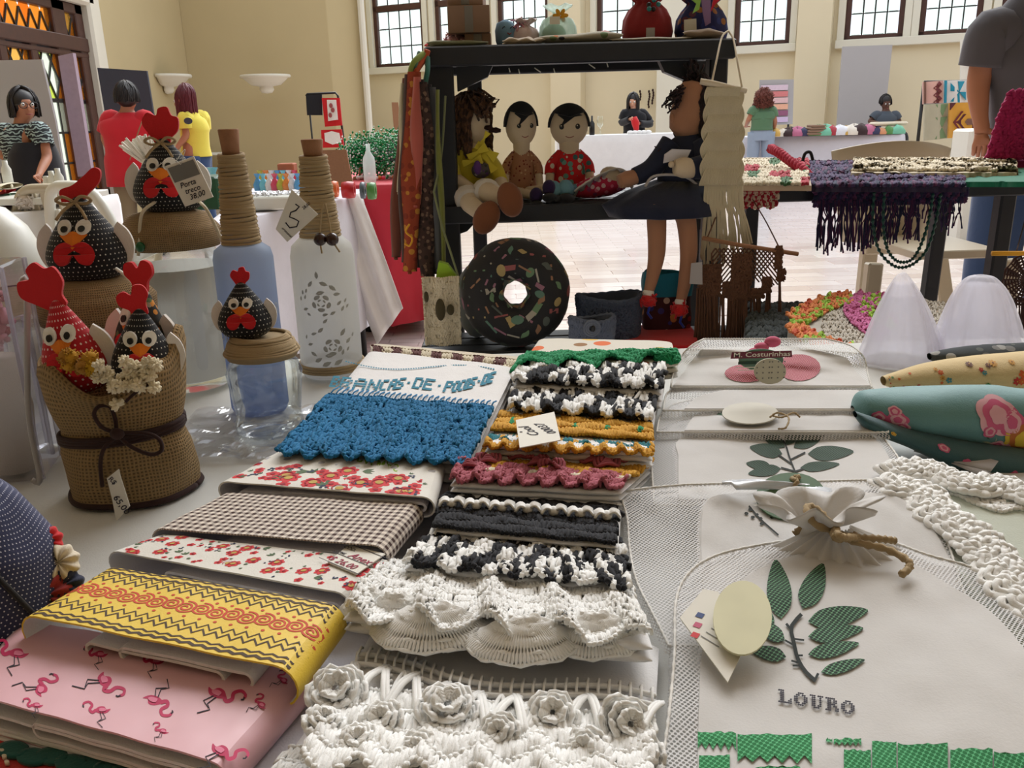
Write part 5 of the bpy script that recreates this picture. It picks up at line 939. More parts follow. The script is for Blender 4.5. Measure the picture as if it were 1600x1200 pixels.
def hen(label, c, h, w, fab, yaw=0, tilt=0, comb=HC1, cs=.34, bow=False, wingL=True, wingR=True, comb_ang=0, lean=0, eyes=.17, group='fabric hens'):
    r = thing('fabric_hen', label, 'hen', c, group); tf = rotm(rx=lean, ry=tilt, rz=yaw, loc=c)
    zz_ = np.array([0, .03, .12, .28, .45, .6, .75, .88, .96, 1.0]); rr_ = np.array([.02, .6, .88, 1.0, .9, .72, .5, .3, .16, .01])*w/2
    R_ = lambda z: np.interp(z, zz_*h, rr_)
    mb = MB(); mb.tf = tf; P = spl([(a, b, 0) for a, b in zip(rr_, zz_*h)], 30); sq = lambda Q: Q*A(1, .82, 1); mb.lathe(np.maximum(P[:, :2], 1e-4), (0, 0, 0), 40, 0, sq=sq); mb.build('body', fab, r)
    def Sf(u, v, off=0):
        u, v = np.asarray(u, float)*w/2, np.asarray(v, float)*h; rad = R_(v); az = u/np.maximum(rad, w*.12)
        d = np.stack([np.sin(az), -np.cos(az)*.82, 0*az], -1); return (d*(rad[..., None]+off)*A(1, 1, 1)+np.stack([0*v, 0*v, v], -1))@tf[:3, :3].T+tf[:3, 3]
    for g in (-1, 1):
        mb = MB(); patch3(mb, Sf, circ(g*eyes*1.25, .66, eyes*.95, .085), .001, .004, 0); patch3(mb, Sf, circ(g*eyes*1.15-.02*g, .645, .07, .035), .004, .006, 1); mb.build('eye', [M['eye_white'], M['black']], r)
    mb = MB(); bk = A(0, -R_(.46*h)*.82-h*.05, .42*h); ring = np.array([(-w*.17, -R_(.57*h)*.82, .575*h), (0, -R_(.6*h)*.82-.002, .62*h), (w*.17, -R_(.57*h)*.82, .575*h), (0, -R_(.46*h)*.82, .44*h)]); mb.tf = tf; mb.add(np.vstack([ring, bk]), [[0, 1, 4], [1, 2, 4], [2, 3, 4], [3, 0, 4]], 0, None, False); mb.build('beak', M['orange_felt'], r)
    mb = MB(); patch3(mb, Sf, smooth([(0, .46), (-.2, .5), (-.4, .44), (-.46, .33), (-.34, .24), (-.14, .26), (0, .36), (.14, .26), (.34, .24), (.46, .33), (.4, .44), (.2, .5)], 36), .001, .005); mb.build('wattle', M['red_felt'], r)
    mb = MB(); cp = smooth(comb, 50)*cs*h; ca, sa = math.cos(comb_ang), math.sin(comb_ang); cp = cp@np.array([[ca, sa], [-sa, ca]]); mb.tf = tf; mb.prism(cp, (0, 0, .93*h), (1, 0, 0), (0, 0, 1), h*.045); mb.build('comb', M['red_felt'], r)
    for g, on in ((-1, wingL), (1, wingR)):
        if not on: continue
        wp_ = smooth([(0, .25), (.14, .1), (.2, -.12), (.14, -.36), (.04, -.46), (-.04, -.34), (-.08, -.1), (-.07, .14)], 30)*h*.75
        mb = MB(); mb.tf = tf; mb.prism(wp_*A(g, 1), (g*w*.44, -.01*h, .5*h), (1, 0, 0), (0, 0, 1), h*.04) if g > 0 else mb.prism((wp_*A(g, 1))[::-1], (g*w*.44, -.01*h, .5*h), (1, 0, 0), (0, 0, 1), h*.04); mb.build('wing', M['white_felt'], r)
    if bow:
        mb = MB(); mb.tf = tf; z = .93*h; y = -R_(z)*.82-.003
        for g in (-1, 1): mb.strands(spl([(0, y, z), (g*.1*h, y-.004, z+.07*h), (g*.2*h, y-.002, z+.03*h), (g*.12*h, y, z-.02*h), (0, y, z)], 16)[None], .0016, 6); mb.strands(spl([(0, y, z), (g*.1*h, y-.008, z-.08*h), (g*.17*h, y-.014, z-.18*h)], 8)[None], .0016, 6)
        mb.build('twine_bow', M['jute'], r)
    return r, tf, Sf
def jar(label, px, py, Rj, Hj, lid_R, liner, name='storage_jar', base=None, lidh=.035, group='glass jars with burlap lids'):
    b = T(px, py) if base is None else A(*base); r = thing(name, label, 'jar', b, group); mb = MB(); R = Rj
    mb.lathe([(.001, .004), (R*.8, .002), (R*.97, .008), (R, .02), (R, Hj*.8), (R*.93, Hj*.9), (R*.82, Hj*.94), (R*.84, Hj)], b, 48); mb.build('glass_body', M['glass'], r)
    if liner: mb = MB(); mb.lathe([(R*.93, .016), (R*.93, Hj*.84), (R*.915, Hj*.84), (R*.915, .016)], b, 48); mb.build('paper_liner', liner, r)
    mb = MB(); L = lid_R; z = Hj; h = lidh
    mb.lathe([(L*.6, z-.002), (L*.97, z-.006), (L*1.0, z+h*.15), (L*1.01, z+h*.45), (L*.93, z+h*.62), (L*.9, z+h*.66), (L*.88, z+h*.72), (L*.78, z+h*.95), (L*.5, z+h*1.05), (.001, z+h*1.06)], b, 56); mb.build('burlap_lid', M['burlap_fine'], r)
    return r, b, z+h*1.06
paper_m = fabric('paper_white_liner', (236, 234, 232), st=.05, transl=.7)
# large rear jar with hen and price tag
b2 = T(290, 618); b2 = b2+A(-.01, .05, 0); h2 = D(275, 335, b2[1])[2]-TZ-.002
j2, b, zt2 = jar('largest glass jar lined with white paper, rearmost on the left, burlap lid', 0, 0, 78/F*b2[1], h2-.03, 74/F*b2[1], paper_m, base=b2)
hn2, tf2, S2 = hen('black dotted hen with price tag on the tall rear jar', A(D(268, 318, b2[1])[0], b2[1], TZ+zt2-.003), .087, .083, M['hen_black'], .1, comb=HC2, cs=.52, bow=True, wingL=True, wingR=True)
t2 = tf2; mb = MB(); o = D(296, 284, b2[1]-.055); ex, ey = nrm(A(.93, 0, .28)), nrm(A(-.28, -.15, .93)); mb.prism([(-.0175, -.024), (.0175, -.024), (.0175, .024), (-.0175, .024)], o, ex, ey, .0012, 0); S = planeS(o+A(0, -.0009, 0), ex, ey)
mb.decal(S, [(-.0155, .004), (.0155, .004), (.0155, .021), (-.0155, .021)], 1, .0002)
for i, s_ in enumerate(['Porta', 'treco', '38,00']): mb.text(S, s_, 2, .0085, (-.012+.002*i, -.004-.0075*i), .0, .0003, shear=.3)
q = mb.build('price_tag', [M['paper'], M['grey_ink'], M['ink']], None); tag(q, 'handwritten price tag hanging from the rear black hen', 'price tag')
mb = MB(); mb.strands(np.array([spl([S2(A(-.1), A(.62), .004)[0], o+ex*-.008+ey*.03, o+ey*.02+A(0, -.001, 0)], 10), spl([S2(A(.35), A(.68), .004)[0], o+ex*.012+ey*.034, o+ey*.02+A(0, -.001, 0)], 10)]), .0004, 4); mb.build('tag_thread', M['paper'], hn2)
mb = MB(); Lr = 74/F*b2[1]; zc = TZ+zt2
for g, pl in ((-1, [(242, 316), (224, 330), (219, 350), (218, 380), (216, 400)]), (1, [(308, 312), (322, 326), (335, 350), (347, 376)])): mb.strands(spl([D(x, y, b2[1]-Lr*(.55 if i == 0 else .8)-.003*i) for i, (x, y) in enumerate(pl)], 20)[None], .0019, 7)
mb.build('cord', yarn('pale_cord', (206, 196, 172)), j2); mb = MB(); mb.ell(D(219, 386, b2[1]-Lr*.8-.012), (.0055, .0055, .006)); mb.build('cord_bead', solid('green_bead', (14, 84, 44), .25), j2)
# nearer jar with hen (behind the burlap bag)
Y1 = .86; rl = 88/F*Y1; c1 = D(152, 470, Y1); z1 = D(152, 470, Y1)[2]-TZ
j1, b, zt1 = jar('glass jar with burlap lid right behind the burlap bag, lined with white paper', 0, 0, rl*.86, z1-.012, rl, paper_m, base=(c1[0], Y1, TZ), lidh=.034)
h1, _, S1 = hen('black dotted hen with tilted red comb on the jar right behind the burlap bag', A(D(142, 425, Y1)[0], Y1, TZ+zt1-.003), .083, .078, M['hen_black'], .05, comb=[(-.5, .0), (-.5, .35), (-.1, .5), (.3, .78), (.6, 1.0), (.8, .9), (.7, .55), (.3, .2), (.1, .0)], cs=.38, bow=True)
mb = MB(); mb.strands(spl([D(182, 420, Y1-.03), D(196, 430, Y1-.05), D(210, 446, Y1-.07), D(218, 470, Y1-.07)], 14)[None], .0017, 7); mb.build('cord', M['paper'], j1)
# small jar with hen
bs = T(424, 676); Rs = 56/F*bs[1]; r = thing('small_jar', 'small empty glass jar with twine-wrapped lid holding a black hen', 'jar', bs); Hs = D(415, 553, bs[1])[2]-TZ; mb = MB(); R = Rs
mb.lathe([(.001, .003), (R*.75, .001), (R*.97, .005), (R*.99, .012), (R*.93, .022), (R*.97, .035), (R*1.02, Hs*.6), (R*1.08, Hs*.78), (R*.98, Hs*.9), (R*.8, Hs*.95), (R*.8, Hs)], bs, 48); mb.build('glass_body', M['glass'], r)
mb = MB(); mb.lathe([(R*.55, Hs-.002), (R*.98, Hs-.002), (R*1.02, Hs+.006), (R*.95, Hs+.014), (R*.7, Hs+.018), (.001, Hs+.018)], bs, 40)
for k in range(9): a = np.linspace(0, 2*math.pi, 40)[:, None]; q = R*(1.03-.035*k); z = Hs+.004+.0022*k if k < 6 else Hs+.018+.001*(k-6); P = np.concatenate([bs[0]+np.cos(a)*q, bs[1]+np.sin(a)*q, TZ+z+.0005*np.sin(a*3+k)], 1); mb.strands(P[None], .0019, 6)
mb.build('twine_lid', M['jute'], r)
hen('small black dotted hen on the twine-wrapped jar lid before the blue bottle', A(bs[0]-.0135, bs[1], TZ+Hs+.018), .058, .054, M['hen_black'], .12, comb=HC2, cs=.36, group='fabric hens')
# bottles
def bottle(label, bx, by, R, ys, mat, cat='bottle'):
    b = T(bx, by)+A(0, R, 0); zz_ = lambda y: D(bx, y, b[1])[2]-TZ; ct, cb, wb, sh_ = [zz_(y) for y in ys]; r = thing('decorated_bottle', label, cat, b, 'twine-necked bottles'); nr = R*.27
    mb = MB(); mb.lathe([(.001, .004), (R*.9, .001), (R, .008), (R, sh_*.6), (R*1.0, sh_), (R*.93, sh_+(wb-sh_)*.45), (R*.62, wb-.004), (nr*1.5, wb+.006), (nr, wb+.02), (nr*.9, cb), (nr*.7, cb), (.001, cb-.002)], b, 56); mb.build('glass_body', mat, r)
    mb = MB(); n = 26
    for k in range(n): a = np.linspace(0, 2*math.pi, 32)[:, None]; t_ = k/(n-1); q = R*(.60-.22*t_+.012*math.sin(k*2.1)); z = wb-.004+(cb-wb+.008)*t_; P = np.concatenate([b[0]+np.cos(a)*q, b[1]+np.sin(a)*q, TZ+z+.0012*np.sin(a+k)], 1); mb.strands(P[None], .0024, 6)
    mb.build('twine_wrap', M['jute'], r); mb = MB(); mb.lathe([(.001, cb-.004), (nr*.92, cb-.004), (nr*1.25, ct), (nr*1.15, ct+.001), (.001, ct+.001)], b, 24); mb.build('cork_stopper', M['cork'], r)
    S = lambda u, v, off=0: np.stack([b[0]+np.sin(np.asarray(u)/R)*(R+off), b[1]-np.cos(np.asarray(u)/R)*(R+off), TZ+np.asarray(v, float)], -1); return r, b, S
def frosted(name, c, c2=None, op=.75, z0=0, z1=1):
    t = NT(name); o = t.xyz(t.obj())[2]; col = t.mix(t.ramp(t.math('DIVIDE', o, .2), [(0, (0, 0, 0)), (1, (1, 1, 1))]), lin(c), lin(c2 or c)); b = t.n('MixShader', {0: .45, 1: t.bsdf(col, .45), 2: t.n('BsdfTranslucent', {'Color': col}).outputs[0]}).outputs[0]
    return t.done(t.n('MixShader', {0: op, 1: t.n('BsdfTransparent', {'Color': (.9, .92, .95)}).outputs[0], 2: b}).outputs[0])
rb, bb, Sb = bottle('pale blue frosted bottle with stencilled words, cork and twine neck', 396, 655, .0318, (202, 248, 372, 402), frosted('blue_frost', (120, 146, 205), (168, 184, 206)))
mb = MB(); mb.text(Sb, 'NE:O AMOR', 0, .019, (-.045, .113), 0, .0004, width=.095); mb.text(Sb, 'UNE TE', 0, .016, (-.04, .088), 0, .0004, width=.075); mb.build('stencil', solid('grey_stencil', (150, 158, 172), .7), rb)
rw, bw_, Sw = bottle('white frosted bottle with stencilled grey roses and two dark beads', 511, 597, .0395, (218, 250, 362, 398), frosted('white_frost', (214, 214, 214), (226, 226, 220), .82))
mb = MB(); leaf = lambda x, y, a, s: [(x+s*(X*math.cos(a)-Y_*math.sin(a)), y+s*(X*math.sin(a)+Y_*math.cos(a))) for X, Y_ in [(-1, 0), (-.4, .45), (.3, .4), (1, 0), (.3, -.4), (-.4, -.45)]]
def px2s(px, py):   # stencil layout in bottle units
    d = ray(px, py); t_ = (bw_[1]-.0395)/d[1]; p = A(0, 0, CAMZ)+d*t_; return p[0]-bw_[0], p[2]-TZ
for (x, y) in ((502, 474), (520, 543)):
    cx, cy = px2s(x, y)
    for k in range(5): a = k*1.257+.4; mb.stroke(Sw, [(cx+math.cos(a+q)*.0095, cy+math.sin(a+q)*.0085) for q in np.linspace(0, .95, 6)], [.001, .004, .005, .005, .004, .001], 0, .0003)
    for k in range(4): a = k*1.57; mb.stroke(Sw, [(cx+math.cos(a+q)*.0045, cy+math.sin(a+q)*.004) for q in np.linspace(0, 1.1, 5)], [.0008, .002, .0025, .002, .0008], 0, .0003)
for x, y, a, s in [(494, 430, 1.6, 6), (484, 444, .9, 6), (505, 444, -.4, 7), (519, 451, -.7, 7), (526, 461, 0, 6), (500, 458, .2, 7), (470, 458, 1.4, 4), (477, 455, 1.2, 4), (466, 468, 1.4, 4), (475, 465, 1.2, 4), (476, 484, .3, 5), (482, 492, -.5, 4), (530, 475, .7, 5), (541, 472, .9, 4), (536, 484, 1.0, 5), (545, 481, .8, 4), (508, 492, .2, 5), (520, 490, .5, 5), (508, 502, .7, 5), (490, 522, .3, 5), (501, 516, .7, 6), (536, 521, .9, 7), (476, 528, 1.3, 4), (484, 539, .3, 5), (546, 535, .7, 6), (555, 527, 1.1, 4), (490, 554, -.6, 6), (498, 563, .5, 7), (515, 556, 0, 7), (511, 569, .4, 8), (529, 567, .5, 8), (536, 552, 1.2, 5), (545, 548, 1.0, 4), (520, 579, -1.2, 7)]:
    cx, cy = px2s(x, y); mb.decal(Sw, leaf(cx, cy, a, s/F*bw_[1]), 0, .0003)
mb.build('rose_stencil', solid('stencil_grey', (168, 168, 160), .7), rw)
mb = MB()
for k in range(3): a = np.linspace(0, 2*math.pi, 40)[:, None]; mb.strands(np.concatenate([bw_[0]+np.cos(a)*.0408, bw_[1]+np.sin(a)*.0408, TZ+.010+.0035*k+0*a], 1)[None], .0019, 6)
mb.build('base_twine', M['jute'], rw)
for x in (500, 519): mb = MB(); mb.ell(D(x, 374, bw_[1]-.045), (.0078,)*3, 0, 20); mb.build('bead', solid('dark_wood_bead', (50, 26, 18), .25), rw)
mb = MB(); mb.strands(np.array([spl([D(505, 318, bw_[1]-.03), D(501, 345, bw_[1]-.034), D(500, 374, bw_[1]-.045), D(503, 396, bw_[1]-.047)], 14), spl([D(508, 318, bw_[1]-.03), D(514, 345, bw_[1]-.034), D(519, 374, bw_[1]-.045), D(531, 394, bw_[1]-.047)], 14)]), .0011, 5); mb.build('bead_string', M['jute'], rw)
pt = [(456, 296), (497, 335), (449, 378), (431, 358), (434, 350)]; o = D(465, 340, bw_[1]-.05); P = [D(x, y, bw_[1]-.05)-o for x, y in pt]; mb = MB(); mb.prism([(p[0], p[2]) for p in P][::-1], o, (1, 0, 0), (0, 0, 1), .0012); S = planeS(o+A(0, -.0008, 0), (1, 0, 0), (0, 0, 1))
mb.stroke(S, [(p[0]*.0105-.004, p[1]*.0105-.001) for p in [(-1, -.4), (-.6, -1), (.2, -.9), (.5, -.3), (0, .0), (-.5, .2), (-.3, .7), (.3, .9), (.7, 1.3), (.3, 1.6)]], .0016, 1, .0003); mb.text(S, 'artesanal', 1, .0042, (-.02, -.012), -.85, .0003, shear=.2); mb.text(S, '28,00', 1, .005, (.008, .009), .6, .0003)
tag(mb.build('price_tag', [M['paper'], M['ink']]), 'white pointed card tag with script lettering tied to the white bottle neck', 'price tag')
# ---------------- burlap bag ----------------
cb_ = T(203, 776)+A(.0, .012, 0); RX, RY = 106/F*.69, .042; zr = D(180, 588, cb_[1]-.03)[2]-TZ
bag = thing('burlap_bag', 'burlap bag tied with dark brown cord, stuffed with hens and dried flowers', 'bag', cb_)
BP = np.array([(.9, 0), (1.0, .02), (1.02, .15), (1.0, .38), (.93, .5), (.9, .56), (.97, .66), (1.07, .82), (1.13, .95), (1.1, 1.0), (1.0, 1.02), (.95, .97), (.96, .86), (.9, .7), (.001, .66)])
def bagP(a, k, off=0):
    q = np.interp(k, np.arange(len(BP)), BP[:, 0]); z = np.interp(k, np.arange(len(BP)), BP[:, 1])*zr; w_ = 1+.03*np.sin(a*3+z*40)+.02*np.sin(a*5-z*60); rim = np.clip((z/zr-.75)*4, 0, 1)*(.012*np.sin(a*2+1)+.006*np.sin(a*5)+np.where(np.cos(a) > .3, .012, 0))
    sx = np.sign(np.cos(a))*np.abs(np.cos(a))**.9; sy = np.sign(np.sin(a))*np.abs(np.sin(a))**.9
    return np.stack([cb_[0]+sx*(RX*q*w_+off), cb_[1]+sy*(RY*q*w_+off), TZ+.001+z+rim], -1)
aa, kk_ = np.meshgrid(np.linspace(0, 2*math.pi, 97)[:-1], np.linspace(0, 14, 57), indexing='ij'); P = bagP(aa, kk_)
L_ = np.concatenate([[0], np.cumsum(np.linalg.norm(np.diff(P[24], axis=0), axis=1))]); uvb = np.stack([aa*RX*.9, np.broadcast_to(L_, aa.shape)], -1)
mb = MB(); mb.grid(P, uv=uvb, cu=False); mb.grid(np.stack([P[-1], P[0]], 0), uv=np.stack([uvb[-1], uvb[-1]+A(.004, 0)], 0)); mb.build('burlap_cloth', M['burlap'], bag)
a = np.linspace(0, 2*math.pi, 90); mb = MB(); mb.strands(bagP(a, np.full(90, 1.0), .0006)[None]*A(1, 1, 1)+A(0, 0, .001), .0028, 7); mb.build('hem_cord', M['dkbrown'], bag)
mb = MB()
for q in (-.0028, 0, .0028): mb.strands((bagP(a, np.full(90, 4.6)+.25*np.sin(a), .0016)+A(0, 0, q)+np.stack([0*a, 0*a, .004*np.cos(a)], -1))[None], .0021, 7)
fb = lambda x, y, dy=.0: D(x, y, cb_[1]-RY-.004-dy)
for pl in ([(182, 676), (160, 668), (147, 648), (155, 635), (172, 636), (180, 655), (182, 674)], [(184, 680), (205, 698), (235, 710), (252, 704), (250, 688), (232, 678), (200, 676), (184, 678)], [(180, 684), (163, 700), (157, 725), (160, 760)]): mb.strands(spl([fb(x, y, .004*math.sin(i)) for i, (x, y) in enumerate(pl)], 40)[None], .0017, 7)
mb.ell(fb(183, 678, .004), (.006, .004, .005)); mb.build('brown_cord', M['dkbrown'], bag)
o = fb(184, 773, .01); pts = [(166, 748), (184, 734), (187, 745), (204, 790), (184, 813), (176, 780)]; mb = MB(); Q = [fb(x, y, .01)-o for x, y in pts]; mb.prism([(p[0], p[2]) for p in Q][::-1], o, (1, 0, 0), (0, .1, 1), .001); S = planeS(o+A(0, -.0007, 0), (1, 0, 0), (0, .1, 1)); mb.text(S, '65,00', 1, .008, (-.004, -.002), -1.05, .0003); mb.text(S, 'R$', 1, .006, (-.006, .014), -.9, .0003)
tag(mb.build('price_tag', [M['paper'], M['ink']]), 'curled white price tag hanging down the front of the burlap bag', 'price tag')
zb_ = TZ+zr*.84
def inbag(px, Y, k=0): p = D(px, 565, Y); return A(p[0], Y, zb_+k)
hen('red dotted hen with tall comb leaning in the burlap bag', inbag(124, cb_[1]-.012), .083, .053, M['hen_red'], .1, -.12, comb=HC2, cs=.5, wingL=False, comb_ang=.45, eyes=.2)
hen('black dotted hen in the burlap bag facing right', inbag(222, cb_[1]-.01, .002), .07, .052, M['hen_black'], .28, .06, comb=HC1, cs=.42, wingR=True, wingL=False, comb_ang=.3, eyes=.2)
hen('dark floral hen half hidden at the back of the burlap bag', inbag(224, cb_[1]+.027, .004), .084, .052, spots('dark_floral', (40, 38, 34), [(200, 130, 50), (90, 110, 70), (150, 140, 120)], 170, .45), -.2, .1, comb=HC1, cs=.38)
# dried flowers
r = thing('dried_flower_posy', 'cream strawflowers and mustard seed heads poking from the burlap bag', 'flowers', inbag(170, cb_[1]-.03)); rn = random.Random(4)
for i in range(8): x, y = rn.uniform(96, 152), rn.uniform(556, 580); p = D(x, y, cb_[1]-.034-rn.random()*.008); mb = MB(); mb.ell(p, (.0068, .006, .0062), 0, 12); q = nrm(np.random.default_rng(i).normal(size=(40, 3)))*.0062+p; n_ = nrm(q-p)*.002; mb.strands(np.stack([q-n_, q+n_], 1), .0008, 3); mb.build('seed_head', yarn('mustard_%d' % (i % 3), [(196, 146, 40), (170, 120, 40), (204, 160, 30)][i % 3]), r)
fw = solid('strawflower_cream', (232, 220, 190), .8)
for i in range(24):
    x, y = [(rn.uniform(150, 244), rn.uniform(562, 606))][0] if i < 22 else [(183, 632), (240, 605)][i-22]; p = D(x, y, cb_[1]-.048-rn.random()*.004 if y > 600 else cb_[1]-.042-rn.random()*.008); mb = MB()
    n = 26; dd = nrm(np.random.default_rng(i).normal(size=(n, 3))*A(1, 1, 1)); mb.strands(np.stack([p[None].repeat(n, 0), p+dd*.0035, p+dd*.0062], 1), np.tile([[.0018, .0018, .0006]], (n, 1)), 4); mb.build('strawflower', fw, r)
mb = MB(); mb.strands(spl([D(232, 600, cb_[1]-.048), D(210, 615, cb_[1]-.05), D(196, 628, cb_[1]-.052)], 10)[None], .0014, 5); mb.build('stem', M['dkbrown'], r)
# ---------------- clear packages, dome, tote ----------------
def clear_box(label, c, d, rz=0, group='clear acetate boxes'):
    r = thing('acetate_box', label, 'package', c, group); z = TZ+d[2]/2+.001; mb = MB(); mb.box((c[0], c[1], z), d, .002, rz=rz); mb.build('clear_shell', M['acetate'], r)
    m = rotm(rz=rz)[:3, :3]; mb = MB()
    for sx in (-1, 1):
        for sy in (-1, 1): mb.bar(A(c[0], c[1], TZ+.002)+m@A(sx*d[0]/2, sy*d[1]/2, 0), A(c[0], c[1], TZ+d[2])+m@A(sx*d[0]/2, sy*d[1]/2, 0), .0035, .0035)
    mb.build('crease', sheer('crease_plastic', (190, 186, 198), .45), r); return r, m
c = T(22, 760); H_ = D(40, 420, c[1])[2]-TZ; r, m = clear_box('tall clear box at left picture edge holding pink and cream soap', (c[0]-.015, c[1]+.035, TZ), (.062, .062, H_), .2)
mb = MB(); mb.lathe([(.001, 0), (.018, 0), (.024, H_*.3), (.02, H_*.55), (.001, H_*.55)], (c[0]-.015, c[1]+.035, TZ+.004), 24); tag(mb.build('wrapped_towel', fabric('greige_towel', (176, 160, 146))), 'rolled beige towel inside the tall clear box', 'towel')
mb = MB(); p = D(8, 505, c[1]); mb.ell((c[0]-.016, c[1]+.03, p[2]), (.02, .018, .03)); q = nrm(RNG.normal(size=(70, 3)))*A(.021, .019, .032)+A(c[0]-.016, c[1]+.03, p[2]); t_ = RNG.normal(0, .003, (70, 3)); mb.strands(np.stack([q-t_, q+t_], 1), .003, 5); tag(mb.build('soap_flower', fabric('dusty_pink', (214, 150, 168))), 'dusty pink soap flower high in the tall clear box', 'soap')
c3 = T(60, 720); clear_box('narrow clear box between the burlap bag and the picture edge', (c3[0]-.003, c3[1]+.03, TZ), (.03, .03, D(60, 500, c3[1]+.02)[2]-TZ), -.2)
mb = MB(); P = [D(32, 445, .72), D(42, 450, .72), D(44, 640, .72), D(62, 745, .72), D(50, 750, .72)]; mb.strands(spl(P, 20)[None], .003, 4); tag(mb.build('folded_ribbon', M['greyboard']), 'folded grey ribbon strip standing beside the clear boxes', 'ribbon')
c4 = T(0, 690); r = thing('kraft_card', 'pinkish printed card standing behind the navy tote', 'card', (c4[0], c4[1], TZ)); mb = MB(); mb.prism([(-.05, 0), (.022, 0), (.017, .05), (.0, .1), (-.05, .1)], (c4[0]-.0, c4[1]-.02, TZ+.002), (1, 0, 0), (0, .1, 1), .002); S = planeS(A(c4[0], c4[1]-.0215, TZ+.002), (1, 0, 0), (0, .1, 1)); mb.stroke(S, [(x, .035+.9*(x+.0)+.002*math.sin(x*400)) for x in np.linspace(-.04, .02, 12)], .0022, 1, .0004); mb.stroke(S, [(-.02+.008*math.cos(q), .07+.01*math.sin(q)) for q in np.linspace(.5, 5, 10)], .001, 1, .0004); mb.build('card_sheet', [fabric('blush_card', (204, 182, 170), st=.05), M['khaki']], r)
Yd = 1.05; p = D(-8, 455, Yd); r = thing('domed_lid', 'glossy white dome on cream box at left picture edge', 'lid', (p[0], Yd, TZ)); zb2 = D(40, 436, Yd)[2]
mb = MB(); mb.lathe([(.062, 0), (.064, .004), (.058, .03), (.045, .062), (.025, .085), (.001, .093)], (p[0]+.004, Yd, zb2), 40); mb.build('dome', M['plastic'], r); mb = MB(); mb.tube([(p[0]+.004, Yd, zb2+.09), (p[0]+.004, Yd, zb2+.1)], .006, 10); mb.build('knob', M['plastic'], r)
mb = MB(); mb.box((p[0]+.01, Yd+.02, (TZ+zb2)/2), (.15, .14, zb2-TZ-.003), .004); o = mb.build('cream_box', M['plastic_dim']); tag(o, 'cream square box standing under the white dome', 'box')
# crumpled cellophane on the cloth
x0, x1 = -.37, -.19; U_, V_ = np.meshgrid(np.linspace(0, 1, 40), np.linspace(0, 1, 30), indexing='ij'); X = -.36+.15*U_; Yy = .78+.16*V_; Z = TZ+.003+.006*np.abs(wob(X, Yy, 60, 5))+.004*np.abs(wob(X, Yy, 120, 6)); mb = MB(); mb.grid(np.stack([X, Yy, Z], -1), smooth=False); o = mb.build('cellophane_sheet', M['acetate']); tag(o, 'crumpled clear cellophane lying between burlap bag and small jar', 'cellophane')
# navy dotted tote
Yt = .49; ct_ = D(-50, 900, Yt); r = thing('dotted_tote', 'bulging navy dotted bag edged with puckered fabric rosettes, lower left corner', 'bag', (ct_[0], Yt, TZ)); ht = D(0, 752, Yt)[2]-TZ+.012
def toteP(a, t_): R_ = np.interp(t_, [0, .15, .5, .75, .9, 1], [.95, 1.0, .88, .62, .36, .001]); return np.stack([ct_[0]+np.cos(a)*R_*.062, Yt+np.sin(a)*R_*.055, TZ+.003+t_*ht+.002*np.sin(a*7)*R_], -1)
aa, tt2 = np.meshgrid(np.linspace(0, 2*math.pi, 80), np.linspace(0, 1, 40), indexing='ij'); mb = MB(); mb.grid(toteP(aa, tt2), uv=np.stack([aa*.058, tt2*.13], -1)); mb.build('dotted_cloth', M['navy_dot'], r)
for a0, a1 in ((-.35, -1.2), (-1.05, -1.9)): t_ = np.linspace(.05, .93, 30); mb = MB(); mb.strands(toteP(np.linspace(a0, a1, 30), t_)[None]*1.0+A(.001, -.001, .001), .0017, 6); mb.build('seam_piping', M['matte_black'], r)
M['maroon'] = fabric('maroon_cotton', (122, 34, 44)); cm = [M['red_felt'], M['cream'], fabric('dark_navy', (26, 34, 62)), fabric('brick_cotton', (150, 44, 44)), spots('dark_maroon_print', (70, 22, 36), [(120, 40, 60), (30, 20, 30)], 200, .4), fabric('olive_cream', (190, 180, 130))]
for i, (x, y, s, m) in enumerate([(72, 846, .011, 0), (92, 880, .0135, 1), (98, 918, .014, 2), (72, 934, .018, 3), (38, 978, .019, 4), (0, 1000, .014, 5)]):
    p = D(x, y, .50+.0*i-(.03 if i > 3 else .012*i*.5)); p[2] = max(p[2], TZ+s*.6); mb = MB(); a = np.linspace(0, 2*math.pi, 72, endpoint=False); tl = rotm(rx=.9, ry=.5, loc=p)
    s_ = s; rows = [np.stack([np.cos(a)*s*q*.9*(1+.07*np.sin(a*9)*(q > .3)), np.sin(a)*s*q*.9*(1+.07*np.sin(a*9)*(q > .3)), s*z*(1+.25*np.sin(a*9+q))], 1) for q, z in ((.02, .25), (.15, .3), (.35, .42), (.7, .42), (.95, .25), (1, 0), (.9, -.25), (.4, -.35), (.02, -.3))]; mb.tf = tl; mb.grid(np.stack(rows, 1), cu=True); mb.build('fabric_rosette', cm[m], r)
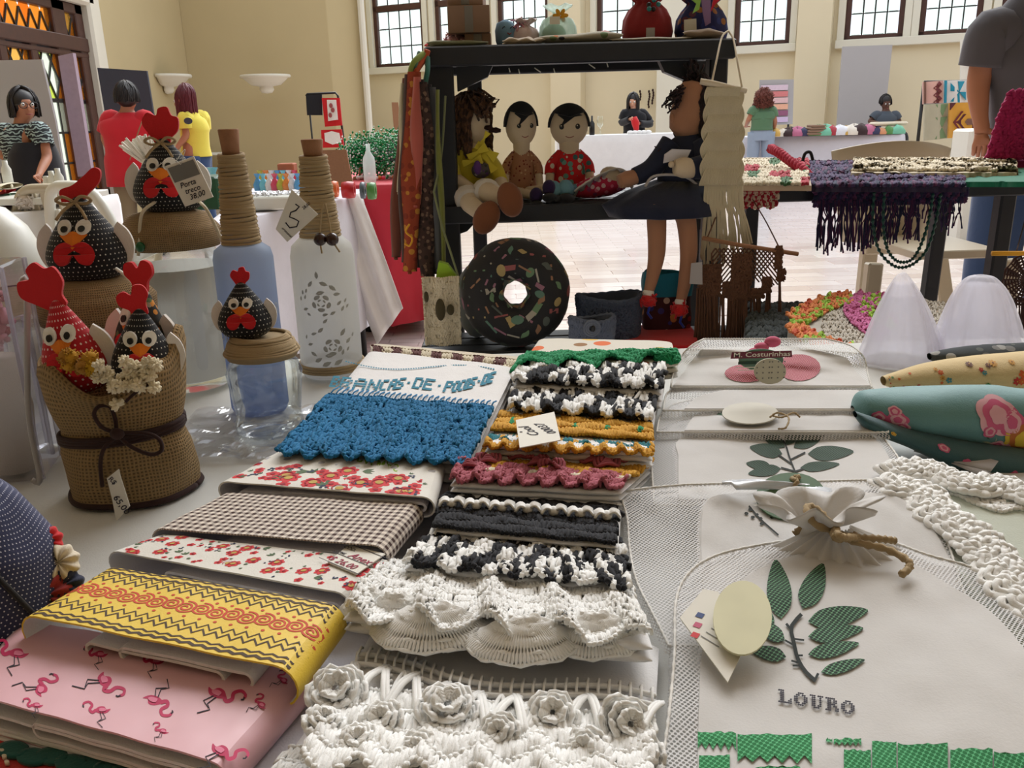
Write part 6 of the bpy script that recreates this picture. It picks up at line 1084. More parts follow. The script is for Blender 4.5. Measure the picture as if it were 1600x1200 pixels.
# ---------------- folded towels with crochet hems ----------------
class Patch:
    """gently wavy cloth surface from four corners given front-left, front-right, back-right, back-left"""
    def __init__(s, px, zf, zb, amp=.001, seed=0, k=14):
        z = [zf, zf, zb, zb]; s.C = np.array([T(x, y, TZ+h) for (x, y), h in zip(px, z)]); s.amp, s.seed, s.k = amp, seed, k
        G = np.column_stack([s.C[:, :2], np.ones(4)]); s.pl = np.linalg.lstsq(G, s.C[:, 2], rcond=None)[0]
        s.W = (np.linalg.norm(s.C[1]-s.C[0])+np.linalg.norm(s.C[2]-s.C[3]))/2; s.Dp = (np.linalg.norm(s.C[3]-s.C[0])+np.linalg.norm(s.C[2]-s.C[1]))/2; s.asp = s.W/s.Dp
    def H(s, x, y): return s.pl[0]*x+s.pl[1]*y+s.pl[2]+s.amp*(wob(x*10, y*10, s.k/10, s.seed)+.3*wob(x*10, y*10, 8+s.k/6, s.seed+5))
    def xy(s, u, v): u, v = np.asarray(u, float)[..., None], np.asarray(v, float)[..., None]; C = s.C[:, :2]; return (C[0]*(1-u)+C[1]*u)*(1-v)+(C[3]*(1-u)+C[2]*u)*v
    def f(s, u, v, off=0): p = s.xy(u, v); return np.concatenate([p, (s.H(p[..., 0], p[..., 1])+off)[..., None]], -1)
    def px(s, x, y, off=0):
        x, y = np.asarray(x, float), np.asarray(y, float); R_ = FW+((x-800)/F)[..., None]*RT+((600-y)/F)[..., None]*UP; z = np.full(x.shape, s.C[:, 2].mean())
        for _ in range(4): t_ = (z-CAMZ)/R_[..., 2]; P = A(0, 0, CAMZ)+R_*t_[..., None]; z = s.H(P[..., 0], P[..., 1])
        P[..., 2] += off; return P
def ribbon(mb, f, path, t, W, Dp, mo, mi, mr, nv=10, closed=False):
    """cloth swept front to back along a folded (s, z) path; printed side mo, lining mi"""
    P = np.asarray(path, float); q = P*A(W, 1); d = np.gradient(q, axis=0)
    if closed: d = (np.roll(q, -1, 0)-np.roll(q, 1, 0))
    d = nrm(d); n = np.stack([-d[:, 1], d[:, 0]], 1)*t/2; o, i = (q+n)/A(W, 1), (q-n)/A(W, 1); v = np.linspace(0, 1, nv)
    L = np.concatenate([[0], np.cumsum(np.linalg.norm(np.diff(q, axis=0), axis=1))])
    def sk(r): 
        s_, vv = np.meshgrid(r[:, 0], v, indexing='ij'); p = f(s_, vv); p = p.copy(); p[..., 2] += r[:, 1][:, None]; return p
    uv = np.stack(np.meshgrid(L, v*Dp, indexing='ij'), -1)
    A_, B_ = sk(o), sk(i); cu = closed
    if cu: A_ = np.concatenate([A_, A_[:1]]); B_ = np.concatenate([B_, B_[:1]]); uv = np.concatenate([uv, uv[-1:]+A(.003, 0)])
    mb.grid(A_, mo, uv); mb.grid(B_[::-1], mi, uv[::-1])
    mb.grid(np.stack([A_[:, 0], B_[:, 0]], 1), mr); mb.grid(np.stack([A_[:, -1], B_[:, -1]], 1), mr)
    if not closed:
        for e in (0, -1): mb.grid(np.stack([A_[e], B_[e]], 0), mr)
def loop(s0, s1, z0, z1, W, n=26, sag=0, seed=0):
    """flat closed fold, rounded ends"""
    h = (z1-z0)/2; r = h/W; top = np.linspace(s1-r, s0+r, n); bot = np.linspace(s0+r, s1-r, n); a = np.linspace(-math.pi/2, math.pi/2, 9)[1:-1]
    w1 = 0*top-sag*np.sin(np.pi*(top-s0)/(s1-s0)); w2 = h*.3*np.maximum(wob(bot*6, 0, 1, seed+1), -.6)*0
    pts = [(x, z1+w) for x, w in zip(top, w1)]+[(s0+r-r*math.cos(q), (z0+z1)/2-h*math.sin(q)) for q in a]+[(x, z0+w) for x, w in zip(bot, w2)]+[(s1-r+r*math.cos(q), (z0+z1)/2+h*math.sin(q)) for q in a]
    return np.array(pts)
def rowstr(S, u, vfun, off, r, bead, mb, mat, sides=5, amp=.0):
    P = S(u, vfun(u), off); k = len(u); mb.strands(P[None], (r*(1+.35*np.sin(np.arange(k)*bead)))[None], sides, mat)
def crochet(mb, S, u, v, nc, nr, r, W, Dp, lift=.003, pick=lambda i, j: 0, scal=0, nsc=8, back=None, fan=3, wav=.0, seed=0, hole=0, jit=.25, ruffle=0, sd=5):
    """rows of fan stitches between bead-like chain rows; u,v ranges; scal = depth of the front scallops (in v)"""
    g = np.random.default_rng(seed); u0, u1 = u; v0, v1 = v      # v0 front, v1 rear (cloth side)
    fr = lambda uu: v0-scal*np.abs(np.sin(np.pi*nsc*(uu-u0)/(u1-u0)))
    def row(uu, q): return fr(uu)+(v1-fr(uu))*q+wav*np.sin(uu*31+q*7)
    hl = lambda uu, q: lift*(.7+.5*np.sin(uu*W*180+q*11+seed)*.4+.5*g.random(np.shape(uu))*.3)+ruffle*np.maximum(0, np.sin(np.pi*nsc*2*(uu-u0)/(u1-u0)+q*2.2))*(1-q)
    I, J = np.meshgrid(np.arange(nc), np.arange(nr), indexing='ij'); I, J = I.ravel(), J.ravel(); du = (u1-u0)/nc
    if hole: keep = ~((g.random(len(I)) < hole) & (J % 2 == 1)); I, J = I[keep], J[keep]
    mt = np.array([pick(i, j) for i, j in zip(I, J)])
    for k in range(fan):
        o = (k-(fan-1)/2)/max(1, fan-1); ub = u0+(I+.5+(J % 2)*.5*.6)*du; ub = np.clip(ub, u0, u1); ue = np.clip(ub+o*du*1.5+g.normal(0, du*jit*.3, len(I)), u0-du*.3, u1+du*.3)
        qb, qe = (J+1)/nr, J/nr+g.normal(0, .04, len(I)); Ps = []
        for t_ in (0, .25, .5, .75, 1):
            uu = ub+(ue-ub)*t_; qq = qb+(qe-qb)*t_; Ps.append(S(uu, row(uu, np.clip(qq, 0, 1.02)), hl(uu, qq)*(.55+.75*math.sin(math.pi*(.15+.75*t_)))))
        P = np.stack(Ps, 1); P += g.normal(0, r*jit, P.shape)
        for m in np.unique(mt): s_ = mt == m; mb.strands(P[s_], r*np.array([.8, 1.1, 1.25, 1.15, .9])[None].repeat(s_.sum(), 0), sd, int(m))
    n = nc*4
    for j in range(nr+1):
        uu = np.linspace(u0, u1, n); P = S(uu, row(uu, np.full(n, j/nr)), hl(uu, j/nr)*1.1); P = P+g.normal(0, r*.15, P.shape); seg = P[:(n//4)*4].reshape(-1, 4, 3); nxt = np.concatenate([seg[1:, :1], seg[-1:, -1:]]); seg = np.concatenate([seg, nxt], 1)
        mt = np.array([pick(i, min(j, nr-1)) for i in range(len(seg))])
        for m in np.unique(mt): s_ = mt == m; mb.strands(seg[s_], r*np.array([.8, 1.35, 1.5, 1.35, .8])[None].repeat(s_.sum(), 0), sd, int(m))
    if back is not None:
        uu, qq = np.meshgrid(np.linspace(u0, u1, nc*2), np.linspace(0, 1, nr*3), indexing='ij'); hh = lift*(.3+.2*np.sin(uu*W*900)*np.sin(qq*nr*6.28)); hh = hh+ruffle*np.maximum(0, np.sin(np.pi*nsc*2*(uu-u0)/(u1-u0)+qq*2.2))*(1-qq)*.9; mb.grid(S(uu, row(uu, qq*.98+.01), hh), back)
def puff(mb, f, u0, u1, th, mat=0, nu=40, layers=1, seed=0, tail=.0, v0=0, v1=1):
    """folded cloth slab: rounded nose at the front, thin rounded sides"""
    an = np.concatenate([np.linspace(math.pi/2, -math.pi/2, 9)]); u = np.linspace(u0, u1, nu); e = (1-np.abs((u-(u0+u1)/2)/((u1-u0)/2))**10)**.5; e = np.maximum(e, .12)
    for l in range(layers):
        h = th/layers; zc = -th+h*(l+.5); prof = [(v1, h/2)]+[(v0+.5*(v1-v0), h/2)]+[(v0+.04*(1-math.cos(q))*(1+0*l), math.sin(q)*h/2) for q in an]+[(v0+.5*(v1-v0), -h/2), (v1, -h/2)]
        V = np.array([p[0] for p in prof]); Z = np.array([p[1] for p in prof]); uu, vv = np.meshgrid(u, V, indexing='ij'); w = .0008*wob(u*20, l*3.0, 1, seed+l)
        P = f(uu, vv+.012*wob(u*9, l*2., 1, seed+l)[:, None], 0); P[..., 2] += zc+Z[None]*e[:, None]+w[:, None]*(l < layers-1); mb.grid(P, mat)
def towel(label, px, zf, zb, cloth, lace=None, th=.012, layers=3, amp=.0012, seed=0, cols=(), group='towels with crochet hems', name='folded_towel', v0=0):
    """px corner order FL FR BR BL"""
    p = Patch(px, zf, zb, amp, seed); c = p.f(np.array(.5), np.array(.5)); r = thing(name, label, 'towel', (c[0], c[1], TZ), group)
    mb = MB(); puff(mb, p.f, 0, 1, th, 0, 50, layers, seed, v0=v0); mb.build('cloth', cloth, r); return r, p
Y_ = {k: yarn(*v) for k, v in dict(w=('white_yarn', (242, 240, 236)), k=('black_yarn', (20, 20, 26)), b=('turquoise_yarn', (6, 108, 156)), g=('green_yarn', (20, 140, 86)), y=('mustard_yarn', (206, 152, 40)), p=('rose_yarn2', (168, 86, 98)), t=('teal_yarn', (16, 110, 120)), c=('cream_yarn', (216, 204, 178))).items()}
# --- centre column, front to back ---
r, p = towel('lowest white towel at bottom picture edge with narrow white crochet rows', [(395, 1250), (1015, 1270), (1025, 1120), (520, 1080)], .012, .006, M['white'], th=.008, layers=2, seed=1)
mb = MB(); crochet(mb, p.f, (0, 1), (.02, .4), 46, 3, .0011, p.W, p.Dp, .003, seed=1); mb.build('crochet_hem', Y_['w'], r)
def rose(mb, c, R, r=.0016, seed=0, up=(0, -.35, .95), mat=0):
    g = np.random.default_rng(seed); n = nrm(A(*up)); ex = nrm(np.cross(n, A(0, 1, .3))); ey = np.cross(n, ex)
    for ring, (rr, k, h, pr) in enumerate(((1.0, 6, 0, .52), (.62, 5, .28, .44), (.28, 4, .5, .34))):
        for j in range(k):
            a = j*2*math.pi/k+ring*.6+g.normal(0, .08); dr = math.cos(a)*ex+math.sin(a)*ey; tn = np.cross(n, dr); pc = c+dr*R*rr*.55+n*R*h
            for q in (1.0, .75, .5, .25): t_ = np.linspace(-.15, math.pi+.15, 11)[:, None]; P = pc+np.cos(t_)*tn*R*pr*q+np.sin(t_)*(dr*.75+n*.65)*R*pr*q+n*R*.04*np.sin(t_*7)*q; mb.strands(P[None], r*(1.15+.35*np.sin(np.arange(11)*2.4))[None], 5, mat)
            U_, V_ = np.meshgrid(np.linspace(0, math.pi, 9), np.linspace(0, 1, 4), indexing='ij'); mb.grid(pc+np.cos(U_)[..., None]*tn*(R*pr*V_)[..., None]+np.sin(U_)[..., None]*(dr*.75+n*.65)*(R*pr*V_)[..., None]-n*R*.03, mat)
r, p = towel('large white towel with chunky crochet roses along its hem, nearest full towel', [(486, 1168), (1018, 1200), (1030, 1005), (600, 940)], .030, .010, M['white'], th=.02, layers=3, amp=.003, seed=4)
mb = MB(); u = np.linspace(.0, 1, 200); vb = .50
edge = lambda uu: vb+.05*np.sin(uu*8+1)-.03*uu
mb.strands(p.f(u, edge(u), .0022)[None], .0016, 6); mb.strands(p.f(u, edge(u)-.07, .0020)[None], .0015, 6)
for uu in np.linspace(.012, .988, 30): v = edge(np.array(uu)); mb.strands(np.stack([p.f(np.array(uu-.004), v+.06, .0006), p.f(np.array(uu), v+.03, .0042), p.f(np.array(uu+.002), v-.04, .0048), p.f(np.array(uu+.004), v-.08, .0012)])[None], .00085, 5)
nt = 9
for k in range(nt*2):      # ladder triangles between cord and roses
    ua, ub = k/(nt*2)+.01, (k+1)/(nt*2)+.01; va, vc = edge(np.array(ua))-.09, edge(np.array(ua))-.34
    if k % 2: va, vc = vc, va
    for o in (0, .012): mb.strands(p.f(np.linspace(ua+o, ub+o, 8), np.linspace(va, vc, 8), .004+.004*np.sin(np.linspace(0, 3.1, 8)))[None], .0016, 5)
    if k % 2 == 0:
        for q in np.linspace(.1, .9, 6): x_ = ua+(ub-ua)*q; y_ = va+(vc-va)*q; mb.strands(p.f(np.array([x_, x_+.022]), np.array([y_, y_+.02]), np.array([.004, .004]))[None].repeat(1, 0), .0012, 5)
    if k % 3 == 0: t_ = np.linspace(0, 2*math.pi, 14); mb.strands(p.f(ua+.02+.012*np.cos(t_), edge(np.array(ua))-.2+.1*np.sin(t_), .005)[None], .0013, 5)
mb.build('crochet_ladder', Y_['w'], r)
rk = 0
for x_, y_, R_ in [(528, 1078, .021), (700, 1106, .021), (862, 1114, .018), (972, 1124, .019), (600, 1120, .014), (782, 1138, .013), (505, 1124, .013), (560, 1148, .013), (918, 1158, .015), (1004, 1172, .015), (655, 1160, .014), (740, 1182, .015), (830, 1180, .013)]:
    mb = MB(); c = p.px(np.array(float(x_)), np.array(float(min(y_+20, 1176))), .003); c = c+A(0, 0, -max(0, y_-1140)*.00022); g_ = np.random.default_rng(rk); rose(mb, c, R_*.78, .00125, rk, (g_.normal(0, .25), -.35+g_.normal(0, .2), 1)); rk += 1
    mb.v = [V+.0011*np.stack([wob(V[:, 1]*900, V[:, 2]*900, .35, rk), wob(V[:, 0]*900, V[:, 2]*900, .35, rk+1), wob(V[:, 0]*900, V[:, 1]*900, .35, rk+2)], 1) for V in mb.v]; mb.build('crochet_rose', Y_['w'], r)
mb = MB(); crochet(mb, p.f, (0, 1), (-.06, .3), 60, 4, .0013, p.W, p.Dp, .004, scal=.1, nsc=6, seed=9, ruffle=.003, back=0); mb.build('crochet_edging', Y_['w'], r)
r, p = towel('white towel with wide openwork shell crochet hem, second from the front', [(535, 962), (1020, 1008), (990, 918), (615, 868)], .040, .024, M['white'], th=.014, layers=2, amp=.002, seed=6)
mb = MB(); crochet(mb, p.f, (-.0, .985), (.08, .88), 62, 8, .00095, p.W, p.Dp, .0035, scal=.22, nsc=4.3, seed=11, ruffle=.009, hole=.16, back=0); mb.build('crochet_hem', Y_['w'], r)
mb = MB()
for cu, cv, R_ in ((.05, .1, .013), (.3, -.05, .026), (.6, -.1, .024), (.82, .05, .022), (.16, .05, .016)):
    c = p.f(np.array(cu), np.array(cv+.12), .003)
    for q in np.linspace(.2, 1, 6): t_ = np.linspace(math.pi*1.02, 2*math.pi*.99, 26); P = c+np.stack([np.cos(t_)*R_*1.35*q, np.sin(t_)*R_*.95*q-.002, .009*(1-q)+.0007*np.sin(t_*9+q)-.008*q*q], 1); mb.strands(P[None], (.0011*(1.1+.4*np.sin(np.arange(26)*2.2)))[None], 5)
    qq_ = np.linspace(.15, 1.03, 12)[None]; tt_3 = np.linspace(math.pi*1.02, 2*math.pi*.98, 44)[:, None]; mb.strands(np.stack([c[0]+np.cos(tt_3)*R_*1.35*qq_, c[1]+np.sin(tt_3)*R_*.95*qq_-.002, c[2]+.0095*(1-qq_)-.008*qq_*qq_+.0012*np.abs(np.sin(qq_*19+tt_3*3))], -1), .0009*(1+.5*np.sin(np.arange(12)*2.1))[None].repeat(44, 0), 5)
    U_, V_ = np.meshgrid(np.linspace(math.pi, 2*math.pi, 26), np.linspace(0, 1, 6), indexing='ij'); mb.grid(np.stack([c[0]+np.cos(U_)*R_*1.32*V_, c[1]+np.sin(U_)*R_*.92*V_-.002, c[2]+.009*(1-V_)-.008*V_*V_-.0008], -1))
mb.build('shell_scallop', Y_['w'], r)
bw = lambda s, q=.5: (lambda i, j: int((math.sin(i*1.9+j*2.3+s)+math.sin(i*.7-j*1.7+s*2)) > q-.5))
r, p = towel('white towel with fluffy black and white mottled crochet hem, below the black flowered one', [(632, 886), (985, 922), (968, 846), (694, 822)], .036, .026, M['white'], th=.014, seed=8)
mb = MB(); crochet(mb, p.f, (0, 1), (.0, .97), 44, 5, .0014, p.W, p.Dp, .0045, pick=bw(1, .45), scal=.06, nsc=7, seed=12, back=1, ruffle=.003, jit=.6); mb.build('crochet_hem', [Y_['k'], Y_['w']], r)
r, p = towel('white towel with black crochet hem and row of white crochet flowers', [(680, 826), (966, 852), (972, 768), (706, 752)], .040, .028, M['white'], th=.013, seed=10)
mb = MB(); crochet(mb, p.f, (-.01, .985), (.0, .5), 40, 4, .0013, p.W, p.Dp, .003, seed=13, back=0); crochet(mb, p.f, (-.01, .985), (.48, .62), 10, 1, .002, p.W, p.Dp, .003, seed=14, fan=5, back=None)
u = np.linspace(0, .985, 120); mb.strands(p.f(u, .64+0*u, .002)[None], .0013, 5, 1)
for uu in np.linspace(.01, .98, 18): mb.strands(p.f(np.array([uu, uu+.002, uu+.004]), np.array([.72, .66, .6]), np.array([.001, .0035, .001]))[None], .0008, 5, 1)
mb.build('crochet_hem', [Y_['k'], Y_['w']], r)
for i in range(7):
    uu = .06+i*.145; mb = MB(); c = p.f(np.array(uu), np.array(.36), .0055)
    for g in (-1, 1): 
        for q in np.linspace(-1, 1, 6): t_ = np.linspace(0, 1, 8)[:, None]; mb.strands((c+A(g*.009, q*.0055, .001)*t_+A(0, 0, .004)*np.sin(t_*3.1)+A(0, q*.001, 0)*np.sin(t_*6))[None], .0011, 5)
    mb.ell(c+A(0, 0, .001), (.004, .0045, .0035)); mb.build('crochet_flower', Y_['w'], r)
r, p = towel('white towel with mustard crochet hem ruffled in dusty rose', [(703, 757), (971, 766), (1022, 722), (745, 694)], .046, .034, M['white'], th=.014, seed=12)
mb = MB(); crochet(mb, p.f, (0, 1), (.42, .98), 42, 4, .0012, p.W, p.Dp, .003, seed=15, back=0, scal=0)
crochet(mb, p.f, (.0, .99), (.05, .48), 44, 4, .0012, p.W, p.Dp, .0035, pick=lambda i, j: 1 if (i % 11 < 8 or j < 2) else (2 if j == 2 else 0), scal=.08, nsc=8, seed=16, back=1, ruffle=.006); mb.build('crochet_hem', [Y_['y'], Y_['p'], Y_['c']], r)
for i, (x, y) in enumerate([(715, 722), (733, 735), (763, 728), (812, 722), (838, 732), (862, 738), (892, 716), (925, 728), (948, 734), (963, 728)]):
    c = p.px(np.array(float(x)), np.array(float(y)), .007); mb = MB()
    for q in (.4, .7, 1): t_ = np.linspace(0, math.pi*1.5, 14)[:, None]+i; mb.strands((c+np.concatenate([np.cos(t_)*.010*q, np.sin(t_)*.008*q, .003*(1-q)+.002*np.sin(t_*3)], 1))[None], .0016, 5)
    mb.build('rose_ruffle', Y_['p'], r)
r, p = towel('white towel with mustard crochet hem showing teal yarn beneath, under the paper tag', [(757, 696), (1020, 704), (1018, 668), (785, 645)], .054, .044, M['white'], th=.016, seed=14)
mb = MB(); crochet(mb, p.f, (0, 1), (.35, .95), 44, 3, .0012, p.W, p.Dp, .004, seed=17, back=0, pick=lambda i, j: 2 if (i % 9 == 4 and j == 1) else 0)
crochet(mb, lambda u, v, o: p.f(u, v, o)-A(0, 0, .004), (0, 1), (-.02, .34), 44, 2, .0012, p.W, p.Dp, .003, seed=18, back=1, pick=lambda i, j: 1 if j == 1 and i % 4 < 3 else 0, ruffle=.004, nsc=10, scal=.05); mb.build('crochet_hem', [Y_['y'], Y_['t'], Y_['g']], r)
r, p = towel('white towel with black and white crochet hem, directly behind the mustard ones', [(797, 645), (1018, 662), (1030, 612), (803, 600)], .050, .044, M['white'], th=.016, seed=16)
mb = MB(); crochet(mb, p.f, (0, 1), (.0, .75), 34, 3, .0016, p.W, p.Dp, .006, pick=bw(2, .5), seed=19, back=0, ruffle=.004, jit=.5); mb.build('crochet_hem', [Y_['k'], Y_['w']], r)
r, p = towel('white towel with black and white crochet hem, directly before the green-edged cloth', [(803, 602), (1034, 612), (1040, 572), (808, 566)], .056, .052, M['white'], th=.02, seed=18)
mb = MB(); crochet(mb, p.f, (0, 1), (.0, .9), 34, 3, .0016, p.W, p.Dp, .006, pick=bw(4, .5), seed=20, back=0, ruffle=.004, jit=.5); mb.build('crochet_hem', [Y_['k'], Y_['w']], r)
r, p = towel('cloth with painted orange motif and bright green crochet edge, rearmost of centre column', [(803, 580), (1060, 566), (1050, 533), (842, 528)], .058, .058, print_cloth('painted_motif', (216, 210, 196), [(220, 110, 60), (150, 110, 70), (110, 140, 80), (230, 190, 90)], 26, .3), th=.02, seed=20)
mb = MB(); crochet(mb, p.f, (0, 1), (-.1, .45), 44, 4, .0013, p.W, p.Dp, .004, seed=21, back=0, scal=-.25, nsc=4, ruffle=.007); mb.build('crochet_edge', Y_['g'], r)
mb = MB(); c = p.px(np.array(1042.), np.array(562.), .002); q = np.random.default_rng(2); mb.ell(c, (.014, .012, .009)); t_ = np.linspace(0, 6.28, 18)[:, None]
for k in range(16): ax = q.normal(size=(2, 3)); e1 = nrm(ax[0]); e2 = nrm(np.cross(e1, ax[1])); mb.strands((c+(np.cos(t_)*e1+np.sin(t_)*e2)*A(.0145, .0125, .0095))[None], .001, 5)
mb.build('crochet_curl', Y_['g'], r)
# paper tags in the centre
def tagcard(label, px, z, lines, mats=None, w=.9, parent=None, tilt=0, extra=None):
    P = np.array([T(x, y, TZ+z+(tilt if i > 1 else 0)) for i, (x, y) in enumerate(px)]); ex = nrm(P[1]-P[0]); n = nrm(np.cross(ex, P[3]-P[0])); n = n if n[2] > 0 else -n; ey = np.cross(n, ex); o = P.mean(0); Q = [(np.dot(q-o, ex), np.dot(q-o, ey)) for q in P]
    mb = MB(); mb.prism(Q, o, ex, ey, .0008); S = planeS(o+n*.0005, ex, ey)
    for s_, sz, at, m in lines: mb.text(S, s_, m, sz, at, 0, .0002, shear=.25)
    if extra: extra(mb, S)
    return tag(mb.build('price_tag', [M['paper'], M['ink'], M['ink_red']]), label, 'price tag')
M['ink_red'] = solid('ink_red', (150, 40, 70), .8)
def rotlines(mb, S):
    mb.text(S, 'Cool', 1, .012, (-.004, -.014), 1.57, .0002, shear=.3); mb.text(S, '00037', 1, .011, (.010, -.016), 1.57, .0002, shear=.2); mb.decal(S, circ(-.015, .0, .0012), 1, .0002)
tagcard('cream paper tag with handwriting lying on the mustard crochet hem', [(812, 700), (876, 688), (866, 644), (806, 657)], .066, [], extra=rotlines)
def lab(mb, S):
    for y in (-.013, -.002, .012): mb.stroke(S, [(-.02, y), (.02, y)], .0006, 1, .0002)
    mb.text(S, 'COD.', 1, .0045, (-.018, .006), 0, .0002); mb.text(S, 'NOME', 1, .0035, (-.019, -.001), 0, .0002); mb.text(S, 'Anex', 2, .009, (-.006, -.001), 0, .0002, shear=.3); mb.text(S, '$ 26,00', 2, .008, (-.014, -.011), 0, .0002, shear=.2)
q = tagcard('white label with red handwriting on the red floral towel', [(512, 879), (557, 898), (602, 866), (545, 852)], .037, [], extra=lab)

# --- left column ---
def fold_towel(label, px, z0, Ht, mo, mi, mr=None, inner=((.35, .8),), cat='towel', seed=0, amp=.0022, t=.0012, sag=.0, extra_low=None):
    p = Patch(px, z0+Ht, z0+Ht, amp, seed, 10); b = lambda s_, v: p.f(s_, v, -Ht); c = p.f(np.array(.5), np.array(.5)); r = thing('folded_towel', label, cat, (c[0], c[1], TZ), 'printed folded towels')
    mats = [mo, mi, mr or mo]; mb = MB(); ribbon(mb, b, loop(0, 1, 0, Ht, p.W, sag=sag, seed=seed)[::-1], t, p.W, p.Dp, 0, 1, 2, closed=True, nv=14); 
    o = mb.build('printed_cloth', mats, r)
    for k, (a, e) in enumerate(inner): mb = MB(); ribbon(mb, b, loop(a, e, Ht*(.18+.1*k), Ht*(.55+.1*k), p.W, seed=seed+3+k)[::-1], t*1.5, p.W, p.Dp*.98, 1, 1, 1, closed=True, nv=6); mb.build('lining_fold', mats, r)
    return r, p
def top_of(p, Ht):
    r_ = Ht/2/p.W
    def S(u, v, off=0):
        u = np.asarray(u, float); k = np.clip(np.maximum(r_-u, u-(1-r_))/r_, 0, 1); P = p.f(u, v, off); P[..., 2] -= Ht/2*(1-np.sqrt(1-k*k)); return P
    return S
pink = NT('pink_satin'); o_ = pink.obj(); M['pink'] = pink.done(pink.bsdf(lin((222, 172, 178)), .38, pink.bump(pink.noise(o_, 30, 2), .25, .004), Sheen_Weight=.2))
M['yellow'] = fabric('yellow_print_cloth', (232, 196, 50), st=.12, rough=.55); M['zig'] = solid('zigzag_brown', (72, 52, 30), .7); M['spiral'] = solid('spiral_red', (205, 70, 40), .7)
M['flam'] = solid('flamingo_magenta', (190, 36, 86), .6); M['flam2'] = solid('flamingo_pink', (222, 120, 148), .6)
# white cloth and christmas panel in the lower left corner
r, p = towel('white towel layered beneath the flamingo towel', [(-80, 1126), (330, 1222), (500, 1075), (60, 1000)], .008, .006, M['white'], th=.006, layers=2, seed=30, group=None)
p = Patch([(-80, 1300), (300, 1330), (330, 1180), (-80, 1120)], .003, .003, .0004, 31); mb = MB(); uu, vv = np.meshgrid(np.linspace(0, 1, 20), np.linspace(0, 1, 10), indexing='ij'); mb.grid(p.f(uu, vv)); 
for i in range(9): mb.decal(p.px, circ(22+i*30, 1176+i*5+(6 if i % 2 else 0), 26, 13), 1, .0006); [mb.stroke(p.px, [(8+i*30+k*9, 1170+i*5), (12+i*30+k*9, 1184+i*5)], 1.5, 3, .0009) for k in range(3)]
for i in range(3): mb.decal(p.px, circ(4+i*4, 1178+i*9, 4, 2.5), 2, .0006)
o = mb.build('christmas_cloth', [fabric('christmas_red', (186, 40, 36)), fabric('christmas_green', (16, 86, 80)), M['cream'], solid('pale_stitch', (90, 150, 140))]); tag(o, 'red cloth with dark green scalloped border in the lower left corner', 'cloth'); o.modifiers.new('t', 'SOLIDIFY').thickness = .002
# lilac-white cloths between the two columns
for i, (px_, lb) in enumerate([([(330, 1230), (560, 1235), (720, 900), (560, 880)], 'plain lilac-white cloth lying between the flamingo towel and white towels'), ([(560, 930), (700, 930), (730, 740), (640, 730)], 'plain lilac-white cloth between gingham towel and black crochet towels')]):
    r, p = towel(lb, px_, .006+.002*i, .006+.002*i, M['lilac'], th=.005, layers=2, seed=40+i, name='plain_cloth', group='plain cloths under the towels')
# pink flamingo towel
r, p = fold_towel('pink satin towel printed with magenta flamingos, front left', [(-70, 1080), (356, 1196), (492, 1046), (20, 968)], .004, .022, M['pink'], M['white'], inner=((.04, .85), (.3, .94)), seed=50)
mb = MB(); S = p.px
def flamingo(x, y, s, ang, fl=1):
    s *= 1.25; ca, sa = math.cos(ang), math.sin(ang); tr = lambda pts: [(x+s*(fl*a*ca-b*sa), y+s*(fl*a*sa+b*ca)*.72) for a, b in pts]
    body = [(-.1, .1), (.2, .25), (.6, .2), (.85, -.15), (.6, -.1), (.45, -.35), (.15, -.35), (-.12, -.1)]; mb.decal(S, tr(smooth(body, 26)), 1, .0007); mb.decal(S, tr(smooth([(.15, .1), (.45, .1), (.6, -.05), (.4, -.2), (.15, -.15)], 16)), 2, .001)
    nk_ = spl([(-.05, -.05, 0), (-.3, .15, 0), (-.45, -.1, 0), (-.3, -.45, 0), (-.5, -.75, 0), (-.8, -.65, 0), (-.85, -.45, 0)], 26)[:, :2]; mb.stroke(S, tr(nk_), s*np.linspace(.2, .12, 26), 1, .0008)
    mb.stroke(S, tr([(-.85, -.5), (-.88, -.36), (-.8, -.28)]), s*.07, 3, .0009)
    for pl in ([(.2, .2), (.3, .75), (.0, 1.0), (.35, 1.5)], [(.35, .2), (.55, .7), (.1, .95)]): mb.stroke(S, tr(pl), s*.05, 3, .0009)
for a in [(65, 1072, 24, 1.75, 1), (165, 1072, 27, 1.3, -1), (250, 1098, 26, 3.6, 1), (348, 1090, 28, .6, -1), (18, 1022, 26, .2, 1), (150, 1024, 18, .1, 1), (152, 1112, 20, .0, 1), (352, 1180, 28, .7, -1), (236, 1034, 20, .2, 1), (52, 1104, 15, .1, 1), (250, 1143, 14, .5, 1), (405, 1100, 15, 1, 1), (440, 1062, 14, 1, 1), (460, 1040, 12, 1, 1)]: flamingo(*a)
mb.build('flamingo_print', [M['pink'], M['flam'], M['flam2'], M['ink']], r)
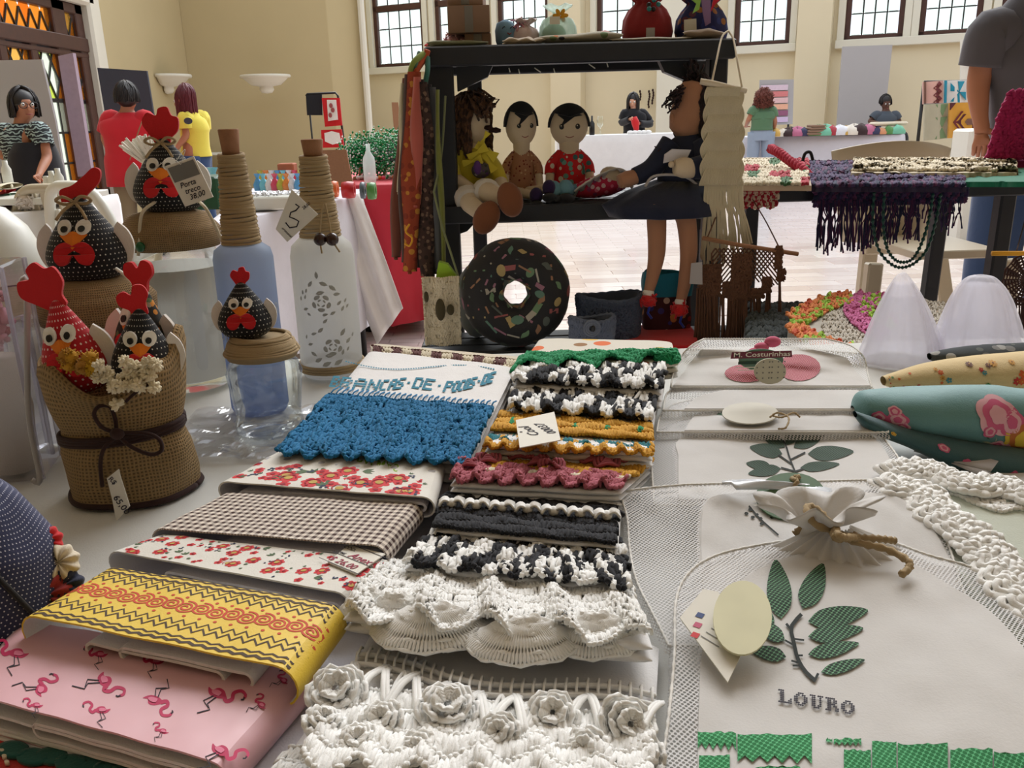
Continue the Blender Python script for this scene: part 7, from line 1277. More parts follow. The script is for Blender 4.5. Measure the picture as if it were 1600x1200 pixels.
# yellow towel
r, p = fold_towel('yellow towel printed with brown zigzags and red spirals', [(30, 962), (462, 1048), (538, 948), (158, 888)], .018, .024, M['yellow'], M['white'], inner=((.25, .75), (.38, .85)), seed=52)
mb = MB(); YS = top_of(p, .024)
for vv, w in ((.04, 1.6), (.1, 1), (.2, 1.3), (.28, 1), (.74, 1.3), (.82, 1), (.9, 1.3), (.97, 1)):
    n = 44; us = np.linspace(.006, .994, n); zz2 = (np.arange(n) % 2)*.075*(1 if .15 < vv < .9 else .35); mb.stroke(YS, np.stack([us, np.clip(vv+zz2, .01, .99)], 1), .05*w/1.3*.55, 0, .0008, p.asp)
for k in range(17):
    cu = .03+k*.058; t_ = np.linspace(0, 4.6*math.pi, 46); rr = np.linspace(.012, .1, 46); pts = np.stack([cu+np.cos(t_)*rr*1.2/p.asp, .54+.02*(k % 2)+np.sin(t_)*rr], 1); mb.stroke(YS, pts, .021, 1, .0008, p.asp)
    for dv in (-.13, .15): mb.decal(YS, circ(cu+.028, .54+dv, .014/p.asp*1.4, .016, 10), 1, .0008)
mb.build('zigzag_print', [M['zig'], M['spiral']], r)
mb = MB(); puff(mb, Patch([(330, 1052), (425, 1062), (470, 1020), (400, 1000)], .016, .016, 0).f, 0, 1, .006, 0, 14, 2, 3); tag(mb.build('folded_cloth', M['white']), 'white cloth end sticking out under the yellow towel', 'cloth')
# floral towels
M['floral_bg'] = fabric('floral_white', (224, 220, 210), st=.15); FL = [M['floral_bg'], solid('print_red', (206, 50, 54), .8), solid('print_darkred', (160, 26, 44), .8), solid('print_green', (84, 104, 72), .8), solid('print_navy', (44, 54, 84), .8), solid('print_mustard', (190, 160, 80), .8)]
def floral(mb, S, asp, n, seed, v0=.03, v1=.97, sc=1.0):
    g = random.Random(seed)
    for k in range(n):
        u, v, s = g.uniform(.03, .97), g.uniform(v0, v1), g.choice([.05, .07, .12])*sc; kind = g.random(); cl = lambda P: np.clip(P, A(.01, .01), A(.99, .99))
        if kind < .55:
            q = 5 if s < .1 else 7; a = np.linspace(0, 2*math.pi, q*6, endpoint=False); rr = s*(.75+.25*np.abs(np.sin(a*q/2))); mb.decal(S, cl(np.stack([u+np.cos(a)*rr/asp, v+np.sin(a)*rr], 1)), 1, .0006+k*2e-6); mb.decal(S, cl(circ(u, v, s*.35/asp, s*.35, 10)), 2 if s < .1 else 5, .0009+k*2e-6)
            if s > .1: mb.stroke(S, cl(np.array([(u+math.cos(t_)*s*.6/asp, v+math.sin(t_)*s*.6) for t_ in np.linspace(0, 4, 9)])), s*.1, 2, .001+k*2e-6, asp)
        elif kind < .85:
            an = g.uniform(0, 3.1)
            for q in (-.5, 0, .5): mb.decal(S, cl([(u+(math.cos(an+q)*X_-math.sin(an+q)*Y2)*s/asp, v+(math.sin(an+q)*X_+math.cos(an+q)*Y2)*s) for X_, Y2 in [(0, 0), (.5, .22), (1.1, 0), (.5, -.22)]]), 3, .0007+k*2e-6)
        else:
            for q in range(4): mb.decal(S, cl(circ(u+g.uniform(-.5, .5)*s/asp, v+g.uniform(-.5, .5)*s, .018/asp, .018, 8)), 4, .0008+k*2e-6)
r, p = fold_towel('white towel with red poppy print carrying a handwritten label', [(168, 862), (546, 930), (618, 876), (240, 838)], .016, .019, M['floral_bg'], M['lilac'], inner=((.25, .96),), seed=54)
mb = MB(); floral(mb, top_of(p, .019), p.asp, 110, 5); mb.build('poppy_print', FL, r)
r, p = fold_towel('folded brown and white gingham towel', [(236, 826), (604, 856), (660, 790), (345, 770)], .022, .018, gingham('brown_gingham', (62, 36, 30), (226, 214, 200), 175), M['lilac'], inner=((.3, .95),), seed=56)
r2, p2 = fold_towel('white towel with red flowers and lime cross-stitched words', [(340, 752), (678, 778), (694, 722), (436, 700)], .030, .016, M['floral_bg'], M['lilac'], inner=((.1, .9), (.3, .96)), seed=58)
mb = MB(); floral(mb, top_of(p2, .016), p2.asp, 80, 9, .03, .55, 1.1)
for k in range(10): uu = .05+k*.1; mb.decal(p2.f, circ(uu, .68+.02*math.sin(k), .02, .035, 12), 6, .0006)
mb.text(lambda a, b, o: p2.px(a, b, o), 'DE PALMAS', 7, 17, (532, 703), .26, .0006, width=94)
mb.build('poppy_print', FL+[M['greyboard'], solid('lime_stitch', (140, 176, 40), .8)], r2)
V, Fs = None, None
r, p = towel('plain white towel layered between gingham and floral towels', [(345, 776), (690, 792), (705, 744), (420, 738)], .026, .026, M['lilac'], th=.006, layers=2, seed=61, group=None)
# blue crochet towel with words
r, p = towel('white towel with cross-stitched turquoise words and deep turquoise crochet hem', [(446, 700), (735, 716), (804, 574), (575, 546)], .050, .062, M['white'], th=.03, layers=4, amp=.003, seed=60)
mb = MB(); SP = lambda a, b, o=0: p.px(a, b, o)
def wtext(mb, txt, pts, size, mat, cell=3.1, off=.0008):
    """cross-stitch letters on a 5x7 grid following a baseline drawn across the cloth"""
    G = {'B': '1110100111001001101010110', 'R': '1110010010111001010010010', 'A': '0111010001111111000110001', 'N': '1000111001101011001110001', 'C': '0111010000100001000001110', 'Ç': '0111010000100001000001110', 'S': '0111110000011100000111110', 'D': '1111010001100011000111110', 'E': '1111110000111101000011111', 'P': '1111010001111101000010000', 'O': '0111010001100011000101110', '.': '0000000000001000000000000', ' ': '0'*25}
    G['B'] = '1111010001111101000111110'; G['R'] = '1111010001111101001010001'
    n = len(txt); P = spl([(*q, 0) for q in pts], n*6+2)[:, :2]
    for i, ch in enumerate(txt):
        for r_ in range(5):
            for c in range(5):
                if G[ch][r_*5+c] == '1':
                    b = P[i*6+c]; x, y = b[0]+(4-r_)*size*.35, b[1]-(4-r_)*size*.8; mb.decal(lambda a, b_, o: p.px(a, b_, o), [(x-cell*.55, y+cell*.36), (x+cell*.45, y+cell*.36), (x+cell*.7, y-cell*.36), (x-cell*.3, y-cell*.36)], mat, off)
wtext(mb, 'BRANCAS.DE.POÇOS.DE', [(516, 604), (590, 610), (640, 606), (700, 612), (735, 606), (770, 596)], 4.4, 0, 4.2)
for k in range(60): x = 540+k*3.9; y = 563+8*math.sin(k*.09+.2)+k*.32; mb.decal(SP, [(x, y), (x+2.6, y+.4), (x+2.2, y+1.9), (x-.4, y+1.5)], 0, .0006)
mb.build('cross_stitch_words', Y_['t'] if False else solid('turquoise_stitch', (20, 120, 146), .8), r)
fS = lambda u, v, o=0: p.f(u, v, o)
mb = MB(); crochet(mb, fS, (-.01, 1.0), (-.02, .46), 46, 11, .0014, p.W, p.Dp, .0035, seed=31, back=0, scal=.05, nsc=9, hole=.12, ruffle=.003)
for k in range(30): uu = .0+k*.034; mb.strands(fS(np.array([uu, uu+.004, uu+.008]), np.array([.46, .5, .545]), np.array([.002, .003, .001]))[None], .0008, 5)
mb.build('crochet_hem', Y_['b'], r)
mb = MB(); q = Patch([(430, 706), (540, 696), (520, 672), (470, 668)], .030, .04, .001); crochet(mb, q.f, (0, 1), (0, 1), 16, 4, .0013, q.W, q.Dp, .003, seed=33, back=0, scal=.1, nsc=3); mb.build('crochet_corner', Y_['b'], r)
# beige runner behind
r, p = towel('beige runner with brown wavy trim behind the turquoise-lettered towel', [(590, 570), (815, 600), (835, 560), (578, 535)], .046, .05, M['cream'], th=.02, seed=64, group=None)
mb = MB(); crochet(mb, p.f, (0, 1), (.35, .8), 46, 2, .001, p.W, p.Dp, .002, pick=lambda i, j: (i//3) % 2, seed=41); mb.build('wavy_trim', [yarn('brown_trim', (96, 52, 48)), Y_['c']], r)
# ---------------- net bags ----------------
def sheet(mb, p, rows, mat, nu=30, nv=30, th=0, off=0, uvs=1.0, edge=None, emat=1):
    """cloth lying on patch p, outlined by rows (x left, x right, y) of the photograph's layout; th = side depth"""
    R_ = np.array([tuple(q)+(0,)*(4-len(q)) for q in rows], float); yy_ = spl(R_, nv); u = np.linspace(0, 1, nu); X = yy_[:, 0][None]*(1-u[:, None])+yy_[:, 1][None]*u[:, None]; Y2 = np.broadcast_to(yy_[:, 2][None], X.shape)+0*X
    if R_.shape[1] > 3: Y2 = Y2+(yy_[:, 3][None])*u[:, None]
    P = p.px(X, Y2, off); uv = P[..., :2]*uvs; mb.grid(P, mat, uv)
    ring = np.concatenate([P[:, 0], P[-1, 1:], P[-2::-1, -1], P[0, -2:0:-1]])
    if th: lo = ring.copy(); lo[:, 2] -= th; lo[:, :2] += nrm(ring[:, :2]-ring[:, :2].mean(0))*.003; g = np.stack([ring, (ring+lo)/2+A(0, 0, .0), lo], 0); mb.grid(g, mat, g[..., :2]*uvs+g[..., 2:]*.7, cv=True)
    if edge: rr = np.concatenate([ring, ring[:1]]); rr[:, 2] += edge*.5; t_ = np.linspace(0, len(rr)-1, len(rr)*4); rr = np.stack([np.interp(t_, np.arange(len(rr)), rr[:, k]) for k in range(3)], 1); mb.strands(rr[None], (edge*(1+.3*np.sin(np.arange(len(rr))*1.9)))[None], 5, emat)
    return P
M['leafnet'] = net('leaf_print_on_net', (0, 0, 0), 330, .33, print_c=((104, 150, 112), (22, 44, 30))); M['leafnet_s'] = net('leaf_print_small', (0, 0, 0), 420, .33, print_c=((74, 104, 80), (26, 38, 30)))
M['brightnet'] = net('bright_green_print', (0, 0, 0), 330, .33, print_c=((90, 176, 120), (22, 110, 56))); M['stemnet'] = net('stem_print', (0, 0, 0), 420, .4, print_c=((120, 125, 118), (26, 32, 28))); M['rednet'] = net('red_stripe_print', (0, 0, 0), 420, .33, print_c=((222, 170, 176), (150, 36, 54)))
M['bagcloth'] = fabric('bag_white_knit', (226, 223, 219), st=.12, transl=.25); M['edge'] = yarn('white_overlock', (228, 225, 218))
BM = [M['bagcloth'], M['edge'], M['net'], M['leafnet'], M['stemnet'], M['brightnet'], M['rednet'], M['leafnet_s'], M['ink']]
def netbag(label, px, z, net_rows, panel_rows, seed, amp=.003, th=.006, zb=None):
    p = Patch(px, z, z if zb is None else zb, amp*.9, seed, 38); c = p.f(np.array(.5), np.array(.5)); r = thing('net_bag', label, 'bag', (c[0], c[1], TZ), 'printed produce bags')
    mb = MB(); sheet(mb, p, net_rows, 0, 40, 34, th, 0, edge=.0009); mb.build('net', [M['net'], M['edge']], r)
    mb = MB(); sheet(mb, p, panel_rows, 0, 34, 30, th*.6, .0012); mb.build('cloth_panel', M['bagcloth'], r); return r, p
lf = lambda x, y, L, w, a: [(x+math.cos(a)*q*L-math.sin(a)*k*w, y+math.sin(a)*q*L+math.cos(a)*k*w) for q, k in smooth([(0, 0), (.2, .42), (.5, .5), (.8, .3), (1, 0), (.8, -.28), (.5, -.45), (.2, -.4)], 24)]
# back to front
r, p = netbag('rearmost net bag with red striped circles and green rounded tag', [(1050, 600), (1390, 600), (1345, 540), (1075, 530)], .044, [(1048, 1362, 606), (1052, 1356, 585), (1062, 1350, 560), (1080, 1330, 541), (1100, 1290, 530)], [(1052, 1360, 604), (1070, 1335, 580), (1085, 1320, 560), (1095, 1270, 548)], 70, .007, .012, .06)
mb = MB(); mb.decal(p.px, circ(1166, 586, 34, 14), 0, .002); mb.decal(p.px, circ(1248, 577, 34, 21), 0, .002); mb.build('striped_circle_print', M['rednet'], r)
def disc(label, name, cx, cy, rx, ry, z, mat, marks=None, tiltb=0, cat='tag', n=30, th=.0012):
    P = np.array([T(cx+math.cos(a)*rx, cy+math.sin(a)*ry, TZ+z) for a in np.linspace(0, 2*math.pi, n, endpoint=False)]); P = P[::-1]; P[:, 2] += (P[:, 1]-P[:, 1].mean())*tiltb; ex = A(1, 0, 0); ey = nrm(A(0, 1, tiltb))
    if tiltb > .3: Yq = T(cx, cy+ry, TZ+z)[1]; P = np.array([D(cx+math.cos(a)*rx, cy+math.sin(a)*ry, Yq) for a in np.linspace(0, 2*math.pi, n, endpoint=False)])[::-1]; ey = A(0, 0, 1)
    o = P.mean(0); mb = MB(); mb.prism([(np.dot(q-o, ex), np.dot(q-o, ey)) for q in P], o, ex, ey, th)
    S = planeS(o+np.cross(ex, ey)*th*.6, ex, ey); mats = [mat]
    if marks: mats += marks(mb, S)
    return tag(mb.build(name, mats), label, cat)
mkt = lambda mb, S: (mb.decal(S, [(-.0295, .002), (.0295, .002), (.0285, .0085), (-.0285, .0085)], 1, .0003), mb.text(S, 'M. Costurinhas', 2, .0065, (-.027, .0035), 0, .0006, width=.054), mb.decal(S, [(-.022, -.004), (.0, -.004), (.0, -.001), (-.022, -.001)], 3, .0003), mb.stroke(S, [(-.024, -.007), (0, -.007)], .0008, 2, .0004), mb.stroke(S, [(-.022, -.0095), (-.002, -.0095)], .0008, 2, .0004)) and [solid('tag_wine', (110, 40, 60)), M['paper'], solid('tag_darkgreen', (30, 60, 44)), M['paper']]
disc('green rounded label reading M. Costurinhas on the rearmost net bag', 'card_tag', 1189, 562, 35, 17, .074, solid('tag_green', (92, 122, 104)), mkt, .5)
dots = lambda mb, S: ([mb.decal(S, circ(-.012+.0045*(k % 6)+.001*(k % 3), .009-.005*(k//6), .0007), 1, .0004) for k in range(24)]) and [M['grey_ink']]
disc('cream dotted round tag leaning on the green rounded label', 'card_tag', 1203, 580, 25, 20, .076, solid('tag_cream', (198, 194, 172)), dots, .35)
o = T(1198, 540, TZ+.074); mb = MB(); mb.ell(o+A(.006, 0, .004), (.009, .006, .006)); mb.ell(o+A(-.006, -.002, -.001), (.008, .006, .005)); mb.ell(o+A(-.014, -.004, -.004), (.006, .004, .003)); tag(mb.build('ribbon_bow', fabric('pink_bow', (214, 100, 134))), 'small pink bow above the green rounded label', 'bow')
for i, (px_, nr_, pr_, lb) in enumerate([
    ([(1040, 640), (1410, 640), (1380, 596), (1050, 604)], [(1036, 1372, 642), (1040, 1368, 620), (1046, 1360, 612), (1060, 1360, 606), (1140, 1310, 600)], [(1070, 1362, 640), (1090, 1352, 622), (1130, 1340, 611)], 'second net bag from the back, mostly covered'),
    ([(1030, 670), (1420, 670), (1390, 616), (1040, 636)], [(1026, 1388, 676), (1032, 1378, 650), (1046, 1368, 636), (1080, 1356, 626), (1170, 1320, 614)], [(1070, 1376, 674), (1090, 1362, 648), (1150, 1350, 622)], 'third net bag from the back with dark green flower print')]):
    r, p = netbag(lb, px_, .040-.004*i, nr_, pr_, 72+i, .0035, .006)
    if i: mb = MB(); mb.decal(p.px, smooth([(1150, 632), (1156, 622), (1172, 618), (1186, 624), (1190, 632), (1170, 638)], 20), 0, .0015); mb.decal(p.px, [(1120, 650), (1128, 640), (1142, 640), (1134, 652)], 0, .0015); mb.build('leaf_print', M['leafnet'], r)
disc('plain cream oval tag on the third net bag', 'card_tag', 1172, 646, 44, 13, .043, solid('tag_plain', (206, 202, 188)), None, .1)
def twine(label, paths, z, r_=.0013, m='jute'):
    mb = MB(); [mb.strands(spl([T(x, y, TZ+z+h) for x, y, h in pl], 26)[None], (r_*(1+.25*np.sin(np.arange(26)*2.4)))[None], 6) for pl in paths]; return tag(mb.build('twine_bow', M[m]), label, 'twine')
twine('thin jute string loop on the third net bag', [[(1203, 652, 0), (1215, 645, .003), (1232, 652, .004), (1228, 668, .003), (1216, 670, .001)], [(1208, 650, 0), (1222, 652, .003), (1240, 645, .004), (1250, 652, .001)]], .045, .0009)
# bag with full leaf sprig
r, p = netbag('net bag with dark green leaf sprig and green round label at its bottom', [(1040, 775), (1440, 775), (1405, 655), (1060, 672)], .028, [(1022, 1436, 790), (1020, 1424, 760), (1018, 1406, 720), (1022, 1380, 685), (1040, 1356, 664), (1110, 1330, 650), (1190, 1300, 641)], [(1060, 1412, 782), (1060, 1400, 752), (1060, 1388, 715), (1062, 1368, 688), (1140, 1340, 668), (1210, 1300, 660)], 75, .0035, .008)
mb = MB()
for x, y, L, w, a in [(1222, 712, 52, 22, 3.35), (1226, 702, 52, 20, 3.75), (1220, 735, 52, 18, 2.98), (1228, 698, 46, 20, -1.0), (1240, 702, 68, 26, -.55), (1262, 712, 72, 24, -.05), (1250, 734, 62, 16, -.1), (1205, 733, 40, 16, 3.3)]: mb.decal(p.px, lf(x, y, L, w, a), 0, .0018)
mb.build('leaf_print', M['leafnet_s'], r); mb = MB()
for pl in ([(1242, 740), (1234, 720), (1228, 700), (1222, 688)], [(1234, 722), (1258, 710)], [(1236, 728), (1216, 714)], [(1242, 740), (1255, 736)], [(1242, 740), (1220, 734)]): mb.stroke(p.px, spl([(*q, 0) for q in pl], 8)[:, :2], 2.6, 0, .002)
mb.build('stem_print', M['stemnet'], r)
gt = lambda mb, S: (mb.stroke(S, [(-.03, -.006), (.03, -.006)], .001, 1, .0002), mb.stroke(S, [(-.03, -.010), (.03, -.010)], .001, 1, .0002)) and [M['paper']]
disc('dark green round label under the leaf sprig, crossed by a clear band', 'card_tag', 1236, 776, 55, 24, .038, solid('label_green', (76, 104, 70)), gt, .25)
mb = MB(); U_, V_ = np.meshgrid(np.linspace(0, 1, 24), np.linspace(0, 1, 5), indexing='ij'); P = np.array([[T(1128+172*a, 752+18*a-10*math.sin(a*2.6)+14*b*(1 if a > .1 else .3), TZ+.044+.004*math.sin(a*5+b*2)) for b in np.linspace(0, 1, 5)] for a in np.linspace(0, 1, 24)]); mb.grid(P); o = mb.build('plastic_band', solid('glossy_white_film', (220, 224, 230), .08)); tag(o, 'glossy clear-white plastic band lying across the dark green label', 'band'); o.modifiers.new('t', 'SOLIDIFY').thickness = .0008
twine('short brown jute knot joining leaf sprig bag and its label', [[(1242, 742, 0), (1238, 748, .004), (1246, 752, .005), (1241, 760, .002), (1246, 764, 0)], [(1236, 746, .002), (1248, 745, .005), (1240, 752, .003)]], .040, .0017)
# net bag with draped left flap
r, p = netbag('net bag with wide see-through flap draping to the left over the towels', [(990, 990), (1500, 960), (1450, 770), (1000, 752)], .018, [(1045, 1530, 1010), (1020, 1520, 960), (995, 1500, 910), (984, 1485, 860), (980, 1465, 810), (972, 1440, 776, -14), (990, 1400, 766, -16), (1070, 1390, 758, -8)], [(1100, 1500, 960), (1098, 1490, 900), (1096, 1470, 850), (1098, 1440, 805), (1110, 1405, 780), (1150, 1370, 772)], 77, .005, .004, .036)
mb = MB()
for x, y in ((1166, 806), (1172, 800), (1182, 808), (1188, 814), (1176, 812), (1190, 822), (1200, 806), (1206, 812), (1196, 800), (1214, 808)): mb.decal(p.px, circ(x, y, 3.5, 2.5, 6), 0, .002)
mb.stroke(p.px, spl([(1170, 794, 0), (1185, 812, 0), (1200, 826, 0), (1216, 840, 0)], 14)[:, :2], 2.5, 0, .002); mb.build('stem_print', M['stemnet'], r)
# front LOURO bag
r, p = netbag('front net bag printed with green bay leaf sprig and the word LOURO', [(1040, 1230), (1660, 1230), (1600, 950), (1080, 900)], .024, [(1022, 1720, 1300), (1034, 1700, 1200), (1046, 1680, 1110), (1054, 1640, 1020), (1056, 1590, 940, -4), (1076, 1530, 896, -4), (1120, 1450, 868), (1200, 1400, 850), (1290, 1345, 838)], [(1088, 1700, 1300), (1090, 1690, 1200), (1092, 1660, 1110), (1096, 1610, 1030), (1110, 1550, 960), (1150, 1480, 915), (1210, 1420, 880), (1290, 1350, 858)], 79, .0045, .02, .028)
mb = MB()
for x, y, L, w, a in [(1220, 972, 94, 40, -1.66), (1254, 956, 78, 38, -1.15), (1262, 976, 96, 34, -.18), (1262, 1000, 88, 28, -.15), (1262, 1028, 82, 24, -.22), (1282, 1056, 72, 20, -.28), (1226, 1006, 60, 26, -2.6), (1228, 1032, 58, 24, 3.35), (1196, 960, 30, 18, 1.2)]: mb.decal(p.px, lf(x, y, L, w, a), 0, .0022)
mb.build('leaf_print', M['leafnet'], r); mb = MB()
for pl, w in (([(1274, 1070), (1258, 1055), (1246, 1035), (1240, 1010), (1236, 985), (1252, 965)], 6), ([(1236, 990), (1228, 980)], 4), ([(1240, 1004), (1256, 1006)], 3), ([(1240, 1014), (1226, 1006)], 3), ([(1248, 1042), (1236, 1038)], 3), ([(1250, 1046), (1238, 1046)], 3), ([(1246, 1030), (1254, 1030)], 3), ([(1272, 1070), (1278, 1058)], 4)): mb.stroke(p.px, spl([(*q, 0) for q in pl], 12)[:, :2], w, 0, .0024)
V, Fs = text_mesh('LOURO', 0); mb.build('stem_print', M['stemnet'], r); mb = MB()
def serif(ch): pass
GL = {'L': ['1110000', '0110000', '0110000', '0110000', '0110001', '0110011', '1111111'], 'O': ['0011100', '0110110', '1100011', '1100011', '1100011', '0110110', '0011100'], 'U': ['1110111', '0110010', '0110010', '0110010', '0110010', '0110110', '0011100'], 'R': ['1111100', '0110110', '0110110', '0111100', '0110110', '0110011', '1110011']}
for i, ch in enumerate('LOURO'):
    for a_, row in enumerate(GL[ch]):
        for b_, q in enumerate(row):
            if q == '1': x, y = 1217+i*24.5+b_*3.05, 1084+i*4.2+a_*3.0+b_*.5; mb.decal(p.px, circ(x, y, 1.9, 1.6, 6), 0, .0024)
mb.build('louro_lettering', M['ink'], r); mb = MB(); g = random.Random(3)
for x0, x1, y0, y1 in ((1090, 1150, 1150, 1180), (1152, 1268, 1153, 1200), (1290, 1300, 1160, 1168), (1302, 1345, 1160, 1172), (1362, 1400, 1164, 1230), (1402, 1480, 1168, 1230), (1484, 1550, 1176, 1230), (1552, 1640, 1182, 1240), (1318, 1360, 1178, 1230), (1092, 1140, 1186, 1240), (1180, 1250, 1204, 1240)):
    n = 10; top = [(x0+(x1-x0)*k/n, y0+g.uniform(-2, 2)) for k in range(n+1)]; bot = [(x1-(x1-x0)*k/n, y1-abs(math.sin(k*1.6))*14*min(1, (y1-y0)/25)) for k in range(n+1)]; mb.decal(p.px, top+bot, 0, .0022)
mb.build('green_band_print', M['brightnet'], r)
# gathered neck of the front bag and jute bow
r2 = r; mb = MB(); base = T(1305, 838, TZ+.036); a = np.linspace(0, 2*math.pi, 90, endpoint=False); rows = []
for q, h, fl in ((.012, 0, .1), (.010, .005, .2), (.017, .014, .5), (.028, .021, .9), (.036, .024, 1.2), (.034, .021, 1.2), (.02, .012, .8), (.006, .004, .2)): rows.append(np.stack([base[0]-.012+np.cos(a)*q*1.05*(1+.16*fl*np.sin(a*9+h*90)), base[1]+.004+np.sin(a)*q*.6*(1+.16*fl*np.sin(a*9+h*90)), base[2]+h+.003*fl*np.sin(a*7+2)], 1))
mb.grid(np.stack(rows, 1), cu=True); mb.build('gathered_neck', M['bagcloth'], r2)
mb = MB(); a = np.linspace(math.pi*.95, math.pi*2.05, 90); rows = []
for q, h in ((.008, .006), (.014, .003), (.024, -.002), (.036, -.008), (.05, -.0125), (.062, -.0155)): w_ = 1+.05*np.sin(a*21)*(1-q*10); rows.append(np.stack([base[0]+np.cos(a)*q*1.15*w_, base[1]+np.sin(a)*q*.75*w_, base[2]+h+.0022*np.sin(a*21)*(1-q*12)+0*a], 1))
mb.grid(np.stack(rows, 1)); mb.build('gather_pleat', M['bagcloth'], r2)
twine('thick golden jute bow tied around the neck of the front bag', [[(1241, 835, .004), (1258, 822, .010), (1280, 815, .012), (1308, 830, .012)], [(1308, 832, .012), (1275, 820, .02), (1261, 800, .024), (1264, 791, .024), (1278, 797, .022), (1292, 812, .018), (1306, 830, .012)], [(1306, 834, .012), (1340, 840, .010), (1375, 842, .008), (1400, 845, .006)], [(1310, 838, .012), (1350, 850, .010), (1385, 858, .008), (1418, 876, .006), (1420, 888, .004), (1408, 898, .003)], [(1302, 826, .014), (1304, 838, .018), (1314, 842, .014), (1338, 836, .014)], [(1306, 824, .018), (1312, 838, .02), (1340, 840, .014)]], .032, .0024)
# tags of the front bag
def ic(mb, S): 
    for k, (y, m) in enumerate(((-.010, 1), (-.002, 2), (.006, 3))): mb.decal(S, [(-.015+k*.003, y+.001), (-.0115+k*.003, y-.001), (-.009+k*.003, y+.0025), (-.0125+k*.003, y+.0045)], m, .0002)
    for k in range(5): mb.stroke(S, [(-.009+.0035*k, -.009+.003*k), (-.001+.0035*k, -.018+.003*k)], .0006, 4, .0002)
P = np.array([T(x, y, TZ+.037) for x, y in [(1062, 968), (1138, 1050), (1160, 1012), (1122, 935), (1098, 932)]]); P[:, 2] += (P[:, 1]-P[:, 1].mean())*.15; P = P[::1]; o = P.mean(0); ex = nrm(A(1, 0, 0)); ey = nrm(A(0, 1, .15)); Q = [(np.dot(q-o, ex), np.dot(q-o, ey)) for q in P]; mb = MB(); mb.prism(Q, o, ex, ey, .0008); ic(mb, planeS(o+A(0, 0, .0005), ex, ey)); tag(mb.build('card_tag', [M['paper'], solid('icon_red', (200, 40, 44)), solid('icon_pink', (190, 80, 110)), solid('icon_blue', (50, 70, 120)), M['grey_ink']]), 'white card with three small coloured squares and printed lines on the front bag', 'tag')
disc('blank pale yellow round tag on top of the white card on the front bag', 'card_tag', 1160, 966, 46, 44, .043, solid('tag_yellow', (212, 208, 172)), None, .2)
# ---------------- white crochet-bordered cloth ----------------
p = Patch([(1440, 1000), (1700, 1010), (1700, 770), (1400, 740)], .018, .03, .003, 81); r = thing('crochet_doily_cloth', 'pale cloth with thick white crochet flower border right of the net bags', 'cloth', (*p.f(np.array(.5), np.array(.5))[:2], TZ)); mb = MB()
sheet(mb, p, [(1600, 1700, 1000), (1530, 1700, 930), (1475, 1700, 870), (1430, 1700, 800), (1410, 1700, 765)], 0, 30, 20, .01); mb.build('cloth', fabric('pale_green_white', (212, 216, 200), transl=.3), r)
path1 = spl([(1402, 748, 0), (1440, 742, 0), (1480, 758, 0), (1520, 772, 0), (1560, 768, 0), (1620, 790, 0)], 12); path2 = spl([(1398, 772, 0), (1436, 782, 0), (1462, 812, 0), (1500, 838, 0), (1530, 866, 0), (1560, 900, 0), (1590, 940, 0), (1640, 985, 0)], 14)
k = 0
for pth, R_ in ((path1, .0135), (path2, .0155)):
    for i, q in enumerate(pth):
        c = p.px(np.array(q[0]), np.array(q[1]), .006); mb = MB(); t_ = np.linspace(0, 2*math.pi, 30)[:, None]
        for rr, h in ((1, 0), (.72, .0025), (.42, .003)): w_ = 1+.2*np.sin(t_*5+i); mb.strands((c+np.concatenate([np.cos(t_)*R_*rr*w_, np.sin(t_)*R_*rr*w_, h+.0015*np.sin(t_*5)], 1))[None], (.0026*(1+.2*np.sin(np.arange(30)*2.1)))[None], 6)
        for j in range(5): a = j*1.257+i; mb.ell(c+A(math.cos(a)*R_*.8, math.sin(a)*R_*.8, -.0005), (.0065, .0065, .0028), 0, 12)
        mb.build('crochet_flower', Y_['w'], r)
mb = MB(); q2 = lambda u, v, o=0: p.px(np.interp(u, np.linspace(0, 1, 12), path1[:, 0])+v*30+10, np.interp(u, np.linspace(0, 1, 12), path1[:, 1])+v*24+6, o); crochet(mb, q2, (0, 1), (0, 1), 24, 3, .0012, .16, .03, .002, seed=51, hole=.4); mb.build('crochet_lattice', Y_['w'], r)
# ---------------- fabric rolls ----------------
def roll(name, label, cat, secs, Yc, dep, mat, group=None, floor=None, amp=.05, seed=0):
    """long soft roll; secs = (x, y top, y bottom) in the photograph's layout at depth Yc"""
    S_ = spl(secs, 40); c = np.array([D(x, (a+b)/2, Yc) for x, a, b in S_]); hh = np.array([(b-a)/2/F*Yc*1.04 for x, a, b in S_]); hh = np.maximum(hh, .0015); r = thing(name, label, cat, (c[20][0], Yc, TZ), group)
    def f(u, v):
        u = np.clip(u, 0, 1); i = u*39; cx = np.stack([np.interp(i, np.arange(40), c[:, k]) for k in range(3)], -1); h = np.interp(i, np.arange(40), hh); k = 1+amp*wob(u*9, v*2, 1, seed)
        return cx+np.stack([0*u, -np.cos(v)*np.minimum(dep, h*1.6)*k, np.sin(v)*h*k], -1)
    U_, V_ = np.meshgrid(np.linspace(0, 1, 70), np.linspace(-math.pi, math.pi, 37)[:-1], indexing='ij'); mb = MB(); P = f(U_, V_); mb.grid(P, cv=True, uv=np.stack([U_*.22, V_*.02], -1)); mb.build('cloth', mat, r); return r, mkS(f, 1), f, c, hh
def blossom(mb, S, u, v, s, ms, asp=.2):
    for q, m in ((1, 0), (.72, 1), (.42, 0)): a = np.linspace(0, 2*math.pi, 30, endpoint=False); rr = s*q*(.85+.15*np.abs(np.sin(a*2.5+q))); mb.decal(S, np.stack([u+np.cos(a)*rr*asp, v+np.sin(a)*rr], 1), ms[m], .0008+(1-q)*.0008)
Yt_ = .765; teal = fabric('teal_cotton', (96, 142, 142), st=.15, rough=.6)
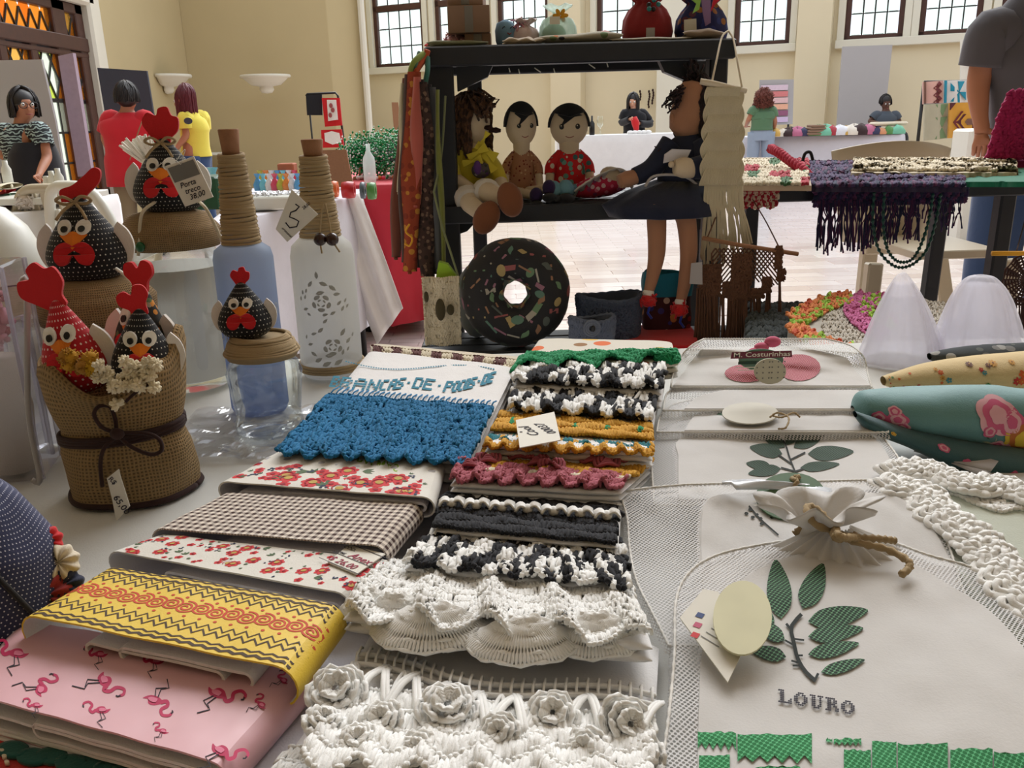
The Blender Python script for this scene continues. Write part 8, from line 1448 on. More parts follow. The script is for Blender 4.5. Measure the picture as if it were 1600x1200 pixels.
r, S, f, c, hh = roll('headscarf', 'teal headscarf with pink roses and yellow blooms, on top at right edge', 'headscarf', [(1332, 634, 644), (1350, 612, 656), (1400, 607, 672), (1470, 603, 686), (1540, 600, 700), (1600, 606, 708), (1680, 600, 716)], Yt_, .035, teal, 'floral headscarves', seed=3)
pk = [teal, solid('rose_pink', (206, 90, 130), .7), solid('rose_pale', (226, 170, 180), .7), solid('bloom_yellow', (222, 190, 60), .7), solid('bloom_ochre', (190, 110, 50), .7), solid('leaf_pale', (176, 180, 150), .7), solid('leaf_dark', (70, 100, 84), .7)]
mb = MB()
for u, v, s, m in [(.2, -.2, .4, (1, 2)), (.235, -.4, .4, (1, 1)), (.285, -.1, .42, (1, 2)), (.31, -.45, .3, (2, 1)), (.27, .3, .28, (2, 1)), (.635, .4, .72, (2, 1)), (.69, .2, .5, (1, 2)), (.745, -.3, .72, (3, 4)), (.70, -.85, .4, (1, 2)), (.61, -.15, .24, (1, 2)), (.8, .5, .4, (2, 1)), (.83, -.4, .4, (3, 4)), (.66, -.75, .3, (2, 1))]: blossom(mb, S, u, v, s, m, .11)
for k in range(12): a = k*2.4; u, v = .6+.02*(k % 6)+.1*(k > 5), -.5+.15*k % 1.0-.1; mb.decal(S, [(u, v), (u+.015*math.cos(a), v+.12*math.sin(a)+.05), (u+.035*math.cos(a), v+.25*math.sin(a)), (u+.02*math.cos(a)+.004, v+.1*math.sin(a)-.05)], 5+(k % 2), .0007)
mb.build('rose_print', pk, r)
r, S, f, c, hh = roll('headscarf', 'darker teal headscarf folded underneath the rose-printed one', 'headscarf', [(1336, 642, 652), (1360, 650, 676), (1420, 670, 700), (1500, 686, 738), (1560, 694, 752), (1620, 700, 756)], .735, .035, fabric('dark_teal_cotton', (44, 84, 88), rough=.6), 'floral headscarves', seed=5)
mb = MB()
for u, v, s, m in [(.5, .5, .3, (1, 2)), (.62, -.3, .4, (3, 4)), (.58, .0, .3, (1, 1)), (.8, -.2, .4, (1, 2)), (.3, .2, .2, (3, 4)), (.92, .2, .3, (3, 4))]: blossom(mb, S, u, v, s, m, .07)
mb.build('rose_print', pk, r)
ky = fabric('cream_print_cotton', (214, 190, 140)); r, S, f, c, hh = roll('headscarf', 'cream headscarf printed with orange, teal and red flowers behind the teal one', 'headscarf', [(1380, 588, 602), (1400, 582, 607), (1450, 568, 612), (1520, 557, 616), (1600, 549, 618), (1680, 540, 620)], .91, .035, ky, 'floral headscarves', seed=7)
mb = MB(); g = random.Random(8); cf = [ky, solid('fl_orange', (206, 90, 36)), solid('fl_teal', (70, 140, 150)), solid('fl_red', (180, 40, 36)), solid('fl_green', (60, 130, 70)), solid('fl_brown', (100, 54, 34)), solid('fl_gold', (206, 150, 60))]
for k in range(54):
    u, v, m = g.uniform(.06, .98), g.uniform(-1.0, 1.1), g.choice([1, 1, 2, 3, 4, 5, 6]); s = g.uniform(.10, .22); q = g.choice([5, 6, 8]); a = np.linspace(0, 2*math.pi, q*5, endpoint=False); rr = s*(.6+.4*np.abs(np.sin(a*q/2))); mb.decal(S, np.stack([u+np.cos(a)*rr*.075, v+np.sin(a)*rr], 1), m, .0006+k*1e-5); mb.decal(S, circ(u, v, s*.2*.075, s*.2, 8), 6 if m != 6 else 5, .0012+k*1e-5)
mb.build('flower_print', cf, r)
roll('headscarf', 'charcoal and grey flowered headscarf, rearmost of the scarves at right', 'headscarf', [(1452, 552, 562), (1480, 546, 572), (1530, 540, 575), (1600, 536, 575), (1680, 530, 575)], .97, .03, spots('charcoal_print', (54, 60, 62), [(160, 160, 156), (90, 96, 90), (120, 120, 118)], 70, .4), 'floral headscarves', seed=9)
for i, (px_, lb) in enumerate([([(1428, 704), (1548, 736), (1560, 720), (1450, 690)], 'grey-white card edge sticking out under the darker teal scarf, upper of two'), ([(1420, 694), (1530, 742), (1556, 742), (1440, 684)], 'grey-white card edge sticking out under the darker teal scarf, lower of two')]):
    q = Patch(px_, .006+.002*(1-i), .008+.002*(1-i), 0, 0); mb = MB(); uu, vv = np.meshgrid(np.linspace(0, 1, 4), np.linspace(0, 1, 4), indexing='ij'); mb.grid(q.f(uu, vv)); o = mb.build('card', M['greyboard']); o.modifiers.new('t', 'SOLIDIFY').thickness = .001; tag(o, lb, 'card')
# tulle cones
for i, (sx, lb, pts, inner) in enumerate([(0, 'pointed white tulle cone left of its rounder twin', [(1404, 426, 3), (1403, 434, 12), (1406, 460, 28), (1410, 500, 46), (1414, 545, 62), (1414, 592, 80)], .72), (1, 'broader round-topped white tulle cone at right edge', [(1524, 430, 8), (1524, 436, 24), (1528, 462, 42), (1532, 500, 56), (1536, 545, 70), (1536, 580, 80)], .75)]):
    Yc = 1.07; r = thing('tulle_cone', lb, 'tulle cone', (*D(pts[-1][0], 580, Yc)[:2], TZ), 'white tulle cones'); rows = []; a = np.linspace(0, 2*math.pi, 72, endpoint=False)
    prof = spl([(x, D(x, y, Yc)[2], w/F*Yc) for x, y, w in pts], 26)
    for k, (x, z, w) in enumerate(prof): xx = D(x, 500, Yc)[0]; k_ = 1+.09*np.sin(a*4+k*.07+i)*min(1, k/8)+.035*np.sin(a*11+k*.1); rows.append(np.stack([xx+np.cos(a)*w*k_, Yc+np.sin(a)*w*.8*k_, 0*a+max(z, TZ+.002)], 1))
    G = np.stack(rows, 1); mb = MB(); mb.grid(G, cu=True); mb.build('tulle', M['sheer'], r)
    mb = MB(); mid = G.mean(0, keepdims=True); G2 = mid+(G-mid)*.88; mb.grid(G2[:, 7:], cu=True); mb.build('inner_tulle', sheer('inner_tulle_%d' % i, (238, 236, 244), .5), r)
# ---------------- hanging fabrics ----------------
Yh = 1.69
r = thing('fabric_strip_bundle', 'bundle of patterned headband strips hanging from the left corner of the shelf', 'bundle', D(662, 110, Yh)); fc = [(60, 30, 26), (150, 54, 40), (30, 18, 18), (176, 88, 76), (40, 34, 36), (84, 86, 90), (30, 66, 70), (118, 124, 56), (190, 180, 150), (110, 60, 44)]
fm = [fabric('strip_%d' % i, c) for i, c in enumerate(fc)]+[spots('strip_orange_print', (150, 62, 36), [(190, 130, 50), (130, 50, 30)], 70, .4), spots('strip_brown_print', (58, 38, 32), [(110, 86, 70), (34, 20, 18)], 110, .45)]
for i, (xt, xb, yt, yb_, w, m, dy) in enumerate([(636, 618, 122, 402, 12, 9, .03), (640, 634, 116, 410, 13, 0, .0), (646, 640, 112, 424, 15, 10, -.012), (652, 650, 120, 320, 10, 3, -.02), (657, 662, 124, 418, 14, 2, .0), (662, 668, 128, 432, 14, 11, -.015), (668, 676, 132, 428, 12, 4, .005), (673, 683, 136, 420, 10, 5, .0), (678, 690, 140, 416, 9, 6, .01), (683, 693, 140, 430, 5, 7, -.008), (630, 626, 130, 300, 6, 8, .02)]):
    n = 22; t_ = np.linspace(0, 1, n); wd = 1.5*w*(.8+.45*np.sin(t_*math.pi*.9)+.15*np.sin(t_*11+i)); yy_ = yt+(yb_-yt)*t_; xx = xt+(xb-xt)*t_+1.5*np.sin(t_*7+i); dp = Yh+dy+.006*np.sin(t_*5+i)
    L_ = np.array([D(x-q/2, y, d_) for x, q, y, d_ in zip(xx, wd, yy_, dp)]); R2 = np.array([D(x+q/2, y, d_) for x, q, y, d_ in zip(xx, wd, yy_, dp)]); Md = (L_+R2)/2-A(0, .006, 0); mb = MB(); mb.grid(np.stack([L_, L_*.5+Md*.5, Md, R2*.5+Md*.5, R2, (L_+R2)/2+A(0, .006, 0)], 1), cv=True); mb.strands(np.array([[Md[-1], Md[-1]-A(0, 0, .004)]]), .004, 6); mb.build('fabric_strip', fm[m], r)
for pl, m, w in (([(668, 78), (664, 90), (652, 108), (646, 122)], (190, 84, 50), .006), ([(662, 84), (648, 96), (642, 112), (646, 122)], (140, 160, 80), .006), ([(668, 90), (668, 110), (664, 130)], (60, 120, 110), .005), ([(655, 82), (650, 100), (648, 118)], (80, 110, 90), .004)): mb = MB(); mb.strands(spl([D(x, y, Yh+.02 if y > 90 else 1.73) for x, y in pl], 14)[None], w, 6); mb.build('tie_band', fabric('tie_%d' % m[0], m), r)
mb = MB()
for q in ([(640, 350), (634, 362), (644, 372), (640, 384), (632, 380)],): mb.strands(spl([D(x, y, Yh-.03) for x, y in q], 20)[None], .002, 6)
mb.build('yellow_scroll_motif', M['yellow_felt'], r)
r = thing('macrame_purse', 'ivory macrame purse with brown leaf patches and lime lining, hanging left of ring cushion', 'bag', D(692, 440, 1.62)); mb = MB(); mb.prism([(D(x, y, 1.63)[0], D(x, y, 1.63)[2]) for x, y in [(686, 408), (700, 412), (718, 436), (718, 450), (680, 442)]][::-1], (0, 1.63, 0), (1, 0, 0), (0, 0, 1), .02); mb.build('lining', fabric('lime_cloth', (150, 190, 50)), r)
S = mkS(lambda u, v: np.stack([np.interp(u, [0, 1], [D(661, 480, 1.6)[0], D(719, 480, 1.6)[0]]), 1.6+.006*np.sin(u*9), np.interp(v, [0, 1], [D(690, 538, 1.6)[2], D(690, 434, 1.6)[2]])], -1)); mb = MB(); crochet(mb, S, (0, 1), (0, 1), 16, 12, .0016, .07, .12, .002, seed=71, hole=.25, back=0); mb.build('macrame_body', Y_['c'], r)
for x, y, w, h in ((666, 464, 4, 9), (688, 484, 8, 18), (704, 484, 6, 9)): mb = MB(); p = D(x, y, 1.588); mb.ell(p, (w/F*1.6, .003, h/F*1.6), 0, 14); mb.build('leaf_patch', fabric('leaf_brown_%d' % x, (66, 58, 34)), r)
mb = MB(); mb.strands(spl([D(678, 300, 1.66), D(690, 350, 1.64), D(706, 400, 1.62), D(718, 438, 1.61)], 14)[None], .0022, 6); mb.strands(spl([D(696, 150, 1.72), D(690, 240, 1.69), D(678, 300, 1.66)], 8)[None], .0022, 6); mb.build('strap', yarn('sage_cord', (120, 128, 92)), r)
# ivory macrame on stick
Ym = 1.665; r = thing('macrame_hanging', 'ivory macrame wall hanging on a wooden stick beside the big doll', 'wall hanging', D(1130, 132, Ym)); mb = MB(); mb.tube([D(1094, 127, Ym), D(1110, 130, Ym-.004), D(1140, 137, Ym-.002), D(1166, 142, Ym)], [.0055, .006, .0058, .005], 10); mb.build('stick', M['cream'], r)
mb = MB(); mb.strands(spl([D(1112, 130, Ym), D(1120, 92, Ym+.02), D(1128, 58, 1.735), D(1138, 48, 1.76)], 16)[None], .0018, 6); mb.strands(spl([D(1138, 48, 1.76), D(1146, 62, 1.74), D(1152, 95, Ym+.02), D(1160, 140, Ym)], 16)[None], .0018, 6); mb.build('hanging_cord', M['cream'], r)
mc = yarn('ivory_cotton_cord', (206, 196, 168)); mb = MB(); g = np.random.default_rng(4); n = 26
for k in range(n):
    for ph in (0, math.pi):
        yy_ = np.linspace(136, 290, 60); x0 = 1106+52*k/(n-1); xx = x0+4.5*np.sin((yy_-136)/9+ph+(k % 2)*math.pi)*(1-.2*np.sin(yy_/20))-.03*(yy_-136)*(1-k/n)*2; P = np.array([D(x, y, Ym-.004+.0035*math.cos((y-136)/9+ph+(k % 2)*math.pi)) for x, y in zip(xx, yy_)]); mb.strands(P[None], .0019, 5)
mb.build('knotted_body', mc, r)
U_, V_ = np.meshgrid(np.linspace(0, 1, 12), np.linspace(0, 1, 20), indexing='ij'); 
for x0, y0, x1, y1 in ((1108, 150, 1128, 280), (1138, 140, 1156, 270), (1128, 140, 1138, 178)): mb = MB(); P = np.array([[D(x0+(x1-x0)*a, y0+(y1-y0)*b, Ym+.006) for b in np.linspace(0, 1, 20)] for a in np.linspace(0, 1, 8)]); mb.grid(P); o = mb.build('woven_panel', mc, r); o.modifiers.new('t', 'SOLIDIFY').thickness = .003
mb = MB(); 
for k in range(40): x0 = 1101+58*k/39; x1 = x0+g.normal(0, 3)+(x0-1130)*.3+6; yb2 = g.uniform(392, 418) if x0 < 1130 else g.uniform(370, 402); P = spl([D(x0, 285, Ym), D(x0+g.normal(0, 3), 315, Ym-.003), D((x0+x1)/2+g.normal(0, 4), 350, Ym-.004), D(x1, yb2, Ym)], 20); mb.strands(P[None], .0026, 5)
mb.build('fringe', mc, r, kind='stuff')
# brown macrame
Yb = 1.6; br_ = yarn('brown_macrame_cord', (104, 70, 50)); r = thing('macrame_hanging', 'brown macrame owl-like hanging with long tassels below the ivory one', 'wall hanging', D(1180, 392, Yb)); mb = MB(); mb.tube([D(1098, 372, Yb), D(1150, 382, Yb), D(1247, 397, Yb)], .004, 8); mb.build('stick', M['cork'], r)
mb = MB(); mb.strands(spl([D(1176, 312, 1.99), D(1196, 345, 1.8), D(1216, 384, Yb)], 10)[None], .0014, 5); mb.strands(spl([D(1132, 300, 1.72), D(1118, 340, 1.66), D(1104, 374, Yb)], 10)[None], .0014, 5); mb.build('hanging_cord', br_, r); mb = MB()
for k in range(17):
    for sg in (-1, 1): x0 = 1118+k*6.5; pts = []; [pts.append((min(max(x0+sg*(y-388)*.8, 1112), 1218), y)) for y in np.linspace(388, 446-abs(x0-1165)*.25, 12)]; mb.strands(np.array([D(x, y, Yb-.002*sg) for x, y in pts])[None], .0014, 4)
mb.build('diagonal_netting', br_, r)
for x0, x1, y0, y1 in ((1090, 1128, 412, 462), (1140, 1174, 396, 470), (1128, 1146, 440, 464), (1172, 1196, 452, 466), (1190, 1206, 434, 458), (1208, 1220, 386, 422), (1213, 1226, 422, 440)):
    mb = MB(); m = D((x0+x1)/2, (y0+y1)/2, Yb-.003); S = mkS(lambda u, v, a=(x0, x1, y0, y1): np.stack([D(a[0], 430, Yb)[0]+(D(a[1], 430, Yb)[0]-D(a[0], 430, Yb)[0])*np.asarray(u), np.full(np.shape(u), Yb), D(1150, a[3], Yb)[2]+(D(1150, a[2], Yb)[2]-D(1150, a[3], Yb)[2])*np.asarray(v)], -1), 1); crochet(mb, S, (.05, .95), (.02, .98), max(3, int((x1-x0)/5)), max(2, int((y1-y0)/7)), .0018, .03, .04, .003, seed=x0, back=0, scal=0); mb.build('knotted_panel', br_, r)
mb = MB(); g = np.random.default_rng(6)
for cx, w, y0, y1, n in ((1106, 42, 450, 556, 60), (1152, 38, 440, 562, 60), (1128, 8, 460, 530, 6), (1186, 10, 462, 545, 8), (1200, 8, 455, 540, 7), (1218, 5, 438, 540, 7), (1176, 8, 462, 545, 5)):
    for k in range(n): x0 = cx+w*g.uniform(-.4, .4); mb.strands(spl([D(x0, y0, Yb+g.normal(0, .003)), D(x0+g.normal(0, 1.5), (y0+y1)/2, Yb+g.normal(0, .003)), D(x0+(x0-cx)*.5+g.normal(0, 1), y1, Yb)], 10)[None], .0017, 4)
mb.build('tassel_cords', br_, r, kind='stuff')
r = thing('macrame_hanging', 'dark brown crocheted round hanging on yellow stick at the right picture edge', 'wall hanging', D(1590, 400, 1.55)); mb = MB(); mb.tube([D(1550, 396, 1.55), D(1640, 396, 1.55)], .0045, 8); mb.build('stick', M['yellow_felt'], r); db = yarn('dark_brown_macrame', (60, 34, 28)); mb = MB(); mb.strands(spl([D(1612, 300, 1.98), D(1600, 350, 1.75), D(1588, 394, 1.55)], 10)[None], .0014, 5); mb.build('hanging_cord', db, r)
mb = MB(); c = D(1606, 436, 1.55); 
for q in np.linspace(.15, 1, 8): t_ = np.linspace(0, 2*math.pi, 40)[:, None]; mb.strands((c+np.cos(t_)*A(.045, 0, 0)*q+np.sin(t_)*A(0, 0, .048)*q+A(0, .002, 0)*np.sin(t_*12))[None], (.002*(1+.4*np.sin(np.arange(40)*1.9)))[None], 5)
for k in range(28): a = k*.2244; mb.strands(np.array([[c+A(math.cos(a)*.008, -.001, math.sin(a)*.008), c+A(math.cos(a)*.044, -.001, math.sin(a)*.047)]]), .0016, 5)
mb.build('crochet_disc', db, r); mb = MB()
for k in range(22): x0 = 1576+k*2.6; mb.strands(spl([D(x0, 465, 1.55), D(x0+g.normal(0, 1.5), 500, 1.55), D(x0+g.normal(0, 2), 545, 1.55)], 8)[None], .0014, 4)
mb.build('fringe', db, r, kind='stuff')
# ---------------- things on the bench ----------------
r = thing('ring_cushion', 'black ring-shaped cushion printed with small pastel objects', 'cushion', (D(806, 483, 1.62)[0], 1.62, zl)); c = D(806, 483, 1.62); c[2] = zl+.1035; tl = rotm(rx=-.12, rz=.0)
def tor(u, v): v = np.asarray(v); u = np.asarray(u); R_, q = .0625, .041; k = 1+.02*np.sin(u*7); P = np.stack([np.cos(u)*(R_+q*np.cos(v)*k), -np.sin(v)*q*.95, np.sin(u)*(R_+q*np.cos(v)*k)], -1); return P@tl[:3, :3].T+c
U_, V_ = np.meshgrid(np.linspace(0, 2*math.pi, 73)[:-1], np.linspace(0, 2*math.pi, 37)[:-1], indexing='ij'); mb = MB(); mb.grid(tor(U_, V_), cu=True, cv=True); mb.build('cushion_cover', fabric('black_print_ground', (18, 18, 22), rough=.7), r)
ST = mkS(tor, 1); test = ST(np.array([1.57]), np.array([1.57]), .01)-tor(np.array([1.57]), np.array([1.57])); sg = 1 if test[0][1] < 0 else -1; ST = mkS(tor, sg); g = random.Random(5); cs = [(150, 84, 84), (170, 150, 100), (90, 124, 108), (150, 104, 122), (170, 164, 150), (104, 134, 100), (150, 112, 84), (84, 92, 86)]
mb = MB()
for k in range(84):
    u, v = (k % 21)*.299+.14*(k//21 % 2)+g.uniform(-.06, .06), .35+(k//21)*.78+g.uniform(-.12, .12); s = g.uniform(.0085, .0125); kd = g.randrange(4); an = g.uniform(0, 3.14); su = s/(.0625+.04*math.cos(v)); sv = s/.041
    pts = {0: circ(0, 0, 1, .7, 12), 1: np.array([(-1, -.5), (1, -.5), (1, .5), (-1, .5)]), 2: np.array([(-1.3, -.18), (1.3, -.18), (1.3, .18), (-1.3, .18)]), 3: smooth([(-1, 0), (-.3, .5), (.3, .3), (1, .1), (.3, -.5), (-.4, -.3)], 14)}[kd]@np.array([[math.cos(an), math.sin(an)], [-math.sin(an), math.cos(an)]]); mb.decal(ST, pts*A(su, sv)+A(u, v), k % 8, .0006)
mb.build('novelty_print', [solid('nov_%d' % i, c_) for i, c_ in enumerate(cs)], r)
mb = MB(); c = D(742, 425, 1.7); mb.ell(A(c[0], 1.69, zl+.075), (.04, .03, .075)); tag(mb.build('grey_cushion', fabric('grey_fleece', (110, 116, 118))), 'plain grey cushion standing behind the ring cushion', 'cushion')
def basket(label, pxc, pyt, rx, Yc, h, mat, rows=8, tilt=0, sq=1.0, group=None, front=None):
    c = D(pxc, pyt, Yc); z0 = zl; h = c[2]-z0 if h is None else h; R_ = rx/F*Yc; r = thing('crochet_basket', label, 'basket', (c[0], Yc, z0), group)
    f = lambda u, v: np.stack([c[0]+np.cos(u)*R_*(.9+.1*v)*(1+.01*np.sin(u*5)), Yc+np.sin(u)*R_*.7*sq*(.9+.1*v), z0+v*h+0*u+.004*np.sin(u*2+1)*v], -1); S = mkS(lambda u, v: f(np.asarray(u)*2*math.pi, np.asarray(v)), 1)
    U_, V_ = np.meshgrid(np.linspace(0, 2*math.pi, 50), np.linspace(0, 1, 8), indexing='ij'); mb = MB(); mb.grid(f(U_, V_)*1); P = f(U_, V_); ctr = A(c[0], Yc, 0); P2 = ctr+(P-ctr)*A(.9, .9, 1)+A(0, 0, 0); mb.grid(P2[::-1]); mb.grid(np.stack([P[:, -1], P2[:, -1]], 1)); crochet(mb, S, (0, 1), (.02, .98), 40, rows, .0022, R_*6, h, .003, seed=int(pxc), jit=.15); mb.build('crochet_wall', mat, r)
    mb = MB(); a = np.linspace(0, 2*math.pi, 60); mb.strands(f(a, np.ones(60))[None]*1, (.0035*(1+.25*np.sin(np.arange(60)*2)))[None], 6); mb.build('rim', mat, r); return r, c, R_
slate = yarn('slate_blue_yarn', (70, 80, 100)); basket('dark slate crochet basket between the ring cushion and the doll', 952, 462, 50, 1.64, None, slate, 9)
rb_, c, R_ = basket('small grey-blue crochet basket with round button patch, in front of the slate one', 925, 497, 34, 1.54, None, yarn('grey_blue_yarn', (96, 106, 126)), 5, sq=.8)
mb = MB(); o = D(925, 513, 1.54-.03); [mb.strands((o+np.stack([np.cos(np.linspace(0, 6.28, 24))*q, 0*np.linspace(0, 6.28, 24), np.sin(np.linspace(0, 6.28, 24))*q], 1))[None], .0022, 6) for q in (.014, .0105, .007)]; mb.build('round_patch', yarn('grey_blue_yarn2', (110, 118, 134)), rb_); mb = MB(); mb.ell(o+A(.002, -.003, 0), (.004, .002, .006)); mb.build('button', M['black'], rb_)
r = thing('fabric_bin', 'fabric bin with turquoise folded rim and dark red printed side under the doll feet', 'bin', (D(1042, 500, 1.63)[0], 1.69, zl)); cx = D(1042, 460, 1.69); zt_ = D(1042, 424, 1.69)[2]; zmid = D(1042, 462, 1.68)[2]
def binP(a, z, R_=.047): s_ = np.sign; return np.stack([cx[0]+s_(np.cos(a))*np.abs(np.cos(a))**.45*R_*(1+.04*np.sin(z*90)), 1.69+s_(np.sin(a))*np.abs(np.sin(a))**.45*R_*.52, z+0*a], -1)
a = np.linspace(0, 2*math.pi, 60); mb = MB(); zz_ = np.linspace(zl, zmid+.006, 8); mb.grid(np.stack([binP(a, z) for z in zz_], 1)); mb.build('printed_side', spots('dark_red_novelty_print', (66, 22, 24), [(190, 120, 60), (196, 170, 150), (60, 50, 110), (150, 40, 40)], 55, .36), r)
mb = MB(); zz_ = np.linspace(zmid, zt_, 6); g1 = np.stack([binP(a, z, .0485) for z in zz_], 1); g1[:, -1, 2] += .004*np.sin(a*4); mb.grid(g1); mb.grid(np.stack([g1[:, -1], binP(a, zt_-.004, .044), binP(a, zl+.01, .043)], 1)); mb.build('turquoise_rim', fabric('turquoise_cotton', (24, 116, 140)), r)
mb = MB(); p = D(1088, 428, 1.58); mb.prism([(-.012, -.018), (.012, -.02), (.01, .022), (-.01, .02)], p, (1, 0, 0), (0, 0, 1), .001); mb.build('tag', M['greyboard'], r)
def bench_cloth(name, label, cat, rows, z, mat, th=.02, seed=0, amp=.003, cr=None):
    q = Patch([(rows[0][0], rows[0][2]), (rows[0][1], rows[0][2]), (rows[-1][1], rows[-1][2]), (rows[-1][0], rows[-1][2])], z, z, amp, seed, 12); c = q.f(np.array(.5), np.array(.5)); r = thing(name, label, cat, (c[0], c[1], zl)); mb = MB(); sheet(mb, q, rows, 0, 40, 24, max(th, c[2]-zl), 0); mb.build('cloth', mat, r); return r, q
bench_cloth('folded_cloth', 'bright red cloth lying before the dark red fabric bin', 'cloth', [(958, 1092, 540), (966, 1086, 520), (976, 1078, 508)], zl-TZ+.012, M['red_felt'], seed=1)
r, q = bench_cloth('crochet_rug', 'dark grey-green crochet rug folded on the bench behind brown macrame', 'rug', [(1166, 1300, 545), (1164, 1290, 510), (1168, 1270, 485), (1180, 1256, 474)], zl-TZ+.05, fabric('charcoal_green', (44, 50, 50)), seed=2)
rr_ = yarn('charcoal_green_yarn', (60, 68, 68)); mb = MB(); f3 = lambda u, v, o=0: q.px(1168+110*np.asarray(u), 542-64*np.asarray(v), np.asarray(o)); crochet(mb, f3, (0, 1), (0, 1), 14, 7, .0038, .15, .2, .005, seed=3); mb.build('chunky_stitches', rr_, r)
r, q = bench_cloth('crochet_blanket', 'grey crochet piece with orange, pink and lime ruffled bands on the bench', 'blanket', [(1330, 1500, 566), (1290, 1490, 548), (1250, 1480, 524), (1232, 1470, 505), (1250, 1462, 488), (1280, 1455, 472), (1310, 1440, 464)], zl-TZ+.085, fabric('pale_grey_crochet', (178, 172, 160)), seed=4, amp=.006)
cb5 = [yarn('bl_grey', (186, 178, 164)), yarn('bl_orange', (216, 130, 70)), yarn('bl_lime', (150, 190, 60)), yarn('bl_pink', (196, 100, 150)), yarn('bl_rust', (196, 84, 44))]
def pick5(i, j): return 0
def band(path, wpx, pat, nc, r_=.0019, lift=.006, seed=1):
    P = spl([(*a, 0) for a in path], 40)[:, :2]; d = nrm(np.gradient(P, axis=0)); n = np.stack([-d[:, 1], d[:, 0]], 1)
    def fb_(u, v, o=0): i = np.clip(np.asarray(u), 0, 1)*39; x = np.interp(i, np.arange(40), P[:, 0])+np.interp(i, np.arange(40), n[:, 0])*wpx*(np.asarray(v)-.5); y = np.interp(i, np.arange(40), P[:, 1])+np.interp(i, np.arange(40), n[:, 1])*wpx*.7*(np.asarray(v)-.5); return q.px(x, y, np.asarray(o))
    mb = MB(); crochet(mb, fb_, (0, 1), (0, 1), nc, 3, r_, .2, .03, lift, pick=lambda i, j: pat[(i//2+j) % len(pat)], seed=seed, jit=.5, ruffle=.004, nsc=nc/3); mb.build('ruffled_band', cb5, r)
band([(1236, 505), (1262, 488), (1300, 474), (1330, 470)], 26, [1, 1, 2, 1, 4], 24, seed=1); band([(1236, 508), (1262, 530), (1300, 546), (1345, 562)], 24, [1, 2, 1, 1, 4], 26, seed=2); band([(1256, 506), (1290, 486), (1320, 474)], 14, [2, 1], 16, seed=5); band([(1352, 466), (1332, 484), (1345, 506), (1380, 530)], 26, [3, 3, 3], 24, seed=3); band([(1362, 466), (1348, 482), (1362, 502), (1390, 520)], 16, [2, 2, 3], 20, seed=4); band([(1376, 464), (1366, 482), (1380, 500), (1400, 512)], 14, [3, 2], 16, seed=6)
f3 = lambda u, v, o=0: q.px(1285+190*np.asarray(u)+0*np.asarray(v), 545-72*np.asarray(v), np.asarray(o)); mb = MB(); crochet(mb, f3, (0, 1), (0, 1), 30, 12, .0014, .2, .2, .0018, seed=9); mb.build('grey_stitches', cb5[0], r)
# ---------------- scarves on the right slatted table ----------------
def rsheet(name, label, rows, z, mat, amp=.005, th=.006, seed=0, nu=50, nv=20, cat='scarf', fr=.0):
    q = Patch([(rows[0][0], rows[0][2]), (rows[0][1], rows[0][2]), (rows[-1][1], rows[-1][2]), (rows[-1][0], rows[-1][2])], z, z, amp, seed, 16); c = q.f(np.array(.5), np.array(.5)); r = thing(name, label, cat, (c[0], c[1], zm)); mb = MB(); sheet(mb, q, rows, 0, nu, nv, th*1.6, 0); o = mb.build('knit', mat, r); return r, q
Zr = zm-TZ
def stitches(r, q, x0, x1, y0, y1, nc, nr, rad, mats, pick, seed=0, lift=.004): mb = MB(); f3 = lambda u, v, o=0: q.px(x0+(x1-x0)*np.asarray(u), y0+(y1-y0)*np.asarray(v), np.asarray(o)); crochet(mb, f3, (0, 1), (0, 1), nc, nr, rad, .3, .1, lift, pick=pick, seed=seed, jit=.4); mb.build('crochet_stitches', mats, r)
mix = [Y_['c'], yarn('scarf_red', (170, 40, 56)), yarn('scarf_green', (70, 110, 70))]
r, q = rsheet('folded_crochet', 'cream, red and green crochet piece folded at left end of slatted table', [(1150, 1268, 290), (1152, 1262, 272), (1156, 1240, 256), (1166, 1210, 246)], Zr+.028, fabric('cream_red_knit', (190, 170, 150)), .003, seed=11); stitches(r, q, 1152, 1262, 290, 250, 20, 8, .0024, mix, lambda i, j: [0, 0, 0, 0, 2, 0, 1, 1][(i//3+j//2*3) % 8], 12)
r, q = rsheet('folded_crochet', 'coral and cream crochet piece hanging over the left table edge below the folded one', [(1150, 1215, 292), (1152, 1212, 284)], Zr+.01, mix[1], .002, seed=12); mb = MB(); S = mkS(lambda u, v: np.stack([D(1150, 300, 2.0)[0]+(D(1215, 300, 2.0)[0]-D(1150, 300, 2.0)[0])*np.asarray(u), np.full(np.shape(u), 2.0), D(1180, 320, 2.0)[2]+(D(1180, 284, 2.0)[2]-D(1180, 320, 2.0)[2])*np.asarray(v)], -1)); crochet(mb, S, (0, 1), (0, 1), 14, 4, .0026, .1, .05, .003, pick=lambda i, j: (i+j) % 2, seed=4, back=0, scal=.15, nsc=3); mb.build('hanging_edge', mix, r)
purp = [yarn('purple_yarn', (62, 42, 84)), yarn('navy_yarn', (34, 38, 70)), yarn('plum_yarn', (90, 46, 84))]
r, q = rsheet('fringed_scarf', 'purple and navy crochet scarf with long fringe hanging over the table edge', [(1262, 1510, 292), (1264, 1505, 276), (1270, 1495, 262), (1285, 1470, 254)], Zr+.02, fabric('purple_knit', (46, 36, 66)), .005, seed=13); stitches(r, q, 1264, 1506, 292, 254, 44, 7, .003, purp, lambda i, j: (i*7+j*3+i*j) % 3, 14)
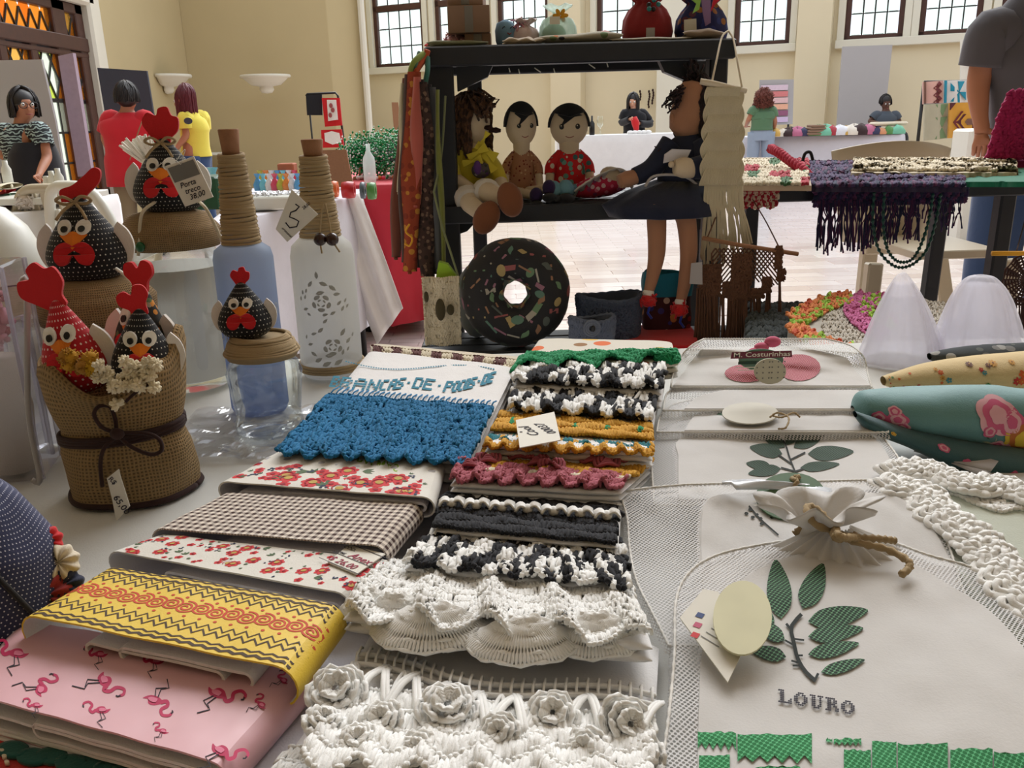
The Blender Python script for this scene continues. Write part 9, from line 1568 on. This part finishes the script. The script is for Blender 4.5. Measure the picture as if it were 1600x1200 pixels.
mb = MB(); S = mkS(lambda u, v: np.stack([D(1270, 300, 2.0)[0]+(D(1508, 300, 2.0)[0]-D(1270, 300, 2.0)[0])*np.asarray(u), np.full(np.shape(u), 1.995), D(1390, 318, 2.0)[2]+(D(1390, 272, 2.0)[2]-D(1390, 318, 2.0)[2])*np.asarray(v)], -1)); crochet(mb, S, (0, 1), (0, 1), 44, 5, .003, .35, .06, .004, pick=lambda i, j: (i*5+j) % 3, seed=5, back=0); mb.build('overhanging_edge', purp, r)
mb = MB(); g = np.random.default_rng(9)
for x0, x1, yb2, n in ((1278, 1298, 388, 14), (1298, 1330, 386, 20), (1330, 1362, 386, 22), (1362, 1405, 374, 34), (1405, 1440, 368, 22), (1440, 1470, 340, 10), (1470, 1502, 358, 12)):
    for k in range(n): xa = g.uniform(x0, x1); xe = xa-4+g.normal(0, 4); P = spl([D(xa, 312, 1.99), D(xa+g.normal(0, 2), 330, 1.985), D((xa+xe)/2+g.normal(0, 3), (315+yb2)/2, 1.985), D(xe, yb2+g.normal(0, 6), 1.985)], 12); mb.strands(P[None], (.0017*(1+.35*np.sin(np.arange(12)*2.5)))[None], 4, int(k % 3))
mb.build('fringe', purp, r, kind='stuff')
r, q = rsheet('crochet_shawl', 'cream crochet shawl spread along the back of the slatted table', [(1330, 1590, 270), (1334, 1588, 260), (1350, 1560, 252), (1400, 1500, 246)], Zr+.034, fabric('cream_knit', (206, 194, 166)), .010, seed=15); stitches(r, q, 1334, 1586, 268, 250, 44, 5, .0028, [Y_['c']], lambda i, j: 0, 16)
r, q = rsheet('folded_cloth', 'emerald green cloth at the right end of the slatted table', [(1490, 1680, 284), (1500, 1680, 272), (1520, 1680, 262)], Zr+.024, fabric('emerald_cloth', (10, 110, 84)), .004, seed=17, cat='cloth')
mb = MB(); P = spl([D(1204, 232, 2.2), D(1216, 238, 2.15), D(1235, 252, 2.1), D(1258, 268, 2.04), D(1274, 286, 2.0)], 60); d = np.stack([np.cos(np.arange(60)*1.1), 0*np.arange(60), np.sin(np.arange(60)*1.1)], 1)*.006; mb.strands(np.array([P+d, P-d]), .007, 6); mb.build('twisted_scarf_', yarn('crimson_yarn', (176, 34, 60))); o = bpy.data.objects['twisted_scarf_']; o.name = 'twisted_scarf'; tag(o, 'crimson twisted crochet scarf running diagonally over the folded crochet', 'scarf')
mb = MB(); mb.strands(spl([D(1254, 252, 2.2), D(1258, 240, 2.2), D(1266, 238, 2.2), D(1270, 250, 2.2)], 14)[None], .004, 6); tag(mb.build('scarf_loop', M['matte_black']), 'small black loop standing up behind the purple scarf', 'loop')
# bead strings
for i, pl in enumerate([[(1366, 300), (1364, 350), (1374, 392), (1398, 416), (1424, 414), (1448, 390), (1462, 345), (1470, 302)], [(1382, 300), (1380, 350), (1386, 388), (1402, 408), (1424, 406), (1440, 380), (1452, 340), (1458, 302)]]):
    mb = MB(); P = spl([D(x, y, 1.97-.008*i) for x, y in pl], 130); mb.strands(P[None], (.0033*(1+.45*np.sin(np.arange(130)*1.6)))[None], 7); tag(mb.build('bead_necklace', solid('dark_green_beads_%d' % i, (14, 74, 64), .3)), ['dark green bead string hanging below the fringe, outer of two', 'dark green bead string hanging below the fringe, inner of two'][i], 'necklace')
# magenta crochet bag
r = thing('crochet_bag', 'magenta chunky crochet bag standing at the right end of the slatted table', 'bag', (D(1590, 250, 2.1)[0], 2.1, zm)); mag = yarn('magenta_yarn', (166, 26, 90))
xa_, xb_ = lambda y: D(np.interp(y, [143, 180, 250], [1576, 1560, 1540]), y, 2.1)[0], D(1700, 200, 2.1)[0]
def mf(u, v): y = 250-107*np.asarray(v); xl_ = np.array([xa_(t_) for t_ in np.ravel(y)]).reshape(np.shape(y)); return np.stack([xl_+(xb_-xl_)*u, 2.1-.02*np.sin(np.pi*np.clip(u, 0, 1)), (zm+.045)+(D(1590, 143, 2.1)[2]-zm-.045)*np.asarray(v)], -1)
S = mkS(mf); U_, V_ = np.meshgrid(np.linspace(0, 1, 20), np.linspace(0, 1, 20), indexing='ij'); mb = MB(); P = mf(U_, V_); Pb = P+A(.01, .022, 0); mb.grid(P); mb.grid(Pb[::-1]); mb.grid(np.stack([P[0], Pb[0]], 0)); mb.grid(np.stack([P[:, -1], Pb[:, -1]], 1)); crochet(mb, S, (0, 1), (0, 1), 16, 11, .0048, .2, .16, .006, seed=21); mb.box((P[..., 0].mean(), 2.11, zm+.028), (.16, .02, .036), .01); mb.build('crochet_wall', mag, r)
